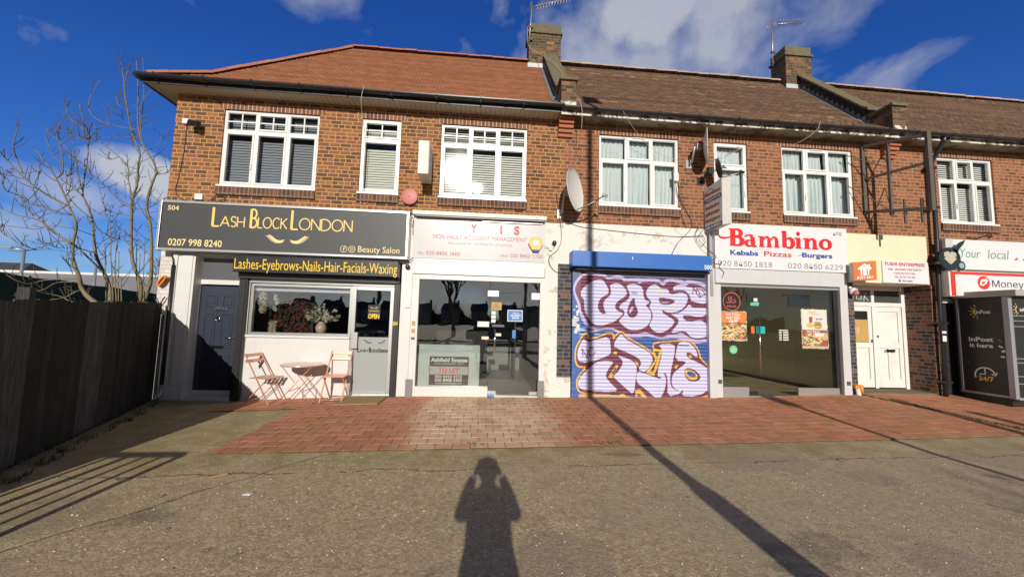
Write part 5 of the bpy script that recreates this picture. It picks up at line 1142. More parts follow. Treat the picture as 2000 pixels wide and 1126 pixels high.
for (a, b_, k) in ((8.165, 9.025, 0), (9.105, 9.785, 1)):
    m_ = MB(); z0, z1 = .29, 2.125; zc = [(.52, .93)] if True else []
    st = .09
    m_.box(a, a+st, .52, .57, z0, z1); m_.box(b_-st, b_, .52, .57, z0, z1); m_.box(a+st, b_-st, .52, .57, z1-.11, z1); m_.box(a+st, b_-st, .52, .57, z0, z0+.18); m_.box(a+st, b_-st, .52, .57, 1.18, 1.30)
    xm = (a+b_)/2; m_.box(xm-.04, xm+.04, .521, .57, z0+.18, 1.18); m_.box(a+st, b_-st, .545, .56, z0+.18, 1.18)
    if k: m_.box(a+st, b_-st, .542, .56, 1.30, z1-.11)
    dd = m_.build('door', M_whitedoor, B, .004)
    if not k:
        boxes('door_pane', pm('dark_door_glass', (.02, .02, .02), .2), dd, (a+st, b_-st, .54, .555, 1.31, 2.01)); boxes('chipboard_patch', M_wood, dd, (a+st+.01, b_-st-.0, .532, .539, 1.31, 1.82))
        strokes([([(8.60, 1.45), (8.63, 1.65), (8.68, 1.47), (8.70, 1.64)], .02)], M_whiteink, dd, .531, 'painted_scrawl')
    else: boxes('letterbox', M_chrome, dd, (9.33, 9.56, .50, .519, 1.09, 1.155), bevel=.003); boxes('letter_flap', M_black, dd, (9.36, 9.53, .494, .4995, 1.10, 1.145))
    boxes('lock', M_chrome, dd, ((b_-.06) if not k else (a+.02), (b_-.02) if not k else (a+.06), .50, .519, 1.30 if not k else 1.42, 1.37 if not k else 1.47))
boxes('entrance_step', M_concrete, B, (8.0, 9.9, -.02, .6, .1, .262), bevel=.01)
Q = thing('shop_sign', 'square orange food-delivery plaque with white house, leaning out from the cream fascia', 'sign', (8, -.2, 2.6))
Ro = Vector((7.775, -.29, 2.60)); r_ax = Vector((.47, -.06, .03)).normalized(); u_ax = Vector((0, 0, 1)); n_ax = r_ax.cross(u_ax).normalized(); bas = (Ro, r_ax, u_ax, n_ax)
pl = MB(); P8 = [Ro, Ro+r_ax*.47, Ro+r_ax*.47+Vector((0, 0, .40)), Ro+Vector((0, 0, .385))]; bk = [p - n_ax*.10 for p in P8]; pl.hexa([bk[0], P8[0], P8[1], bk[1], bk[3], P8[3], P8[2], bk[2]]); pl.build('plaque', M_shutbox, Q); fp = MB(); fp.hexa([P8[0]-n_ax*.006, P8[0]+n_ax*.0008, P8[1]+n_ax*.0008, P8[1]-n_ax*.006, P8[3]-n_ax*.006, P8[3]+n_ax*.0008, P8[2]+n_ax*.0008, P8[2]-n_ax*.006]); fp.build('plaque_face', M_orange, Q)
boxes('plaque_bracket', M_shutbox, Q, (7.90, 8.02, -.125, -.101, 2.62, 2.95))
strokes([([(.235, .10), (.235, .30)], .17), ([(.10, .235), (.235, .335), (.37, .235)], .035), ([(.32, .33), (.32, .27)], .04), ([(.14, .22), (.33, .22)], .06)], M_whiteink, Q, 0, 'emblem', basis=(Ro+n_ax*.002, r_ax, u_ax, n_ax)); strokes([([(.19, .10), (.19, .22)], .02), ([(.28, .10), (.28, .24)], .02)], M_orange, Q, 0, 'emblem', basis=(Ro+n_ax*.005, r_ax, u_ax, n_ax))
text('JUST EAT', .06, .41, .035, .05, 0, M_whiteink, Q, bold=.03, basis=(Ro+n_ax*.003, r_ax, u_ax, n_ax))
Q = thing('shop_sign', 'small white enterprise sign with red writing on the cream fascia', 'sign', (9.15, -.1, 2.6))
boxes('sign_panel', M_signwhite, Q, (8.64, 9.74, -.125, -.101, 2.605, 3.085))
text('TUSHI ENTERPRISE', 8.68, 9.65, 2.985, .07, -.126, M_red, Q, bold=.02); text('496B - NEASDEN LANE NORTH', 8.76, 9.56, 2.885, .042, -.126, M_pinkred, Q, bold=.01); text('LONDON NW10 0EA', 8.90, 9.41, 2.80, .042, -.126, M_pinkred, Q, bold=.01); text('TEL: 07737 372 781', 8.91, 9.40, 2.72, .042, -.126, M_pinkred, Q, bold=.01); text('DUX AGENT', 9.09, 9.34, 2.64, .036, -.126, M_navy, Q, bold=.01)
strokes([(arc(9.03, 2.655, .015, .015, 0, 360, 12), .02), (arc(9.03, 2.675, .008, .01, 0, 360, 12), .014)], M_navy, Q, -.126, 'emblem')

# ---------------------------------------------------------------- right unit
boxes('black_brick_wall', M_blackbrick, D_, (10.03, XE, .02, .25, 0, 2.95)); boxes('shopfront_beam', M_render, D_, (10.03, XE, .0, .2, 2.951, 3.619))
boxes('vent_light', M_shutbox, D_, (9.98+.1, 10.6, -.02, .019, 2.22, 2.32))
Q = thing('shop_sign', 'white local-shop sign with green words at the right edge, above the red-edged sign', 'sign', (12, -.1, 2.95))
boxes('sign_panel', M_signwhite, Q, (10.12, 14.6, -.19, -.001, 2.955, 3.615), bevel=.006)
text('Your', 10.44, 10.94, 3.215, .20, -.191, M_green, Q, shear=.18, bold=-.004); text('local', 11.12, 11.65, 3.215, .20, -.191, M_green, Q, shear=.18, bold=-.004)
strokes([([(11.78, 3.205), (11.86, 3.245)], [.02, .06]), ([(11.98, 3.205), (12.06, 3.245)], [.02, .06]), ([(12.18, 3.205), (12.26, 3.245)], [.02, .06])], M_brightred, Q, -.191)
Q = thing('shop_sign', 'white money-transfer box sign with red edge above the black parcel locker', 'sign', (12, -.3, 2.35))
boxes('sign_case', M_offwhite, Q, (9.98, 13.9, -.30, .0, 2.345, 2.895), bevel=.006); boxes('sign_edge', M_brightred, Q, (10.02, 13.88, -.312, -.301, 2.36, 2.88)); boxes('sign_panel', M_signwhite, Q, (10.10, 13.8, -.322, -.313, 2.36, 2.815))
dm_ = MB(); dm_.lathe((10.77, -.3225, 2.655), (0, -1, 0), [(0, .145), (.004, .145)], 28); dm_.build('roundel', M_brightred, Q); strokes([(arc(10.77, 2.65, .07, .06, 20, 250, 14), [.05]*8+[.045, .04, .035, .03, .025, .02, .015]), ([(10.80, 2.69), (10.86, 2.70), (10.82, 2.76)], [.03, .04, .01]), ([(10.66, 2.62), (10.74, 2.60), (10.84, 2.66)], [.01, .03, .03])], M_whiteink, Q, -.3265, 'emblem')
text('MoneyGram', 10.97, 12.35, 2.57, .15, -.323, M_ink, Q, fnt='Inter.woff2')
Q = thing('cut_out_emblem', 'dark round cut-out heart emblem overlapping the left end of the local-shop sign', 'sign', (9.95, -.3, 3.1))
dk = pm('dark_teal_emblem', (.008, .022, .025), .45); bb = MB(); bb.lathe((9.97, -.33, 3.14), (0, -1, 0), [(0, .245), (.03, .245)], 30); bb.lathe((10.22, -.33, 3.00), (0, -1, 0), [(0, .10), (.028, .10)], 20); bb.prism([(10.04, 3.34), (10.22, 3.50), (10.36, 3.56), (10.30, 3.46), (10.20, 3.36), (10.15, 3.25)], -.36, -.34); bb.build('emblem_disc', dk, Q)
strokes([([(9.85, 3.18), (9.86, 3.24), (9.92, 3.255), (9.97, 3.215)], [.05, .09, .09, .07]), ([(10.09, 3.18), (10.08, 3.235), (10.02, 3.25), (9.97, 3.215)], [.05, .09, .09, .07]), ([(9.86, 3.17), (9.97, 3.03)], [.1, .03]), ([(10.08, 3.17), (9.97, 3.03)], [.1, .03]), ([(9.97, 3.22), (9.97, 3.08)], [.14, .06])], pm('cream_print', (.50, .44, .34), .5), Q, -.3605, 'emblem')
bb = MB(); bb.lathe((10.22, -.359, 3.0), (0, -1, 0), [(0, .06), (.006, .06)], 20); bb.build('emblem_dot', pm('grey_blue', (.30, .38, .42), .5), Q)
boxes('emblem_bracket', M_greymet, Q, (9.90, 9.98, -.33, -.001, 3.05, 3.10)); 
tag(boxes('junction_box', M_shutbox, None, (10.02, 10.20, -.26, -.191, 3.38, 3.6), bevel=.008), 'grey junction box with a camera behind the heart emblem on the local-shop sign', 'junction box')

# parcel locker
K = thing('parcel_locker', 'black parcel locker with grey roof standing at the right end of the shops', 'locker', (11.4, -.5, .2))
boxes('cabinet', M_locker, K, (10.305, 13.2, -.97, -.10, .30, 2.30)); boxes('base', M_blackmet, K, (10.34, 13.15, -.90, -.15, .18, .30))
boxes('side_panel', M_locker, K, (10.285, 10.304, -.90, -.20, .38, 2.28)); boxes('edge_trim', M_lockgrey, K, (10.278, 10.36, -.995, -.905, .33, 2.30), (10.278, 10.304, -.90, -.15, .335, .375), (10.28, 10.304, -.20, -.16, .376, 2.28), (10.36, 13.2, -.99, -.971, .31, .36))
rf = MB(); rf.hexa([(10.27, -1.12, 2.31), (13.4, -1.12, 2.31), (13.4, -.12, 2.305), (10.27, -.12, 2.305), (10.27, -1.12, 2.43), (13.4, -1.12, 2.43), (13.4, -.12, 2.44), (10.27, -.12, 2.44)]); rf.build('roof', M_roofgrey, K, .006)
for i in range(4):
    zs = [.38, .62, .76, 1.02, 1.10, 1.22, 1.72, 1.83, 1.93]
    for z0, z1 in zip(zs[:-1], zs[1:]):
        dd = MB(); x0 = 10.38+i*.62; dd.box(x0, x0+.60, -.985, -.9705, z0+.012, z1-.012); dd.build('locker_door', M_locker, K, .004)
boxes('door_gap_trim', M_lockgrey, K, *[(10.37, 12.9, -.979, -.971, z-.008, z+.008) for z in (.62, .76, 1.02, 1.10, 1.72, 1.83, 1.93)])
sb = (Vector((10.2845, 0, 0)), Vector((0, -1, 0)), Vector((0, 0, 1)), Vector((-1, 0, 0)))
text('InPost', .49, .72, 1.975, .07, 0, M_whiteink, K, bold=.02, basis=sb); text('InPost', .34, .73, 1.41, .085, 0, M_whiteink, K, bold=.03, basis=sb); text('it here', .35, .72, 1.285, .085, 0, M_whiteink, K, bold=.03, basis=sb); text('24/7', .45, .69, .62, .085, 0, M_yellow, K, bold=.03, basis=sb)
strokes([(arc(.56, .72, .16, .16, 200, 15, 18), .026), ([(.66, .76), (.72, .735), (.745, .80)], .024), ([(.56, .86), (.56, .745), (.47, .745)], .022), ([(.30, .965), (.31, .97)], .01)], M_whiteink, K, 0, 'emblem', basis=sb)
strokes([(arc(.53, 2.02, .075, .075, 120, 250, 10), [.006, .014, .02, .024, .026, .027, .026, .024, .02, .014, .006])]+[([(.53+.1*math.cos(R(a)), 2.02+.1*math.sin(R(a))), (.53+.155*math.cos(R(a)), 2.02+.155*math.sin(R(a)))], .012) for a in (115, 145, 175, 205, 235, 260)], M_gold, K, 0, 'emblem', basis=sb)
strokes([([(.82, 1.43), (.83, 1.44)], .06)], M_mint, K, 0, 'emblem', basis=sb); strokes([([(.80, 1.33), (.86, 1.30)], .03), ([(.84, 1.22), (.89, 1.24)], .04), ([(.82, 1.12), (.88, 1.12)], .035)], M_whiteink, K, 0, 'emblem', basis=sb)
text('InPost', 10.56, 10.76, 2.02, .06, -.9715, M_whiteink, K, bold=.02); strokes([(arc(10.53, 2.05, .06, .07, 110, 260, 10), .016)]+[([(10.53+.085*math.cos(R(a)), 2.05+.1*math.sin(R(a))), (10.53+.12*math.cos(R(a)), 2.05+.14*math.sin(R(a)))], .01) for a in (120, 150, 180, 210, 240)], M_gold, K, -.9715, 'emblem')
# ---------------------------------------------------------------- things fixed to the front
Q = thing('projecting_sign', 'blank white projecting box sign beside the single narrow window', 'sign', (-1.13, 0, 4.3))
boxes('sign_case', M_offwhite, Q, (-1.23, -1.04, -.60, -.06, 4.26, 4.90), bevel=.008)
boxes('face_panel', M_shutbox, Q, (-1.039, -1.033, -.57, -.09, 4.29, 4.87)); boxes('wall_bracket', M_greymet, Q, (-1.17, -1.10, -.06, -.001, 4.35, 4.80))
Q = thing('projecting_sign', 'grimy takeaway projecting sign with red and blue words beside the satellite dishes', 'sign', (4.84, 0, 3.6))
cs = MB(); cs.hexa([(4.76, -.53, 3.59), (4.94, -.55, 3.62), (4.87, -.04, 3.56), (4.69, -.03, 3.54), (4.76, -.53, 4.55), (4.94, -.55, 4.58), (4.87, -.04, 4.50), (4.69, -.03, 4.46)])
cs.build('sign_case', pm('grimy_white_sign', (.50, .49, .46), .5, .15, 12, dirt=.5, dirtcol=(.3, .28, .24)), Q, .006)
pb = (Vector((4.6845, 0, 0)), Vector((.14, -1, .07)), Vector((0, 0, 1)), Vector((-1, -.14, 0)))
mR = pm('faded_dark_red', (.36, .06, .05), .6); mN = pm('faded_navy', (.04, .05, .14), .6)
text('Bambino', .06, .50, 4.285, .075, 0, mR, Q, bold=.03, basis=pb); text('kebabs', .08, .46, 3.995, .075, 0, mR, Q, bold=.03, basis=pb); text('pizzas', .08, .46, 3.86, .075, 0, mR, Q, bold=.03, basis=pb); text('burgers', .07, .48, 3.725, .075, 0, mR, Q, bold=.03, basis=pb)
strokes([([(.05, 4.18), (.51, 4.18)], .09), ([(.05, 3.60), (.51, 3.60)], .09)], mN, Q, 0, 'colour_band', basis=pb); strokes([(arc(.2, 4.33, .1, .08, 20, 160, 10), .012)], mN, Q, 0, 'emblem', basis=pb)
pb2 = (Vector((4.682, 0, 0)), pb[1], pb[2], pb[3])
text('TAKEAWAYS', .07, .49, 4.155, .05, 0, M_whiteink, Q, bold=.02, basis=pb2); text('DELIVERIES', .07, .49, 3.575, .05, 0, M_whiteink, Q, bold=.02, basis=pb2)

def dish(lab, c, n, r, arm, mat, wallpt, back=M_dishback):
    t = thing('satellite_dish', lab, 'satellite dish', wallpt, 'satellite dishes on the brick front')
    n = Vector(n).normalized(); c = Vector(c); b = MB(); prof_ = [(-.075*r/.4*(1-(k/8)**2), max(.004, r*k/8)) for k in range(9)]; prof_ = prof_+[(.008, r*1.01), (-.006, r*1.015)]+[(-.075*r/.4*(1-(k/8)**2)-.006, max(.004, r*k/8)) for k in range(8, -1, -1)]
    b.lathe(c, n, prof_, 36)
    # offset dishes are taller than wide
    b.build('dish', mat, t)
    br = MB(); w = Vector(wallpt); bc = c-n*.17; br.tube([w, w+Vector((0, -.12, 0)), Vector((w.x, bc.y, bc.z)), bc], .022, 8); br.box(w.x-.07, w.x+.07, w.y-.012, w.y, w.z-.09, w.z+.09); br.box(bc.x-.05, bc.x+.05, bc.y-.05, bc.y+.05, bc.z-.07, bc.z+.07); br.build('bracket', M_greymet if mat is M_dish else M_blackmet, t)
    if arm:
        a = MB(); s = c+Vector((0, 0, -r))*.98+n*.01; e = Vector(arm); a.tube([s, s.lerp(e, .5)+Vector((0, 0, -.015)), e], .013, 6); a.build('feed_arm', M_greymet, t)
        l = MB(); d = (c-e).normalized(); l.lathe(e-d*.05, d, [(0, .022), (.05, .024), (.06, .034), (.10, .036)], 14); l.build('receiver_head', M_greymet if r > .35 else M_black, t)
    return t
dish('large grey satellite dish on the left of the middle building, above the blue shutter hood', (1.80, -.42, 4.17), (.81, -.58, .08), .42, (2.33, -.62, 4.02), M_dish, (1.60, -.001, 3.80))
dish('thin edge-on white satellite dish just under the gutter, beside the narrow net-curtained window', (4.60, -.32, 5.30), (.86, -.52, .0), .36, (5.20, -.48, 5.20), M_dish, (4.38, -.001, 5.02))
dish('small dark satellite dish seen from behind, above the projecting takeaway sign', (4.83, -.34, 4.82), (.80, -.35, .2), .205, (5.20, -.52, 4.70), M_dishback, (4.62, -.001, 4.66))
boxes_ = thing('junction_box', 'small white cable box on the brick wall under the dark round dish shadow', 'junction box', (4.13, 0, 4.6)); boxes('case', M_upvc, boxes_, (4.02, 4.12, -.06, -.001, 4.62, 4.80), bevel=.008)
def yagi(name, lab, mast, top, boom_d, nel, el, loc, extra):
    t = thing(name, lab, 'aerial', loc, 'roof aerials'); b = MB(); b.tube([mast, top], .02, 8)
    b.build('mast', M_greymet, t); bm_ = MB(); bd = Vector(boom_d); a = Vector(top)+Vector((0, 0, -.05)); e = a+bd; bm_.tube([a-bd*.06, e], .017, 6); bm_.build('boom', M_greymet, t)
    els = MB(); side = bd.cross(Vector((0, 0, 1))).normalized() if not extra else Vector((.1, .1, 1)).normalized()
    for i in range(nel):
        p = a+bd*(.16+.84*i/(nel-1)); L = el*(1-.35*i/nel); els.tube([p-side*L/2, p+side*L/2], .009, 5)
        if extra: s2 = Vector((.8, .5, .1)).normalized(); els.tube([p-s2*L*.25, p+s2*L*.25], .008, 5)
    for k in range(5): p = a+bd*(-.02+.03*(k % 2))+Vector((0, 0, (k-2)*.06)); els.tube([p-side.cross(bd).normalized()*el*.5-side*.1*(k-2), p+side.cross(bd).normalized()*el*.5-side*.1*(k-2)], .006, 5)
    els.build('elements', M_greymet, t); br = MB(); m0 = Vector(mast); br.box(m0.x-.03, m0.x+.09, m0.y-.03, m0.y+.03, m0.z+.05, m0.z+.11); br.box(m0.x-.03, m0.x+.09, m0.y-.03, m0.y+.03, m0.z+.4, m0.z+.46); br.build('clamp', M_rust, t); return t
yagi('roof_aerial', 'bushy television aerial on the left chimney, with many cross elements', (1.10, 2.06, 9.1), (1.16, 2.06, 10.15), (.98, -.25, .14), 12, .30, (1.1, 2.06, 9.1), True)
yagi('roof_aerial', 'slender television aerial on a tall thin mast beside the right chimney', (8.47, 2.5, 9.35), (8.50, 2.5, 10.72), (.86, -.12, .06), 9, .34, (8.47, 2.5, 9.35), False)
t = thing('alarm_box', 'faded red round alarm box beside the blank projecting sign', 'alarm box', (-1.44, 0, 3.95)); b = MB(); b.lathe((-1.455, 0, 3.985), (0, -1, 0), [(0, .155), (.05, .165), (.07, .163), (.075, .150), (.077, .02)], 28); b.build('case', M_alarm, t); boxes('spigot', M_black, t, (-1.47, -1.44, -.09, -.077, 3.975, 3.995))
t = thing('floodlight', 'small black floodlight on the brick wall beside the top left window', 'light', (-5.5, 0, 5.2)); b = MB(); b.tube([(-5.62, -.001, 5.20), (-5.58, -.10, 5.19)], .02, 8); b.build('stalk', M_black, t); b = MB(); b.hexa([(-5.62, -.20, 5.10), (-5.42, -.24, 5.07), (-5.42, -.12, 5.11), (-5.62, -.08, 5.13), (-5.62, -.18, 5.22), (-5.42, -.21, 5.19), (-5.42, -.10, 5.22), (-5.62, -.07, 5.23)]); b.build('lamp_head', M_black, t, .01)
tag(boxes('junction_box', M_upvc, None, (-5.80, -5.69, -.07, -.001, 5.19, 5.29), bevel=.008), 'small white box on the brick corner above the charcoal sign, left of the floodlight', 'junction box')
tag(boxes('junction_box', M_upvc, None, (-5.45, -5.31, -.06, -.001, 3.72, 3.83), bevel=.008), 'white junction box on the brick just above the charcoal salon sign', 'junction box')
def cam_ball(lab, x, z, y, r=.055):
    t = thing('security_camera', lab, 'security camera', (x, y, z)); b = MB(); b.lathe((x, y, z), (0, -1, 0), [(0, r), (.03, r)], 18); b.build('base', M_greymet, t); b = MB(); b.lathe((x, y-.03, z), (0, -1, 0), [(0, r*.9), (.03, r*.85), (.05, r*.6), (.055, .015)], 18); b.build('lens_dome', M_black, t)
cam_ball('round black security camera on the white pier between salon and office', -1.42, 2.58, -.03); cam_ball('round black security camera on the flaking render above the dark brick pilaster', 1.47, 3.18, -.012)
t = thing('security_camera', 'white and brown camera on the pilaster left of the two flat doors', 'security camera', (7.98, -.1, 2.4)); b = MB(); b.lathe((7.94, -.10, 2.40), (.2, -1, -.5), [(-.06, .05), (0, .08), (.05, .075)], 18); b.build('housing', M_upvc, t); b = MB(); b.lathe((7.95, -.14, 2.36), (.2, -1, -.5), [(0, .07), (.05, .05), (.07, .01)], 18); b.build('lens_dome', M_alarm, t); boxes('arm', M_upvc, t, (7.90, 7.97, -.06, -.021, 2.42, 2.50))
tag(boxes('door_bell', M_upvc, None, (-1.45, -1.35, -.06, -.031, 1.78, 1.92), bevel=.006), 'white framed entry keypad on the white pier left of the office window', 'keypad')
tag(boxes('cable_clip_box', M_cream, None, (1.36, 1.44, -.055, -.013, 3.02, 3.09), bevel=.006), 'small cream cable box on the flaking render right of the office sign', 'junction box')
for i, (z, h, mt) in enumerate(((1.60, .05, M_signwhite), (1.44, .09, M_tan), (1.30, .08, M_tan), (1.17, .05, M_darkfilm))): tag(boxes('sticker', mt, None, (-1.30, -1.23, -.024, -.0205, z, z+h)), ['small white sticker, topmost on the left jamb of the office front', 'tan sticker on the left jamb of the office front, just under the white one', 'tan sticker on the left jamb of the office front, just above the dark one', 'dark sticker, lowest on the left jamb of the office front'][i], 'sticker')
# cables
def cable(lab, pts, r=.006, mat=M_rubber, name='cable'):
    P = [Vector(p) for p in pts]; Q_ = []
    for i in range(len(P)-1):
        p0, p1, p2, p3 = P[max(i-1, 0)], P[i], P[i+1], P[min(i+2, len(P)-1)]
        for k in range(5):
            t = k/5; Q_.append(.5*((2*p1)+(p2-p0)*t+(2*p0-5*p1+4*p2-p3)*t*t+(3*p1-p0-3*p2+p3)*t**3))
    Q_.append(P[-1]); b = MB(); b.tube(Q_, r, 6); return tag(b.build(name, mat), lab, 'cable')
cable('thin pale cable hanging from the gutter past the narrow window to a coil', [(-2.32, -.49, 5.95), (-2.36, -.48, 5.6), (-2.36, -.10, 5.1), (-2.37, -.06, 4.5), (-2.36, -.03, 3.98), (-2.42, -.03, 3.85), (-2.30, -.03, 3.80), (-2.27, -.03, 3.88), (-2.36, -.03, 3.90), (-2.40, -.03, 3.80), (-2.33, -.03, 3.66)], .005, M_cable)
cable('black cable down the brick corner from the white box to the salon sign', [(-5.74, -.015, 5.19), (-5.75, -.01, 4.7), (-5.79, -.01, 4.2), (-5.83, -.01, 3.9), (-5.75, -.01, 3.75), (-5.55, -.015, 3.68), (-5.4, -.02, 3.70)], .007)
cable('tangle of black cables behind the top edge of the salon sign', [(-5.34, -.03, 3.72), (-5.22, -.05, 3.68), (-5.12, -.03, 3.78), (-5.02, -.05, 3.83), (-4.92, -.03, 3.76), (-5.05, -.05, 3.69), (-5.15, -.03, 3.66)], .009)
cable('pale cable running from the right chimney pot over the parapet to the middle gutter', [(1.05, 2.02, 9.5), (1.08, 2.04, 9.0), (1.3, 1.9, 8.7), (1.62, 1.2, 7.95), (1.80, .6, 7.15), (1.84, .2, 6.6), (1.86, -.36, 6.1), (1.90, -.50, 5.75), (1.91, -.42, 5.42)], .006, M_cable)
cable('long dark cable looping across the flaking render above the blue hood', [(1.62, -.03, 4.25), (1.66, -.02, 3.75), (1.95, -.02, 3.56), (2.6, -.02, 3.50), (3.4, -.02, 3.45), (4.1, -.02, 3.43), (4.65, -.06, 3.47)], .006)
cable('dark cable sagging from the dish wall down to the top of the blue hood', [(4.10, -.02, 4.62), (4.18, -.02, 4.2), (4.42, -.02, 3.7), (4.1, -.03, 3.3), (3.93, -.05, 3.0)], .006)
cable('cable hanging down the brick under the round dish shadow', [(4.05, -.02, 4.62), (4.12, -.02, 4.2), (4.22, -.02, 3.8), (4.3, -.02, 3.62)], .005)
cable('tangled black wires at the left end of the takeaway sign', [(4.62, -.12, 3.6), (4.50, -.12, 3.40), (4.62, -.13, 3.22), (4.86, -.14, 3.02), (4.75, -.14, 2.92), (4.90, -.14, 2.86), (4.99, -.14, 2.92), (4.92, -.15, 2.80), (5.02, -.14, 2.70), (4.98, -.14, 2.58)], .005)
cable('dangling wire loop beside the grey post over the blue hood', [(4.55, -.05, 3.66), (4.46, -.06, 3.45), (4.58, -.06, 3.25), (4.68, -.06, 3.35), (4.60, -.06, 3.5)], .005)
cable('thin cable across the top of the net-curtained middle window', [(2.75, -.47, 5.83), (3.1, -.25, 5.55), (3.6, -.04, 5.25), (4.2, -.03, 5.05)], .004, M_cable)
cable('cable sagging before the narrow net-curtained window', [(5.2, -.5, 4.70), (5.35, -.3, 4.82), (5.6, -.1, 4.78), (5.9, -.03, 4.72)], .004)
cable('dark cables hanging beside the office sign on flaking render', [(1.50, -.02, 4.2), (1.58, -.03, 3.7), (1.62, -.03, 3.3), (1.55, -.03, 3.05), (1.36, -.04, 2.85), (1.50, -.04, 2.6), (1.80, -.05, 2.58)], .005)
cable('short wire between the office sign and the round camera on the render', [(1.27, -.07, 3.10), (1.36, -.05, 3.06), (1.44, -.03, 3.06), (1.50, -.03, 3.14)], .005)
cable('pale frayed cable hanging from the gutter above the curtained right window', [(7.02, -.46, 5.93), (6.95, -.46, 5.75), (6.80, -.30, 5.6), (6.66, -.05, 5.55)], .006, M_cable)
cable('loose black wire on the brick above the local-shop sign', [(10.9, -.02, 3.72), (11.1, -.05, 3.69), (11.35, -.03, 3.78), (11.5, -.04, 3.75), (11.42, -.04, 3.85)], .012)
cable('short black cable from the office sign end to the salon sign end', [(-1.39, -.2, 3.45), (-1.36, -.1, 3.55), (-1.35, -.08, 3.2)], .006)
cable('black lead hooked round the lower end of the salon sign', [(-1.40, -.2, 2.75), (-1.42, -.12, 2.68), (-1.33, -.07, 2.76)], .008)
# pipes
t = thing('drainpipe', 'black drainpipe down the far left corner pier with pale shoe', 'drainpipe', (-5.66, -.1, 0)); b = MB(); b.tube([(-5.66, -.09, .28), (-5.66, -.09, 2.45)], .034, 10); b.tube([(-5.66, -.09, 2.4), (-5.68, -.09, 2.55), (-5.74, -.05, 2.66)], .015, 8); b.build('pipe', M_blackmet, t); b = MB(); b.tube([(-5.66, -.09, .28), (-5.66, -.09, .12), (-5.67, -.17, .03)], .042, 10); b.build('shoe', M_greymet, t)
t = thing('drainpipe', 'tall black downpipe between the cream fascia and the right-hand shop', 'drainpipe', (9.95, -.1, .2)); b = MB(); b.tube([(9.93, -.13, .22), (9.93, -.13, 2.0), (9.98, -.13, 3.5), (9.99, -.13, 5.35), (10.0, -.36, 5.72), (10.0, -.41, 5.84)], .043, 10); b.build('pipe', M_gutter, t)
br = MB()
for z in (.5, 1.75, 3.0, 4.3, 5.2): br.box(9.87, 10.05, -.185, -.03, z, z+.045)
br.build('bracket', M_blackmet, t); b = MB(); b.box(9.885, 9.985, -.18, -.174, 1.55, 1.60); b.box(9.89, 9.98, -.181, -.175, 1.38, 1.50); b.build('sticker_scraps', M_upvc, t)
t = thing('pipe_stub', 'white pipe stub with orange cap beside the takeaway guide rail', 'pipe', (7.95, -.1, .1)); b = MB(); b.tube([(7.97, -.10, .12), (7.95, -.08, .36)], .045, 10); b.build('pipe', M_upvc, t); b = MB(); b.box(7.86, 8.03, -.13, -.021, .36, .43); b.tube([(7.99, -.12, .42), (8.01, -.11, .27)], .04, 8); b.build('orange_cap', M_rope, t)
t = thing('hose_coil', 'orange hose coil hanging on the white brick pier at the left corner', 'hose', (-5.85, -.05, 2.1)); b = MB()
for k in range(7):
    b.tube([(-5.90+(.025+.004*k)*math.cos(R(a))*.8+.05*math.sin(R(a))+.01*k, -.03-.012*k, 2.15+(.07+.004*k)*math.sin(R(a))) for a in range(0, 361, 24)], .012, 6, cap=False)
b.tube([(-5.80, -.06, 2.24), (-5.72, -.06, 2.22), (-5.67, -.05, 2.19)], .012, 6); b.build('hose', M_rope, t)
# rusty sign frame
F_ = thing('rusty_bracket', 'empty rusty steel frame of a projecting sign on the brick wall', 'sign frame', (8.5, 0, 4))
wA, wB = Vector((8.42, -.03, 4.17)), Vector((8.42, -.03, 5.66)); oA, oB = Vector((8.66, -1.10, 3.95)), Vector((8.66, -1.10, 5.44))
def fbar(nm, a, b_, w, h): q = MB(); q.bar(a, b_, w, h); return q.build(nm, M_rust, F_, .003)
fbar('wall_post', wA+Vector((0, 0, -.05)), wB, .07, .05); fbar('outer_post', oA+Vector((0, 0, -.04)), oB+Vector((0, 0, .05)), .085, .055); fbar('rail', wA, oA, .05, .06); fbar('rail', wB, oB, .05, .06); fbar('rail', wA.lerp(wB, .5), oA.lerp(oB, .62), .045, .05)
mA = wA.lerp(oA, .42); mB_ = wB.lerp(oB, .42); fbar('middle_post', mA+Vector((0, 0, -.1)), mB_, .05, .05)
for k in (.62, .86): p = wA.lerp(oA, k); fbar('stub', p+Vector((0, 0, -.28)), p+Vector((0, 0, .22)), .05, .03)
fbar('stay', Vector((8.05, -.01, 5.45)), mA.lerp(mB_, .62), .018, .018); fbar('stay', Vector((8.95, -.01, 5.55)), mA.lerp(mB_, .62), .018, .018); fbar('stay', Vector((8.05, -.01, 4.75)), mA, .018, .018); fbar('stay', Vector((8.95, -.01, 4.75)), mA, .018, .018)
t = thing('wall_lamp', 'dark rosette lamp on the brick at the far right edge', 'lamp', (13.0, 0, 4.3)); b = MB(); b.lathe((12.75, 0, 4.33), (0, -1, 0), [(0, .1), (.1, .06), (.2, .12), (.24, .05)], 12); b.tube([(12.75, -.2, 4.3), (12.62, -.2, 4.45)], .03, 6); b.tube([(12.75, -.2, 4.3), (12.68, -.2, 4.12)], .03, 6); b.build('lamp_body', M_black, t)
boxes_ = MB()
for x in (-5.2, -4.75): boxes_.tube([(x, -.001, 5.72), (x, -.06, 5.72), (x+.03, -.09, 5.69)], .016, 6)
tag(boxes_.build('wall_hook', M_black), 'pair of black hooks on the brick under the eaves above the top left window', 'hook')

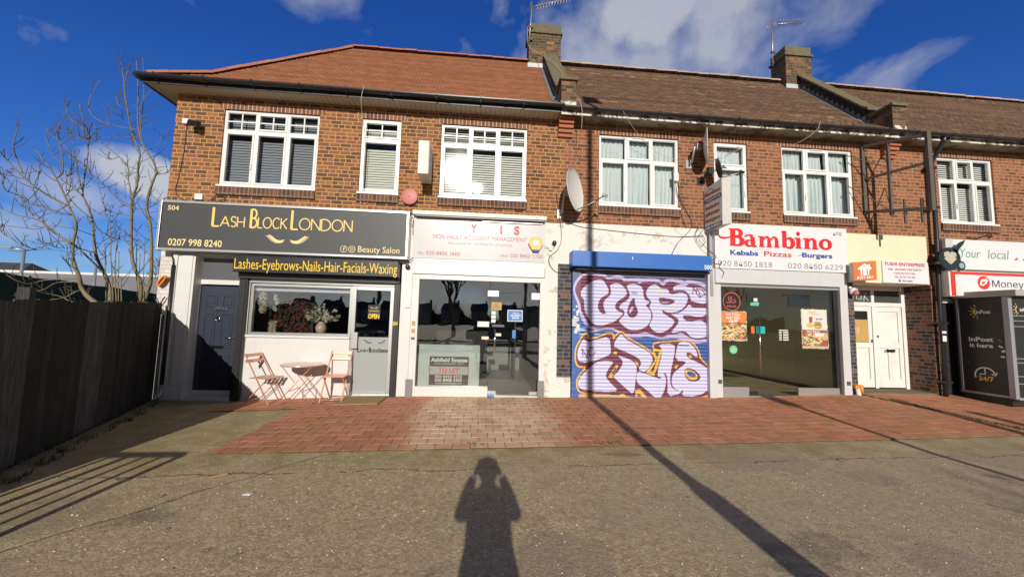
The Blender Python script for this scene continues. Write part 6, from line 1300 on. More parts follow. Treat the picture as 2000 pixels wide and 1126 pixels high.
# ---------------------------------------------------------------- on the paving
mt = MB(); z = lambda x, y: gz(x, y)+.024
mp_ = [(-2.44, -.74), (-1.70, -.70), (-1.655, -.10), (-2.44, -.14)]; mt.hexa([(x, y, z(x, y)) for x, y in mp_]+[(x, y, z(x, y)+.022) for x, y in mp_]); tag(mt.build('door_mat', M_mat, None, .006), 'brown coir door mat before the salon door', 'door mat')
TB = thing('bistro_table', 'round rose-gold folding bistro table before the white salon panel', 'table', (-3.13, -.36, 0)); gzt = gz(-3.13, -.36)+.02
b = MB(); b.lathe((-3.13, -.36, gzt+.645), (0, 0, 1), [(0, .345), (.004, .355), (.02, .355), (.024, .35)], 40); b.build('table_top', M_tabletop, TB)
for sgn in (-1, 1):
    b = MB(); y = -.36+sgn*.24
    b.tube([(-3.13-.30, y, gzt), (-3.13+.24, y*.9-.042, gzt+.64)], .007, 6); b.tube([(-3.13+.30, y, gzt), (-3.13-.24, y*.9-.042, gzt+.64)], .007, 6); b.build('leg', M_rose, TB)
b = MB()
for x, zz in ((-.28, .03), (.28, .03), (-.12, .22), (.12, .22)): b.tube([(-3.13+x, -.60, gzt+zz), (-3.13+x, -.12, gzt+zz)], .007, 6)
b.build('stretcher', M_rose, TB)
def bistro_chair(name, lab, loc, rz):
    t = thing(name, lab, 'chair', (0, 0, 0), 'folding bistro chairs'); w = .195      # faces +x in its own frame
    m_ = MB()
    for k in range(6): x = -.16+k*.065; m_.box(x, x+.045, -w, w, .435, .450)
    m_.build('seat', M_rose, t, .003); m_ = MB()
    for zz in (.70, .80): m_.hexa([(-.255-(zz-.7)*.25, -w, zz), (-.24-(zz-.7)*.25, -w, zz), (-.24-(zz-.7)*.25, w, zz), (-.255-(zz-.7)*.25, w, zz), (-.272-(zz-.7)*.25, -w, zz+.055), (-.257-(zz-.7)*.25, -w, zz+.055), (-.257-(zz-.7)*.25, w, zz+.055), (-.272-(zz-.7)*.25, w, zz+.055)])
    m_.build('backrest', M_rose, t, .003)
    for s in (-1, 1):
        y = s*(w-.012); m_ = MB(); m_.bar((-.285, y, .86), (.24, y, 0), .012, .022, (0, 1, 0)); m_.build('leg', M_rose, t)
        y = s*(w-.034); m_ = MB(); m_.bar((.17, y, .44), (-.24, y, 0), .012, .022, (0, 1, 0)); m_.build('leg', M_rose, t)
    m_ = MB(); m_.tube([(.21, -w+.02, .05), (.21, w-.02, .05)], .008, 6); m_.tube([(-.21, -w+.04, .04), (-.21, w-.04, .04)], .008, 6); m_.build('stretcher', M_rose, t)
    t.location = loc; t.rotation_euler = (0, 0, rz); return t
bistro_chair('bistro_chair', 'slatted rose-gold folding chair seen from the side, left of the bistro table', (-3.78, -.29, gz(-3.78, -.29)+.02), R(-12))
bistro_chair('bistro_chair', 'slatted rose-gold folding chair facing the street, right of the bistro table', (-2.56, -.29, gz(-2.56, -.29)+.02), R(-88))

# ---------------------------------------------------------------- left: fence, trees, yard behind
P0, P1 = Vector((-5.80, -.12)), Vector((-4.02, -4.75)); fd = (P1-P0).normalized(); fn = Vector((-fd.y, fd.x)); FL = (P1-P0).length
if fn.x < 0: fn = -fn
FE = thing('board_fence', 'dark creosoted close-board fence along the left of the forecourt', 'fence', (-5, -2.4, 0)); r9 = random.Random(11)
def fpt(s, off, z): p = P0+fd*s+fn*off; return (p.x, p.y, z)
sec = [(.0, .33), (.33, 1.55), (1.55, 3.3), (3.3, FL)]
for k, (a, c) in enumerate(sec):
    m_ = MB(); s = a
    while s < c-.02:
        w = min(.125 if a > 0 else .05, c-s); top = 1.745-.028*s+r9.uniform(-.012, .012); t0 = r9.uniform(.0, .01); sa, sb = s-.012, s+w
        greyish = (k == 2 and .25 < s-1.55 < .85) or (k == 3 and 0.05 < s-3.3 < .75)
        rnd = r9.uniform(.65, 1) if greyish else r9.uniform(0, .25)
        m_.hexa([fpt(sa, t0+.018, .0), fpt(sb, t0+.004, .0), fpt(sb, t0-.008, .0), fpt(sa, t0+.0, .0), fpt(sa, t0+.018, top), fpt(sb, t0+.004, top+r9.uniform(-.006, .006)), fpt(sb, t0-.008, top), fpt(sa, t0, top)], rnd); s += w+(.085 if a == 0 else 0)
    for zz in (.3, .9, 1.45): m_.hexa([fpt(a, -.05, zz), fpt(c, -.05, zz), fpt(c, -.012, zz), fpt(a, -.012, zz), fpt(a, -.05, zz+.08), fpt(c, -.05, zz+.08), fpt(c, -.012, zz+.08), fpt(a, -.012, zz+.08)], .1)
    m_.build('panel', M_fence, FE)
for s in (0.33, 1.55, 3.3, FL):
    m_ = MB(); q = .05; top = 1.74-.028*s+(.14 if abs(s-3.3) < .1 else .02); m_.hexa([fpt(s-q, -.15, 0), fpt(s+q, -.15, 0), fpt(s+q, -.05, 0), fpt(s-q, -.05, 0), fpt(s-q, -.15, top), fpt(s+q, -.15, top), fpt(s+q, -.05, top), fpt(s-q, -.05, top)], .5); m_.build('post', M_fence, FE, .006)
t = thing('iron_scroll', 'small wrought iron scroll panel between the fence end and the drainpipe', 'ironwork', (-5.8, -.1, 1.5)); b = MB(); b.tube([(-5.97, -.06, 1.52), (-5.78, -.06, 1.86)], .010, 6); b.tube([(-5.97, -.06, 1.86), (-5.78, -.06, 1.52)], .010, 6); b.tube([(-5.86+.05*math.cos(R(a))*(1-a/900), -.07, 1.60+.05*math.sin(R(a))*(1-a/900)) for a in range(0, 540, 30)], .008, 6)
for x in (-5.80, -5.735, -5.765): b.tube([(x, -.10, 0), (x, -.10, 1.52)], .011, 6)
b.build('bars', M_blackmet, t)
# edging stone and weeds along the fence foot
m_ = MB()
for i in range(5): a, c = i*.95+.1, i*.95+1.04; m_.hexa([fpt(a, .16, 0), fpt(c, .16, 0), fpt(c, .10, 0), fpt(a, .10, 0), fpt(a, .16, .035), fpt(c, .16, .035), fpt(c, .10, .04), fpt(a, .10, .04)])
tag(m_.build('edging_stones', M_concrete), 'row of low mossy edging stones at the foot of the dark fence', 'edging')
def tufts(name, lab, spots, mat, h):
    m_ = MB()
    for (x, y) in spots:
        z0 = gz(x, y)
        for k in range(r9.randint(3, 6)):
            a = r9.uniform(0, 6.28); L = h*r9.uniform(.5, 1.2); w = .005; d = Vector((math.cos(a), math.sin(a), 0)); s_ = Vector((-d.y, d.x, 0))*w; p = Vector((x+r9.uniform(-.02, .02), y+r9.uniform(-.02, .02), z0)); q = p+d*L*.4+Vector((0, 0, L*.7)); e = p+d*L*.9+Vector((0, 0, L*r9.uniform(.6, 1)))
            m_.face([p-s_, p+s_, q+s_*.7, q-s_*.7]); m_.face([q-s_*.7, q+s_*.7, e])
    return tag(m_.build(name, mat, fix=False), lab, None, None, 'stuff')
M_grass = pm('winter_grass', (.10, .12, .03), .8, .5, 20)
tufts('weeds', 'weeds at the foot of the fence', [(lambda p: (p.x, p.y))(P0+fd*r9.uniform(.2, 4.6)+fn*r9.uniform(.03, .3)) for _ in range(170)], M_grass, .07)
tufts('moss_tufts', 'moss and grass in the paving joints', [(r9.gauss(1.75, .12), -2.62+r9.uniform(-.06, .08)) for _ in range(26)]+[(r9.gauss(.0, .05), -2.72+r9.uniform(-.04, .1)) for _ in range(14)]+[(r9.uniform(-.55, -.2), -1.95+r9.uniform(-.05, .05)) for _ in range(16)]+[(lambda y: (8.02-.26*y+r9.uniform(-.09, .09), y))(r9.uniform(-2.3, .1)) for _ in range(90)]+[(r9.uniform(-2.6, 8.2), -2.93+.0507*2.91+r9.uniform(-.03, .02)) for _ in range(0)]+[(r9.uniform(-.4, .1), -2.2) for _ in range(6)], M_grass, .042)
def litter_leaves():
    m_ = MB()
    for _ in range(150):
        x = r9.choice([r9.uniform(-5, 8), r9.uniform(-4.6, -2)]); y = r9.choice([r9.uniform(-5.5, -2.6), r9.uniform(-2.6, -.1)]); z0 = gz(x, y)+(.026 if y > -2.5 else .004); a = r9.uniform(0, 6.28); L = r9.uniform(.008, .026); d = Vector((math.cos(a), math.sin(a), 0))*L; s_ = Vector((-d.y, d.x, 0))*.4; p = Vector((x, y, z0))
        m_.face([p-d, p+s_+Vector((0, 0, .006)), p+d+Vector((0, 0, .003)), p-s_+Vector((0, 0, .004))])
    t = NT('dry_leaf_litter'); return tag(m_.build('leaf_litter', t.done(t.ramp(t.attr(), [(0, (.20, .11, .03)), (.4, (.36, .24, .09)), (.7, (.12, .08, .04)), (1, (.55, .42, .16))]), .8), fix=False), 'dry leaf crumbs scattered on the ground', None, None, 'stuff')
litter_leaves()
def stones():
    m_ = MB(); r_ = random.Random(3)
    for _ in range(2600):
        y = -2.9-2.7*r_.random()**.8; x = r_.uniform(-4.5, 7); 
        if x < -3.6 and y > -4: continue
        z0 = gz(x, y); s = r_.uniform(.003, .0085); a = r_.uniform(0, 3.1); c, d = math.cos(a)*s, math.sin(a)*s; e = r_.uniform(.5, .9); h = s*.6
        A_ = [(x+c, y+d), (x-d*e, y+c*e), (x-c, y-d), (x+d*e, y-c*e)]; top = [(x+(p[0]-x)*.6, y+(p[1]-y)*.6, z0+h) for p in A_]; bot = [(p[0], p[1], z0-.001) for p in A_]; rn = r_.random()
        m_.face(top, rn)
        for k in range(4): m_.face([bot[k], bot[(k+1) % 4], top[(k+1) % 4], top[k]], rn)
    t = NT('loose_chippings'); return tag(m_.build('loose_chippings', t.done(t.ramp(t.attr(), [(0, (.14, .12, .09)), (.35, (.30, .26, .19)), (.7, (.45, .40, .31)), (.9, (.6, .57, .5)), (1, (.75, .73, .70))]), .8), fix=False), 'loose pale chippings on the tarmac', None, None, 'stuff')
stones()
b = MB(); b.hexa([(-2.0, -3.99, .003), (-1.93, -4.0, .003), (-1.92, -3.96, .003), (-1.99, -3.95, .003), (-2.0, -3.99, .009), (-1.93, -4.0, .016), (-1.92, -3.96, .012), (-1.99, -3.95, .007)]); o = b.build('paper_scrap', M_signwhite, None, .003); tag(o, 'white paper scrap lying on the tarmac at left', 'litter')
b = MB(); b.hexa([(-2.52, -3.62, .003), (-2.40, -3.52, .003), (-2.42, -3.50, .003), (-2.53, -3.60, .003), (-2.52, -3.62, .01), (-2.40, -3.52, .012), (-2.42, -3.50, .012), (-2.53, -3.60, .01)]); tag(b.build('twig', M_tan), 'yellow twig on the tarmac behind the paper scrap', 'twig')

# bare trees: limbs follow the photograph's branches, each trunk at its own distance
kA = 1/4.0206
cA = lambda p: (p[0]*kA, 100+p[1]*kA); cB = lambda p: (p[0]*kA, 340+p[1]*kA)
def limb(b, tb, pts, y0, r0, r1, dy, rr, twigs=True):
    ph = rr.uniform(0, 6); P = []
    for i, p in enumerate(pts): t = i/(len(pts)-1); P.append(at(p[0], p[1], y0+dy*t+.06*math.sin(ph+i*1.7)*(i > 0)))
    Q_ = []
    for i in range(len(P)-1):
        p0, p1, p2, p3 = P[max(i-1, 0)], P[i], P[i+1], P[min(i+2, len(P)-1)]
        for k in range(4): t = k/4; Q_.append(.5*((2*p1)+(p2-p0)*t+(2*p0-5*p1+4*p2-p3)*t*t+(3*p1-p0-3*p2+p3)*t**3))
    Q_.append(P[-1]); n = len(Q_); r0 *= 1.35 if r0 < .03 else .92; r1 = max(r1*1.7, .0062); b.tube(Q_, [(r0+(r1-r0)*(i/(n-1))**.7)*(rr.uniform(.9, 1.12) if r0 > .012 else 1) for i in range(n)], 8 if r0 > .02 else 5)
    if twigs:
        for i in range(3, n-1):
            if rr.random() < .6:
                d = (Q_[i+1]-Q_[i]).normalized(); L = rr.uniform(.08, .5); s = Vector((rr.uniform(-1, 1), rr.uniform(-.6, .6), rr.uniform(-.3, 1))).normalized(); v = (d*.55+s*.8).normalized(); q = Q_[i]; pts2 = [q]
                for k in range(3): v = (v+Vector((rr.uniform(-.25, .25), 0, .22))).normalized(); pts2.append(pts2[-1]+v*L/3)
                tb.tube(pts2, [.0075, .0065, .0055, .0045], 4)
                if rr.random() < .5: q2 = pts2[2]; tb.tube([q2, q2+Vector((rr.uniform(-.1, .1), rr.uniform(-.05, .05), rr.uniform(.02, .12)))], [.005, .004], 4)
        if r1 < .009: tb.tube([Q_[-1], Q_[-1]+(Q_[-1]-Q_[-2]).normalized()*.04], [.010, .007], 4)
def tree(lab, y0, trunk, limbs, seed, r0):
    rr = random.Random(seed); root = at(*trunk[0], y0); t = thing('bare_tree', lab, 'tree', (root.x, root.y, 0), 'bare trees behind the fence'); b = MB(); tb = MB(); lb = MB()
    base = Vector((root.x+.02, root.y, -.02)); limb(b, tb, trunk, y0, r0, .004, rr.uniform(-.3, .4), rr, True)
    b.tube([base, base.lerp(root, .6)+Vector((.01, 0, 0)), root], [r0*1.35, r0*1.08, r0], 8)
    for (pts, ra, rb_) in limbs: limb(lb, tb, pts, y0+rr.uniform(-.1, .1), ra, rb_, rr.uniform(-.7, .9), rr)
    b.build('trunk', M_bark, t); lb.build('branches', M_bark, t); tb.build('twigs', M_twig, t)
A_ = lambda *p: [cA(q) for q in p]; B_ = lambda *p: [cB(q) for q in p]
tree('bare tree leaning left, leftmost of the four behind the fence', 1.4, B_((770,1022),(690,960),(640,890),(620,800),(578,690),(570,560),(598,440),(595,375),(550,270),(500,150),(440,30))+A_((380,900),(300,800),(262,768)),
  [(B_((560,545),(430,460),(300,360),(130,320),(0,265)), .022, .004), (B_((540,250),(400,180),(270,95),(180,20))+A_((60,860),(0,790)), .016, .004), (B_((560,320),(400,280),(260,225),(130,160),(50,130),(20,80),(50,0)), .012, .003), (A_((440,995),(490,960),(492,870),(465,700),(455,560)), .012, .003), (A_((480,880),(400,790),(355,660)), .006, .002),
   (B_((640,905),(580,930),(500,970),(395,985)), .012, .005), (B_((690,1028),(560,1000),(480,960),(380,940)), .010, .004), (B_((310,985),(220,985),(165,970),(125,955)), .009, .004), (B_((620,850),(450,850),(330,910),(215,905)), .009, .003), (B_((620,820),(360,830),(230,860),(120,830),(60,790)), .010, .003), (B_((300,345),(380,310),(480,312)), .006, .003), (B_((265,330),(160,180),(50,30))+A_((0,960),), .007, .003),
   (A_((180,960),(130,840),(105,740),(145,590)), .010, .005), (B_((560,545),(460,520),(300,580),(190,565),(80,500),(10,455),(12,400)), .009, .003), (B_((555,615),(400,590),(200,600)), .006, .002), (B_((570,425),(400,405),(280,430),(30,400)), .006, .002), (A_((185,960),(320,940)), .006, .003), (A_((290,1060),(305,960),(308,870)), .006, .002), (A_((170,950),(50,930),(130,990),(210,1000)), .006, .002), (B_((570,780),(545,720),(505,665)), .006, .003), (B_((380,440),(330,350),(240,300),(170,240)), .009, .003)], 1, .055)
tree('bare tree with a forked crown, second from the left behind the fence', 1.9, B_((862,1018),(862,900),(820,780),(755,640),(737,500),(725,370),(690,250),(652,170),(655,80),(668,0))+A_((680,900),(695,740)),
  [(A_((695,740),(690,690),(650,610),(560,540),(520,470),(545,405)), .010, .003), (A_((695,740),(700,660),(660,560),(620,410)), .009, .002), (A_((690,690),(600,680),(535,640),(580,575)), .007, .002), (B_((650,170),(590,120),(535,80),(520,0))+A_((540,980),(575,880),(575,705)), .009, .003), (A_((640,1080),(600,900),(580,820),(460,700),(375,630),(362,585)), .010, .003), (B_((700,340),(570,220),(525,130),(520,20)), .010, .003), (B_((755,620),(600,580),(480,580),(400,560),(300,515)), .009, .003), (B_((820,780),(700,660),(580,550)), .017, .010), (B_((735,480),(620,440)), .006, .003), (B_((690,250),(780,310),(880,330)), .006, .002), (B_((745,600),(800,530),(850,440)), .006, .002), (A_((690,720),(770,620)), .005, .002), (A_((695,740),(760,690)), .005, .002), (B_((640,640),(630,590),(610,500)), .005, .002)], 2, .048)
tree('straight bare tree, third from the left behind the fence', 2.3, B_((1100,1004),(1105,860),(1045,700),(1030,520),(1035,260),(1040,190),(1072,100),(1083,0))+A_((1085,900),(1098,790),(1050,680),(1020,560),(1000,450),(978,320),(970,200),(948,85)),
  [(B_((1032,250),(900,170),(800,70),(720,0))+A_((690,930),(580,820)), .012, .003), (B_((1038,180),(1010,50))+A_((1010,930),(960,850),(800,720),(720,650),(560,530)), .011, .003), (B_((1035,510),(930,420),(835,330),(820,240),(770,80)), .010, .003), (B_((1035,530),(900,500),(760,430),(660,340)), .008, .003), (B_((1040,480),(960,490),(870,540),(830,590),(835,700)), .008, .003), (A_((1090,930),(1000,900),(960,850)), .007, .003), (A_((1085,940),(1000,980),(950,960)), .005, .002), (A_((1000,465),(930,420),(908,340)), .006, .002), (A_((1018,575),(965,530),(960,500)), .005, .002), (A_((975,330),(990,200),(1012,120)), .006, .002), (A_((1095,800),(1040,740),(1020,660)), .005, .002), (A_((930,830),(860,850),(780,810)), .006, .002), (B_((985,190),(980,60)), .006, .002), (B_((1030,330),(940,310),(840,290)), .006, .002)], 3, .045)
tree('bare tree nearest the brick corner, rightmost of the four behind the fence', 2.0, B_((1130,1004),(1180,850),(1190,640),(1182,420),(1152,270),(1165,170),(1200,60),(1225,0))+A_((1232,950),(1200,860),(1120,730),(1090,620),(1080,500),(1085,350),(1080,200),(1070,72)),
  [(A_((1112,740),(1105,560),(1100,440),(1180,310),(1212,300)), .010, .003), (A_((1082,620),(880,580),(740,520),(695,430),(720,340),(785,225)), .009, .004), (A_((1095,670),(940,680),(750,680),(660,690),(545,650)), .008, .003), (A_((860,570),(845,530),(905,430)), .005, .002), (A_((855,575),(760,600),(660,545)), .005, .002), (A_((1085,440),(1000,412)), .006, .003), (A_((1230,970),(1320,950),(1355,890)), .007, .003), (A_((1230,915),(1305,905)), .005, .002), (A_((1130,780),(1200,760),(1265,700),(1270,660),(1340,660)), .006, .002), (A_((1105,870),(1240,810)), .005, .002), (B_((1160,265),(1230,230),(1320,170)), .007, .002), (B_((1180,300),(1285,285)), .006, .002), (A_((1110,600),(1130,300),(1120,50)), .006, .002), (A_((1110,580),(1210,530)), .005, .002), (B_((1185,640),(1100,560),(1060,430)), .006, .002), (B_((1150,270),(1060,265),(960,240)), .006, .002), (B_((1180,330),(1240,420),(1260,520)), .005, .002)], 4, .045)
SP = thing('sapling', 'clump of thin upright saplings between the second and third bare trees', 'sapling', (-7.4, 1.6, 0)); rr = random.Random(8); b = MB(); tb = MB()
for (x, yb, yt) in ((915, 1010, 480), (930, 1005, 620), (890, 1000, 380), (955, 1005, 820), (1085, 1000, 560), (1130, 1000, 520), (1100, 1000, 640), (835, 1000, 560)): limb(b, tb, B_((x, yb), (x-8+rr.uniform(-10, 10), (yb+yt)/2), (x+rr.uniform(-25, 10), yt)), 1.5+rr.uniform(-.2, .5), .010, .003, .2, rr)
b.build('stems', M_bark, SP); tb.build('twigs', M_twig, SP)

# behind: green screened fence, shed, far house, lamps, distant trees
def netted():
    t = NT('dark_green_netting'); v = t.vor(90); c = t.mix(t.noise(3, 5), (.010, .026, .008), (.035, .065, .02)); c = t.mix(t.math('MULTIPLY', t.smooth(t.noise(30, 4), .5, .65), .6), c, (.004, .006, .003)); t.bump(t.noise(40, 4), .6, .02); return t.done(c, .9)
H = thing('screen_fence', 'tall dark green netted fence behind the bare trees', 'fence', (-12, 5, 0)); b = MB(); n = 26; pa, pb_ = Vector((-10.2, .8)), Vector((-13.4, 9.6))
for i in range(n):
    p, q = pa.lerp(pb_, i/n), pa.lerp(pb_, (i+1)/n); za, zb_ = 2.36+.02*math.sin(i*.9), 2.36+.02*math.sin((i+1)*.9); b.face([(p.x, p.y, 0), (q.x, q.y, 0), (q.x, q.y, zb_), (p.x, p.y, za)], .5); b.face([(p.x-.05, p.y, za), (q.x-.05, q.y, zb_), (q.x, q.y, zb_), (p.x, p.y, za)], .5)
b.face([(-13.4, 9.6, 0), (-7.4, 9.9, 0), (-7.4, 9.9, 2.25), (-13.4, 9.6, 2.36)]); b.face([(-13.4, 9.65, 2.36), (-7.4, 9.95, 2.25), (-7.4, 9.9, 2.25), (-13.4, 9.6, 2.36)])
b.build('netting', netted(), H, fix=False); b = MB()
for i in range(6): p = pa.lerp(pb_, i/5); b.box(p.x-.09, p.x-.02, p.y-.03, p.y+.03, 0, 2.38)
b.build('post', M_steel, H)
tag(boxes('brick_stub', pm('tan_block', (.40, .33, .20), .85), None, (-7.05, -6.65, 1.5, 1.9, 0, 2.08), bevel=.01), 'tan block pier behind the fence beside the white brick corner', 'pier')
SH = thing('shed', 'long low shed with grey corrugated roof and white ridge line behind the trees', 'shed', (-30, 30, 0)); b = MB(); x0, x1 = -46, -9
n = 80
for i in range(n):
    xa, xb_ = x0+(x1-x0)*i/n, x0+(x1-x0)*(i+1)/n; xm = (xa+xb_)/2
    for (p, q, dz0, dz1) in ((xa, xm, 0, .05), (xm, xb_, .05, 0)): b.face([(p, 22, 2.75+dz0), (q, 22, 2.75+dz1), (q, 30, 4.85+dz1), (p, 30, 4.85+dz0)], .5)
b.build('roof', pm('grey_sheet_roof', (.34, .33, .31), .7, .15, .8, dirt=.35), SH, fix=False); boxes('wall', M_offwhite, SH, (x0+.3, x1-.3, 22.3, 38, 0, 2.8)); boxes('eaves_board', M_white, SH, (x0, x1, 21.9, 21.99, 2.6, 2.78)); boxes('ridge', M_white, SH, (x0, x1, 29.9, 30.2, 4.86, 5.06))
FH = thing('house', 'distant white gabled house with dark roof at the left edge', 'house', (-53, 44, 0)); b = MB(); b.face([(-72, 40, 4.6), (-53, 40, 4.6), (-56, 45, 7.4), (-69, 45, 7.4)]); b.face([(-53, 40, 4.6), (-53, 50, 4.6), (-56, 45, 7.4)]); b.face([(-72, 50, 4.6), (-72, 40, 4.6), (-69, 45, 7.4)]); b.face([(-53, 50, 4.6), (-72, 50, 4.6), (-69, 45, 7.4), (-56, 45, 7.4)]); b.build('roof', pm('dark_slate', (.06, .055, .055), .8), FH, fix=False); boxes('wall', M_white, FH, (-71.5, -53.5, 40.4, 49.6, 0, 4.6)); boxes('chimney', M_chim, FH, (-67, -66, 44.6, 45.4, 7.0, 8.3))
def lamp_post(lab, px, ytop, y, arm, grp):
    p = at(px, ytop, y); t = thing('street_lamp', lab, 'street lamp', (p.x, p.y, 0), grp); b = MB(); b.tube([(p.x, p.y, 0), (p.x, p.y, 1.4), (p.x, p.y, p.z)], [.13, .11, .07], 10); b.build('pole', M_greymet, t)
    if arm: q = MB(); q.tube([(p.x, p.y, p.z-.05), (p.x+arm, p.y, p.z+.12)], .05, 8); q.hexa([(p.x+arm*1.0, p.y-.12, p.z+.06), (p.x+arm*.5, p.y-.12, p.z+.02), (p.x+arm*.5, p.y+.12, p.z+.02), (p.x+arm, p.y+.12, p.z+.06), (p.x+arm, p.y-.1, p.z+.18), (p.x+arm*.5, p.y-.1, p.z+.14), (p.x+arm*.5, p.y+.1, p.z+.14), (p.x+arm, p.y+.1, p.z+.18)]); q.build('lantern', M_greymet, t)
lamp_post('street lamp with arm pointing left beyond the green netted fence', 48, 487, 18, -1.3, 'street lamps behind the trees'); lamp_post('plain pole rising from the shed roof behind the second tree', 188, 518, 21, 0, 'street lamps behind the trees')
def far_tree(lab, x, y, h, seed, grp, spread=.35, th=.22, mt=None):
    rr = random.Random(seed); t = thing('bare_tree', lab, 'tree', (x, y, 0), grp); b = MB(); tw = MB()
    def grow(p, d, L, r, lev):
        q = p+d*L; (b if lev < 2 else tw).tube([p, p.lerp(q, .5)+Vector((rr.uniform(-.04, .04), rr.uniform(-.04, .04), 0))*L, q], [r, r*.85, r*.68], 6 if lev < 2 else 4)
        if lev >= 5 or r < .008: return
        for k in range(3 if lev < 4 else 2):
            s = Vector((rr.uniform(-1, 1), rr.uniform(-1, 1), rr.uniform(-.1, .9))); grow(q, (d+s*spread*(1.5 if lev else 1)).normalized(), L*rr.uniform(.6, .82), r*rr.uniform(.5, .68), lev+1)
    grow(Vector((x, y, 0)), Vector((rr.uniform(-.05, .05), 0, 1)), h*.3, th, 0); b.build('trunk', M_bark, t); tw.build('crown', M_twig, t)
pt = at(306, 560, 30); far_tree('small distant bare tree seen between the last trunk and the white brick corner', pt.x, 30, 6.2, 5, 'distant bare trees', .3, .16)
pt = at(318, 560, 34); far_tree('taller distant bare tree half hidden behind the white brick corner', pt.x, 34, 7.5, 15, 'distant bare trees', .3, .18)

# ---------------------------------------------------------------- the street behind the camera (seen in the glass and by its shadows)
LP = thing('street_lamp', 'tall grey street lamp behind the photographer casting the long shadow', 'street lamp', (2.06, -9.6, 0)); b = MB(); b.tube([(2.06, -9.6, 0), (2.06, -9.6, 1.95)], .12, 14); b.tube([(2.06, -9.6, 1.95), (2.06, -9.6, 2.06)], [.12, .075], 14); b.tube([(2.06, -9.6, 2.06), (1.99, -9.6, 10.05)], [.075, .055], 12); b.build('pole', M_steel, LP); boxes('access_door', M_steel, LP, (2.0, 2.12, -9.483, -9.476, .5, 1.1)); q = MB(); q.tube([(1.99, -9.6, 10.0), (2.0, -9.7, 10.35), (2.1, -10.3, 10.45)], .05, 8); q.build('arm', M_steel, LP); q = MB(); q.hexa([(1.9, -11.0, 10.4), (2.36, -11.0, 10.36), (2.31, -10.2, 10.38), (1.95, -10.2, 10.42), (1.95, -10.9, 10.56), (2.31, -10.9, 10.54), (2.26, -10.25, 10.56), (2.0, -10.25, 10.58)]); q.build('lantern', M_steel, LP, .02)
SG = thing('sign_post', 'grey parking sign post at the kerb behind the photographer', 'sign post', (5.78, -9.4, 0)); b = MB(); b.tube([(5.78, -9.4, 0), (5.78, -9.4, 3.5)], .05, 12); b.build('pole', M_steel, SG); boxes('sign_plate', M_signwhite, SG, (5.63, 5.93, -9.48, -9.452, 3.2, 3.55))
for (x, y, h, lab) in ((8.15, -9.3, 3.30, 'taller steel post at the kerb behind and right of the photographer'), (8.75, -9.0, 2.85, 'shorter steel post at the kerb behind and right of the photographer')):
    t = thing('steel_post', lab, 'post', (x, y, 0), 'steel posts at the kerb'); b = MB(); b.tube([(x, y, 0), (x, y, h)], .10, 12); b.lathe((x, y, h), (0, 0, 1), [(0, .11), (.03, .11), (.06, .03)], 14); b.build('post', M_steel, t)
GR = thing('guard_rail', 'steel pedestrian guard rail behind and left of the photographer', 'railing', (-3.7, -6.05, 0)); b = MB(); b.tube([(-4.15, -6.05, 1.10), (-3.28, -6.05, 1.10)], .034, 8); b.tube([(-4.15, -6.05, .16), (-3.28, -6.05, .16)], .02, 8); b.build('rail', M_steel, GR)
for i in range(6): x = -4.15+i*.174; b = MB(); b.tube([(x, -6.05, 0 if i in (0, 5) else .16), (x, -6.05, 1.10)], .034 if i in (0, 5, 2) else .022, 8); b.build('bar', M_steel, GR)
def opp_house(i, x):
    t = thing('terraced_house', 'brick terraced house across the road with grey tiled roof', 'house', (x, -140, 0), 'houses across the road'); b = MB(); b.box(x-3.4, x+3.4, -147, -140, 0, 5.6); b.build('wall', M_brick2, t)
    b = MB(); b.face([(x-3.5, -139.6, 5.5), (x+3.5, -139.6, 5.5), (x+3.5, -143.5, 8.3), (x-3.5, -143.5, 8.3)]); b.face([(x+3.5, -147.4, 5.5), (x-3.5, -147.4, 5.5), (x-3.5, -143.5, 8.3), (x+3.5, -143.5, 8.3)]); b.face([(x-3.4, -140, 5.6), (x-3.4, -147, 5.6), (x-3.4, -143.5, 8.25)]); b.face([(x+3.4, -140, 5.6), (x+3.4, -147, 5.6), (x+3.4, -143.5, 8.25)]); r_ = b.build('roof', pm('grey_slates', (.07, .065, .06), .8), t, fix=False)
    boxes('chimney', M_chim, r_, (x+2.6, x+3.4, -144, -143, 7.8, 9.6))
    for (a, c) in ((-2.6, -.9), (.9, 2.6)):
        for z in (.9, 3.4): f = boxes('window', M_upvc, t, (x+a, x+c, -139.99, -139.9, z, z+1.4)); boxes('pane', M_black, f, (x+a+.1, x+(a+c)/2-.05, -139.899, -139.89, z+.1, z+1.3), (x+(a+c)/2+.05, x+c-.1, -139.899, -139.89, z+.1, z+1.3))
    boxes('door', M_navydoor, t, (x-.5, x+.5, -139.99, -139.93, 0, 2.1)); return t
for i in range(13): opp_house(i, -66+i*11)
for i, (x, y, h) in enumerate(((-9, -27, 9), (-2.5, -31, 7.5), (6, -28, 8.5), (15, -30, 9.5), (24, -27, 9))): far_tree('bare street tree across the road behind the photographer', x, y, h, 30+i, 'street trees across the road', .42, .24)
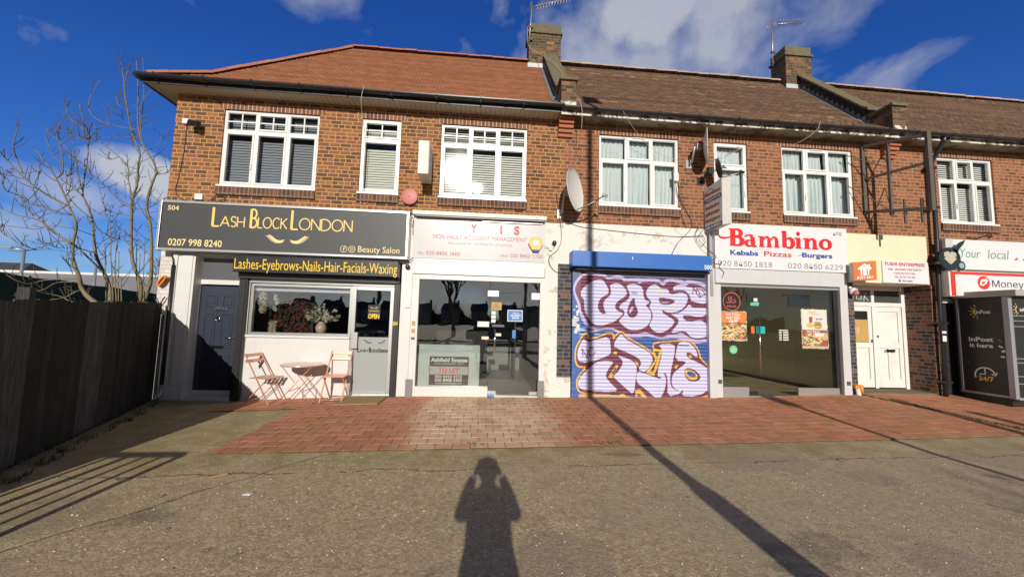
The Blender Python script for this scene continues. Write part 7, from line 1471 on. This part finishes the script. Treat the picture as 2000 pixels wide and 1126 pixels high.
def car():
    t = thing('parked_car', 'dark hatchback parked at the far kerb', 'car', (0, 0, 0), 'cars parked across the road'); M_car = pm('dark_car_paint', (.03, .04, .06), .2, .05, 5); b = MB()
    side = [(-2.05, .35), (-2.08, .75), (-1.95, .95), (-1.35, 1.05), (-.75, 1.45), (.75, 1.50), (1.65, 1.10), (2.0, 1.0), (2.08, .7), (2.05, .35)]; b.prism(side, -.86, .86); b.build('body', M_car, t, .08)
    w = MB(); w.prism([(-1.15, 1.06), (-.70, 1.38), (-.02, 1.40), (-.02, 1.06)], -.875, .875); w.prism([(.06, 1.06), (.06, 1.40), (.72, 1.42), (1.40, 1.08)], -.875, .875); w.build('side_window', M_black, t)
    for x in (-1.3, 1.3):
        for y in (-.80, .80): q = MB(); q.lathe((x, y-.1, .32), (0, 1, 0), [(0, .2), (.0, .32), (.2, .32), (.2, .2)], 20); wh = q.build('wheel', M_black, t); q = MB(); q.lathe((x, y-.115 if y < 0 else y+.101, .32), (0, 1, 0), [(0, .2), (.014, .2)], 16); q.build('rim', M_alu, wh)
    for y in (-.6, .6): q = MB(); q.box(-2.10, -2.04, y-.2, y+.2, .66, .82); q.build('headlight', M_chrome, t, .02)
    return t
c0 = car(); cl = ['dark hatchback parked at the far kerb, leftmost behind the photographer', 'dark hatchback parked at the far kerb, second from the left behind the photographer', 'dark hatchback parked at the far kerb, rightmost behind the photographer']
for i, x in enumerate((-6.5, 1.2, 9.0)):
    o = c0 if i == 0 else copy_tree(c0); o.location = (x, -20.6, .0); o['label'] = cl[i]; o.rotation_euler = (0, 0, R(rng.uniform(-1, 1)))

def woods():
    b = MB(); r_ = random.Random(21); n = 220
    hs = [4.5+2.2*math.sin(i*.21)+1.6*math.sin(i*.57+1)+r_.uniform(-.9, .9) for i in range(n+1)]
    for i in range(n):
        x0, x1 = -130+i*1.2, -130+(i+1)*1.2; y = -152+r_.uniform(-1, 1)
        b.hexa([(x0, y-4, 0), (x1, y-4, 0), (x1, y, 0), (x0, y, 0), (x0, y-4, hs[i]*.9), (x1, y-4, hs[i+1]*.9), (x1, y, hs[i+1]), (x0, y, hs[i])])
        for k in range(3): x = r_.uniform(x0, x1); b.bar((x, y, hs[i]*.7), (x+r_.uniform(-.5, .5), y, hs[i]+r_.uniform(.4, 1.8)), .12)
    tag(b.build('distant_wood', pm('dark_winter_wood', (.045, .042, .03), .9, .4, 2), fix=False), 'dark winter tree belt far across the road', None, None, 'stuff')
woods()
# ---------------------------------------------------------------- the photographer (only the shadow reaches the picture)
def skin_chain(name, verts, edges, radii, mat, parent, sub=2, root=0):
    me = bpy.data.meshes.new(name); me.from_pydata(verts, edges, []); o = bpy.data.objects.new(name, me); C.objects.link(o); adopt(o, parent)
    s = o.modifiers.new('skin', 'SKIN'); s.use_smooth_shade = True
    sv = me.skin_vertices[0].data if me.skin_vertices else None
    if sv is None:
        bm = bmesh.new(); bm.from_mesh(me); lay = bm.verts.layers.skin.verify(); bm.to_mesh(me); bm.free(); sv = me.skin_vertices[0].data
    for i, r in enumerate(radii): sv[i].radius = r if isinstance(r, tuple) else (r, r); sv[i].use_root = i == root
    ss = o.modifiers.new('sub', 'SUBSURF'); ss.levels = sub; ss.render_levels = sub; me.materials.append(mat); return o
PX, PY = .05, -7.98
PH = thing('person', 'person in a long dark coat holding a phone up with both hands', 'person', (PX, PY, 0))
v = lambda x, y, z: (PX+x, PY+y, z)
V = [v(0,0,.93), v(0,-.01,1.10), v(0,-.01,1.28), v(0,0,1.38), v(0,.02,1.46), v(0,.035,1.56), v(0,.04,1.66),           # 0-6 spine, neck, head
     v(-.16,0,1.35), v(-.205,.10,1.245), v(-.135,.24,1.46), v(.16,0,1.35), v(.205,.10,1.245), v(.135,.24,1.46),       # 7-12 shoulder, elbow, wrist
     v(-.10,0,.86), v(-.11,.02,.48), v(-.115,0,.09), v(-.125,.13,.04), v(.10,0,.86), v(.11,.02,.48), v(.115,0,.09), v(.125,.13,.04)]
Ed = [(0,1),(1,2),(2,3),(3,4),(4,5),(5,6),(3,7),(7,8),(8,9),(3,10),(10,11),(11,12),(0,13),(13,14),(14,15),(15,16),(0,17),(17,18),(18,19),(19,20)]
Ra = [(.15,.11),(.13,.10),(.155,.11),(.12,.09),.058,(.078,.095),(.070,.085),.075,.056,.034,.075,.056,.034,.09,.062,.045,.04,.09,.062,.045,.04]
skin_chain('body', V, Ed, Ra, M_skin, PH)
ct = MB(); prf_ = [(.30, .245, .20), (.6, .225, .18), (.95, .20, .155), (1.12, .17, .135), (1.25, .175, .14), (1.34, .17, .125), (1.42, .11, .10), (1.46, .075, .07)]; n = 28
for i in range(len(prf_)-1):
    for j in range(n):
        q = []
        for (k, jj) in ((i, j), (i, j+1), (i+1, j+1), (i+1, j)): z_, a, c = prf_[k]; th = 2*math.pi*jj/n; f = 1+(.05*math.sin(th*7) if z_ < .9 else 0); q.append((PX+a*f*math.cos(th), PY+c*f*math.sin(th), z_))
        ct.face(q, .5, True)
for s in (-1, 1): ct.tube([v(s*.15,0,1.35), v(s*.185,.05,1.30), v(s*.208,.10,1.24), v(s*.19,.17,1.36), v(s*.145,.225,1.46)], [.075, .075, .066, .048, .040], 12)
ct.build('coat', M_coat, PH, fix=False)
for s in (-1, 1): b = MB(); b.tube([v(s*.115,0,.40), v(s*.115,0,.08)], [.075, .065], 12); b.build('trouser_leg', pm('dark_trousers', (.025, .025, .03), .85), PH); b = MB(); b.hexa([v(s*.12-.05,-.10,0), v(s*.12+.05,-.10,0), v(s*.12+.045,.19,0), v(s*.12-.045,.19,0), v(s*.12-.045,-.09,.11), v(s*.12+.045,-.09,.11), v(s*.12+.035,.15,.05), v(s*.12-.035,.15,.05)]); b.build('shoe', M_black, PH, .02)
hr = MB(); hr.lathe(v(0, .02, 1.58), (0, -.1, 1), [(-.05, .09), (0, .105), (.06, .108), (.11, .09), (.145, .055), (.155, .01)], 20); hr.build('hair', M_hair, PH)
fc = MB(); fc.hexa([v(-.016,.125,1.575), v(.016,.125,1.575), v(.012,.12,1.58), v(-.012,.12,1.58), v(-.008,.115,1.63), v(.008,.115,1.63), v(.008,.10,1.63), v(-.008,.10,1.63)]); fc.build('nose', M_skin, PH, .006)
for s in (-1, 1): b = MB(); b.lathe(v(s*.032,.108,1.625), (0, 1, 0), [(0, .012), (.006, .010), (.009, .003)], 10); b.build('eye', M_whiteink, PH); b = MB(); b.lathe(v(s*.085,.03,1.60), (s, 0, 0), [(0, .028), (.012, .024)], 10); b.build('ear', M_skin, PH)
b = MB(); b.box(PX-.024, PX+.024, PY+.108, PY+.118, 1.545, 1.553); b.build('mouth', pm('lips', (.35, .14, .11), .5), PH)
for s in (-1, 1):                          # hands: palm and five fingers each, closed on the phone's short edges
    X = lambda a, b_, c: v(s*a, b_, c)
    Vh = [X(.135,.24,1.46), X(.115,.262,1.50), X(.100,.275,1.54)]; Eh = [(0,1),(1,2)]; Rh = [(.030,.022),(.040,.016),(.036,.014)]
    for k, (dz, L) in enumerate(((.045, .070), (.025, .080), (.004, .075), (-.016, .060))):
        i = len(Vh); z0 = 1.55+dz; Vh += [X(.098,.285,z0), X(.092,.312,z0+.012), X(.080,.330,z0+.010), X(.066,.331,z0+.004)]; Eh += [(2,i),(i,i+1),(i+1,i+2),(i+2,i+3)]; Rh += [.010,.0085,.008,.007]
    i = len(Vh); Vh += [X(.098,.250,1.515), X(.082,.272,1.54), X(.066,.283,1.565)]; Eh += [(1,i),(i,i+1),(i+1,i+2)]; Rh += [.012,.010,.008]
    skin_chain('hand', Vh, Eh, Rh, M_skin, PH, 1)
Pn = thing('phone', 'black phone held up level in both hands', 'phone', (PX, PY+.31, 1.5)); boxes('phone_body', M_black, Pn, (PX-.078, PX+.078, PY+.2925, PY+.3005, 1.54, 1.617), bevel=.003); boxes('phone_screen', pm('phone_glass', (.01, .01, .012), .08), Pn, (PX-.074, PX+.074, PY+.2905, PY+.292, 1.544, 1.613)); b = MB(); b.lathe((PX+.02, PY+.3006, 1.59), (0, 1, 0), [(0, .008), (.002, .008)], 12); b.build('phone_lens', M_black, Pn)
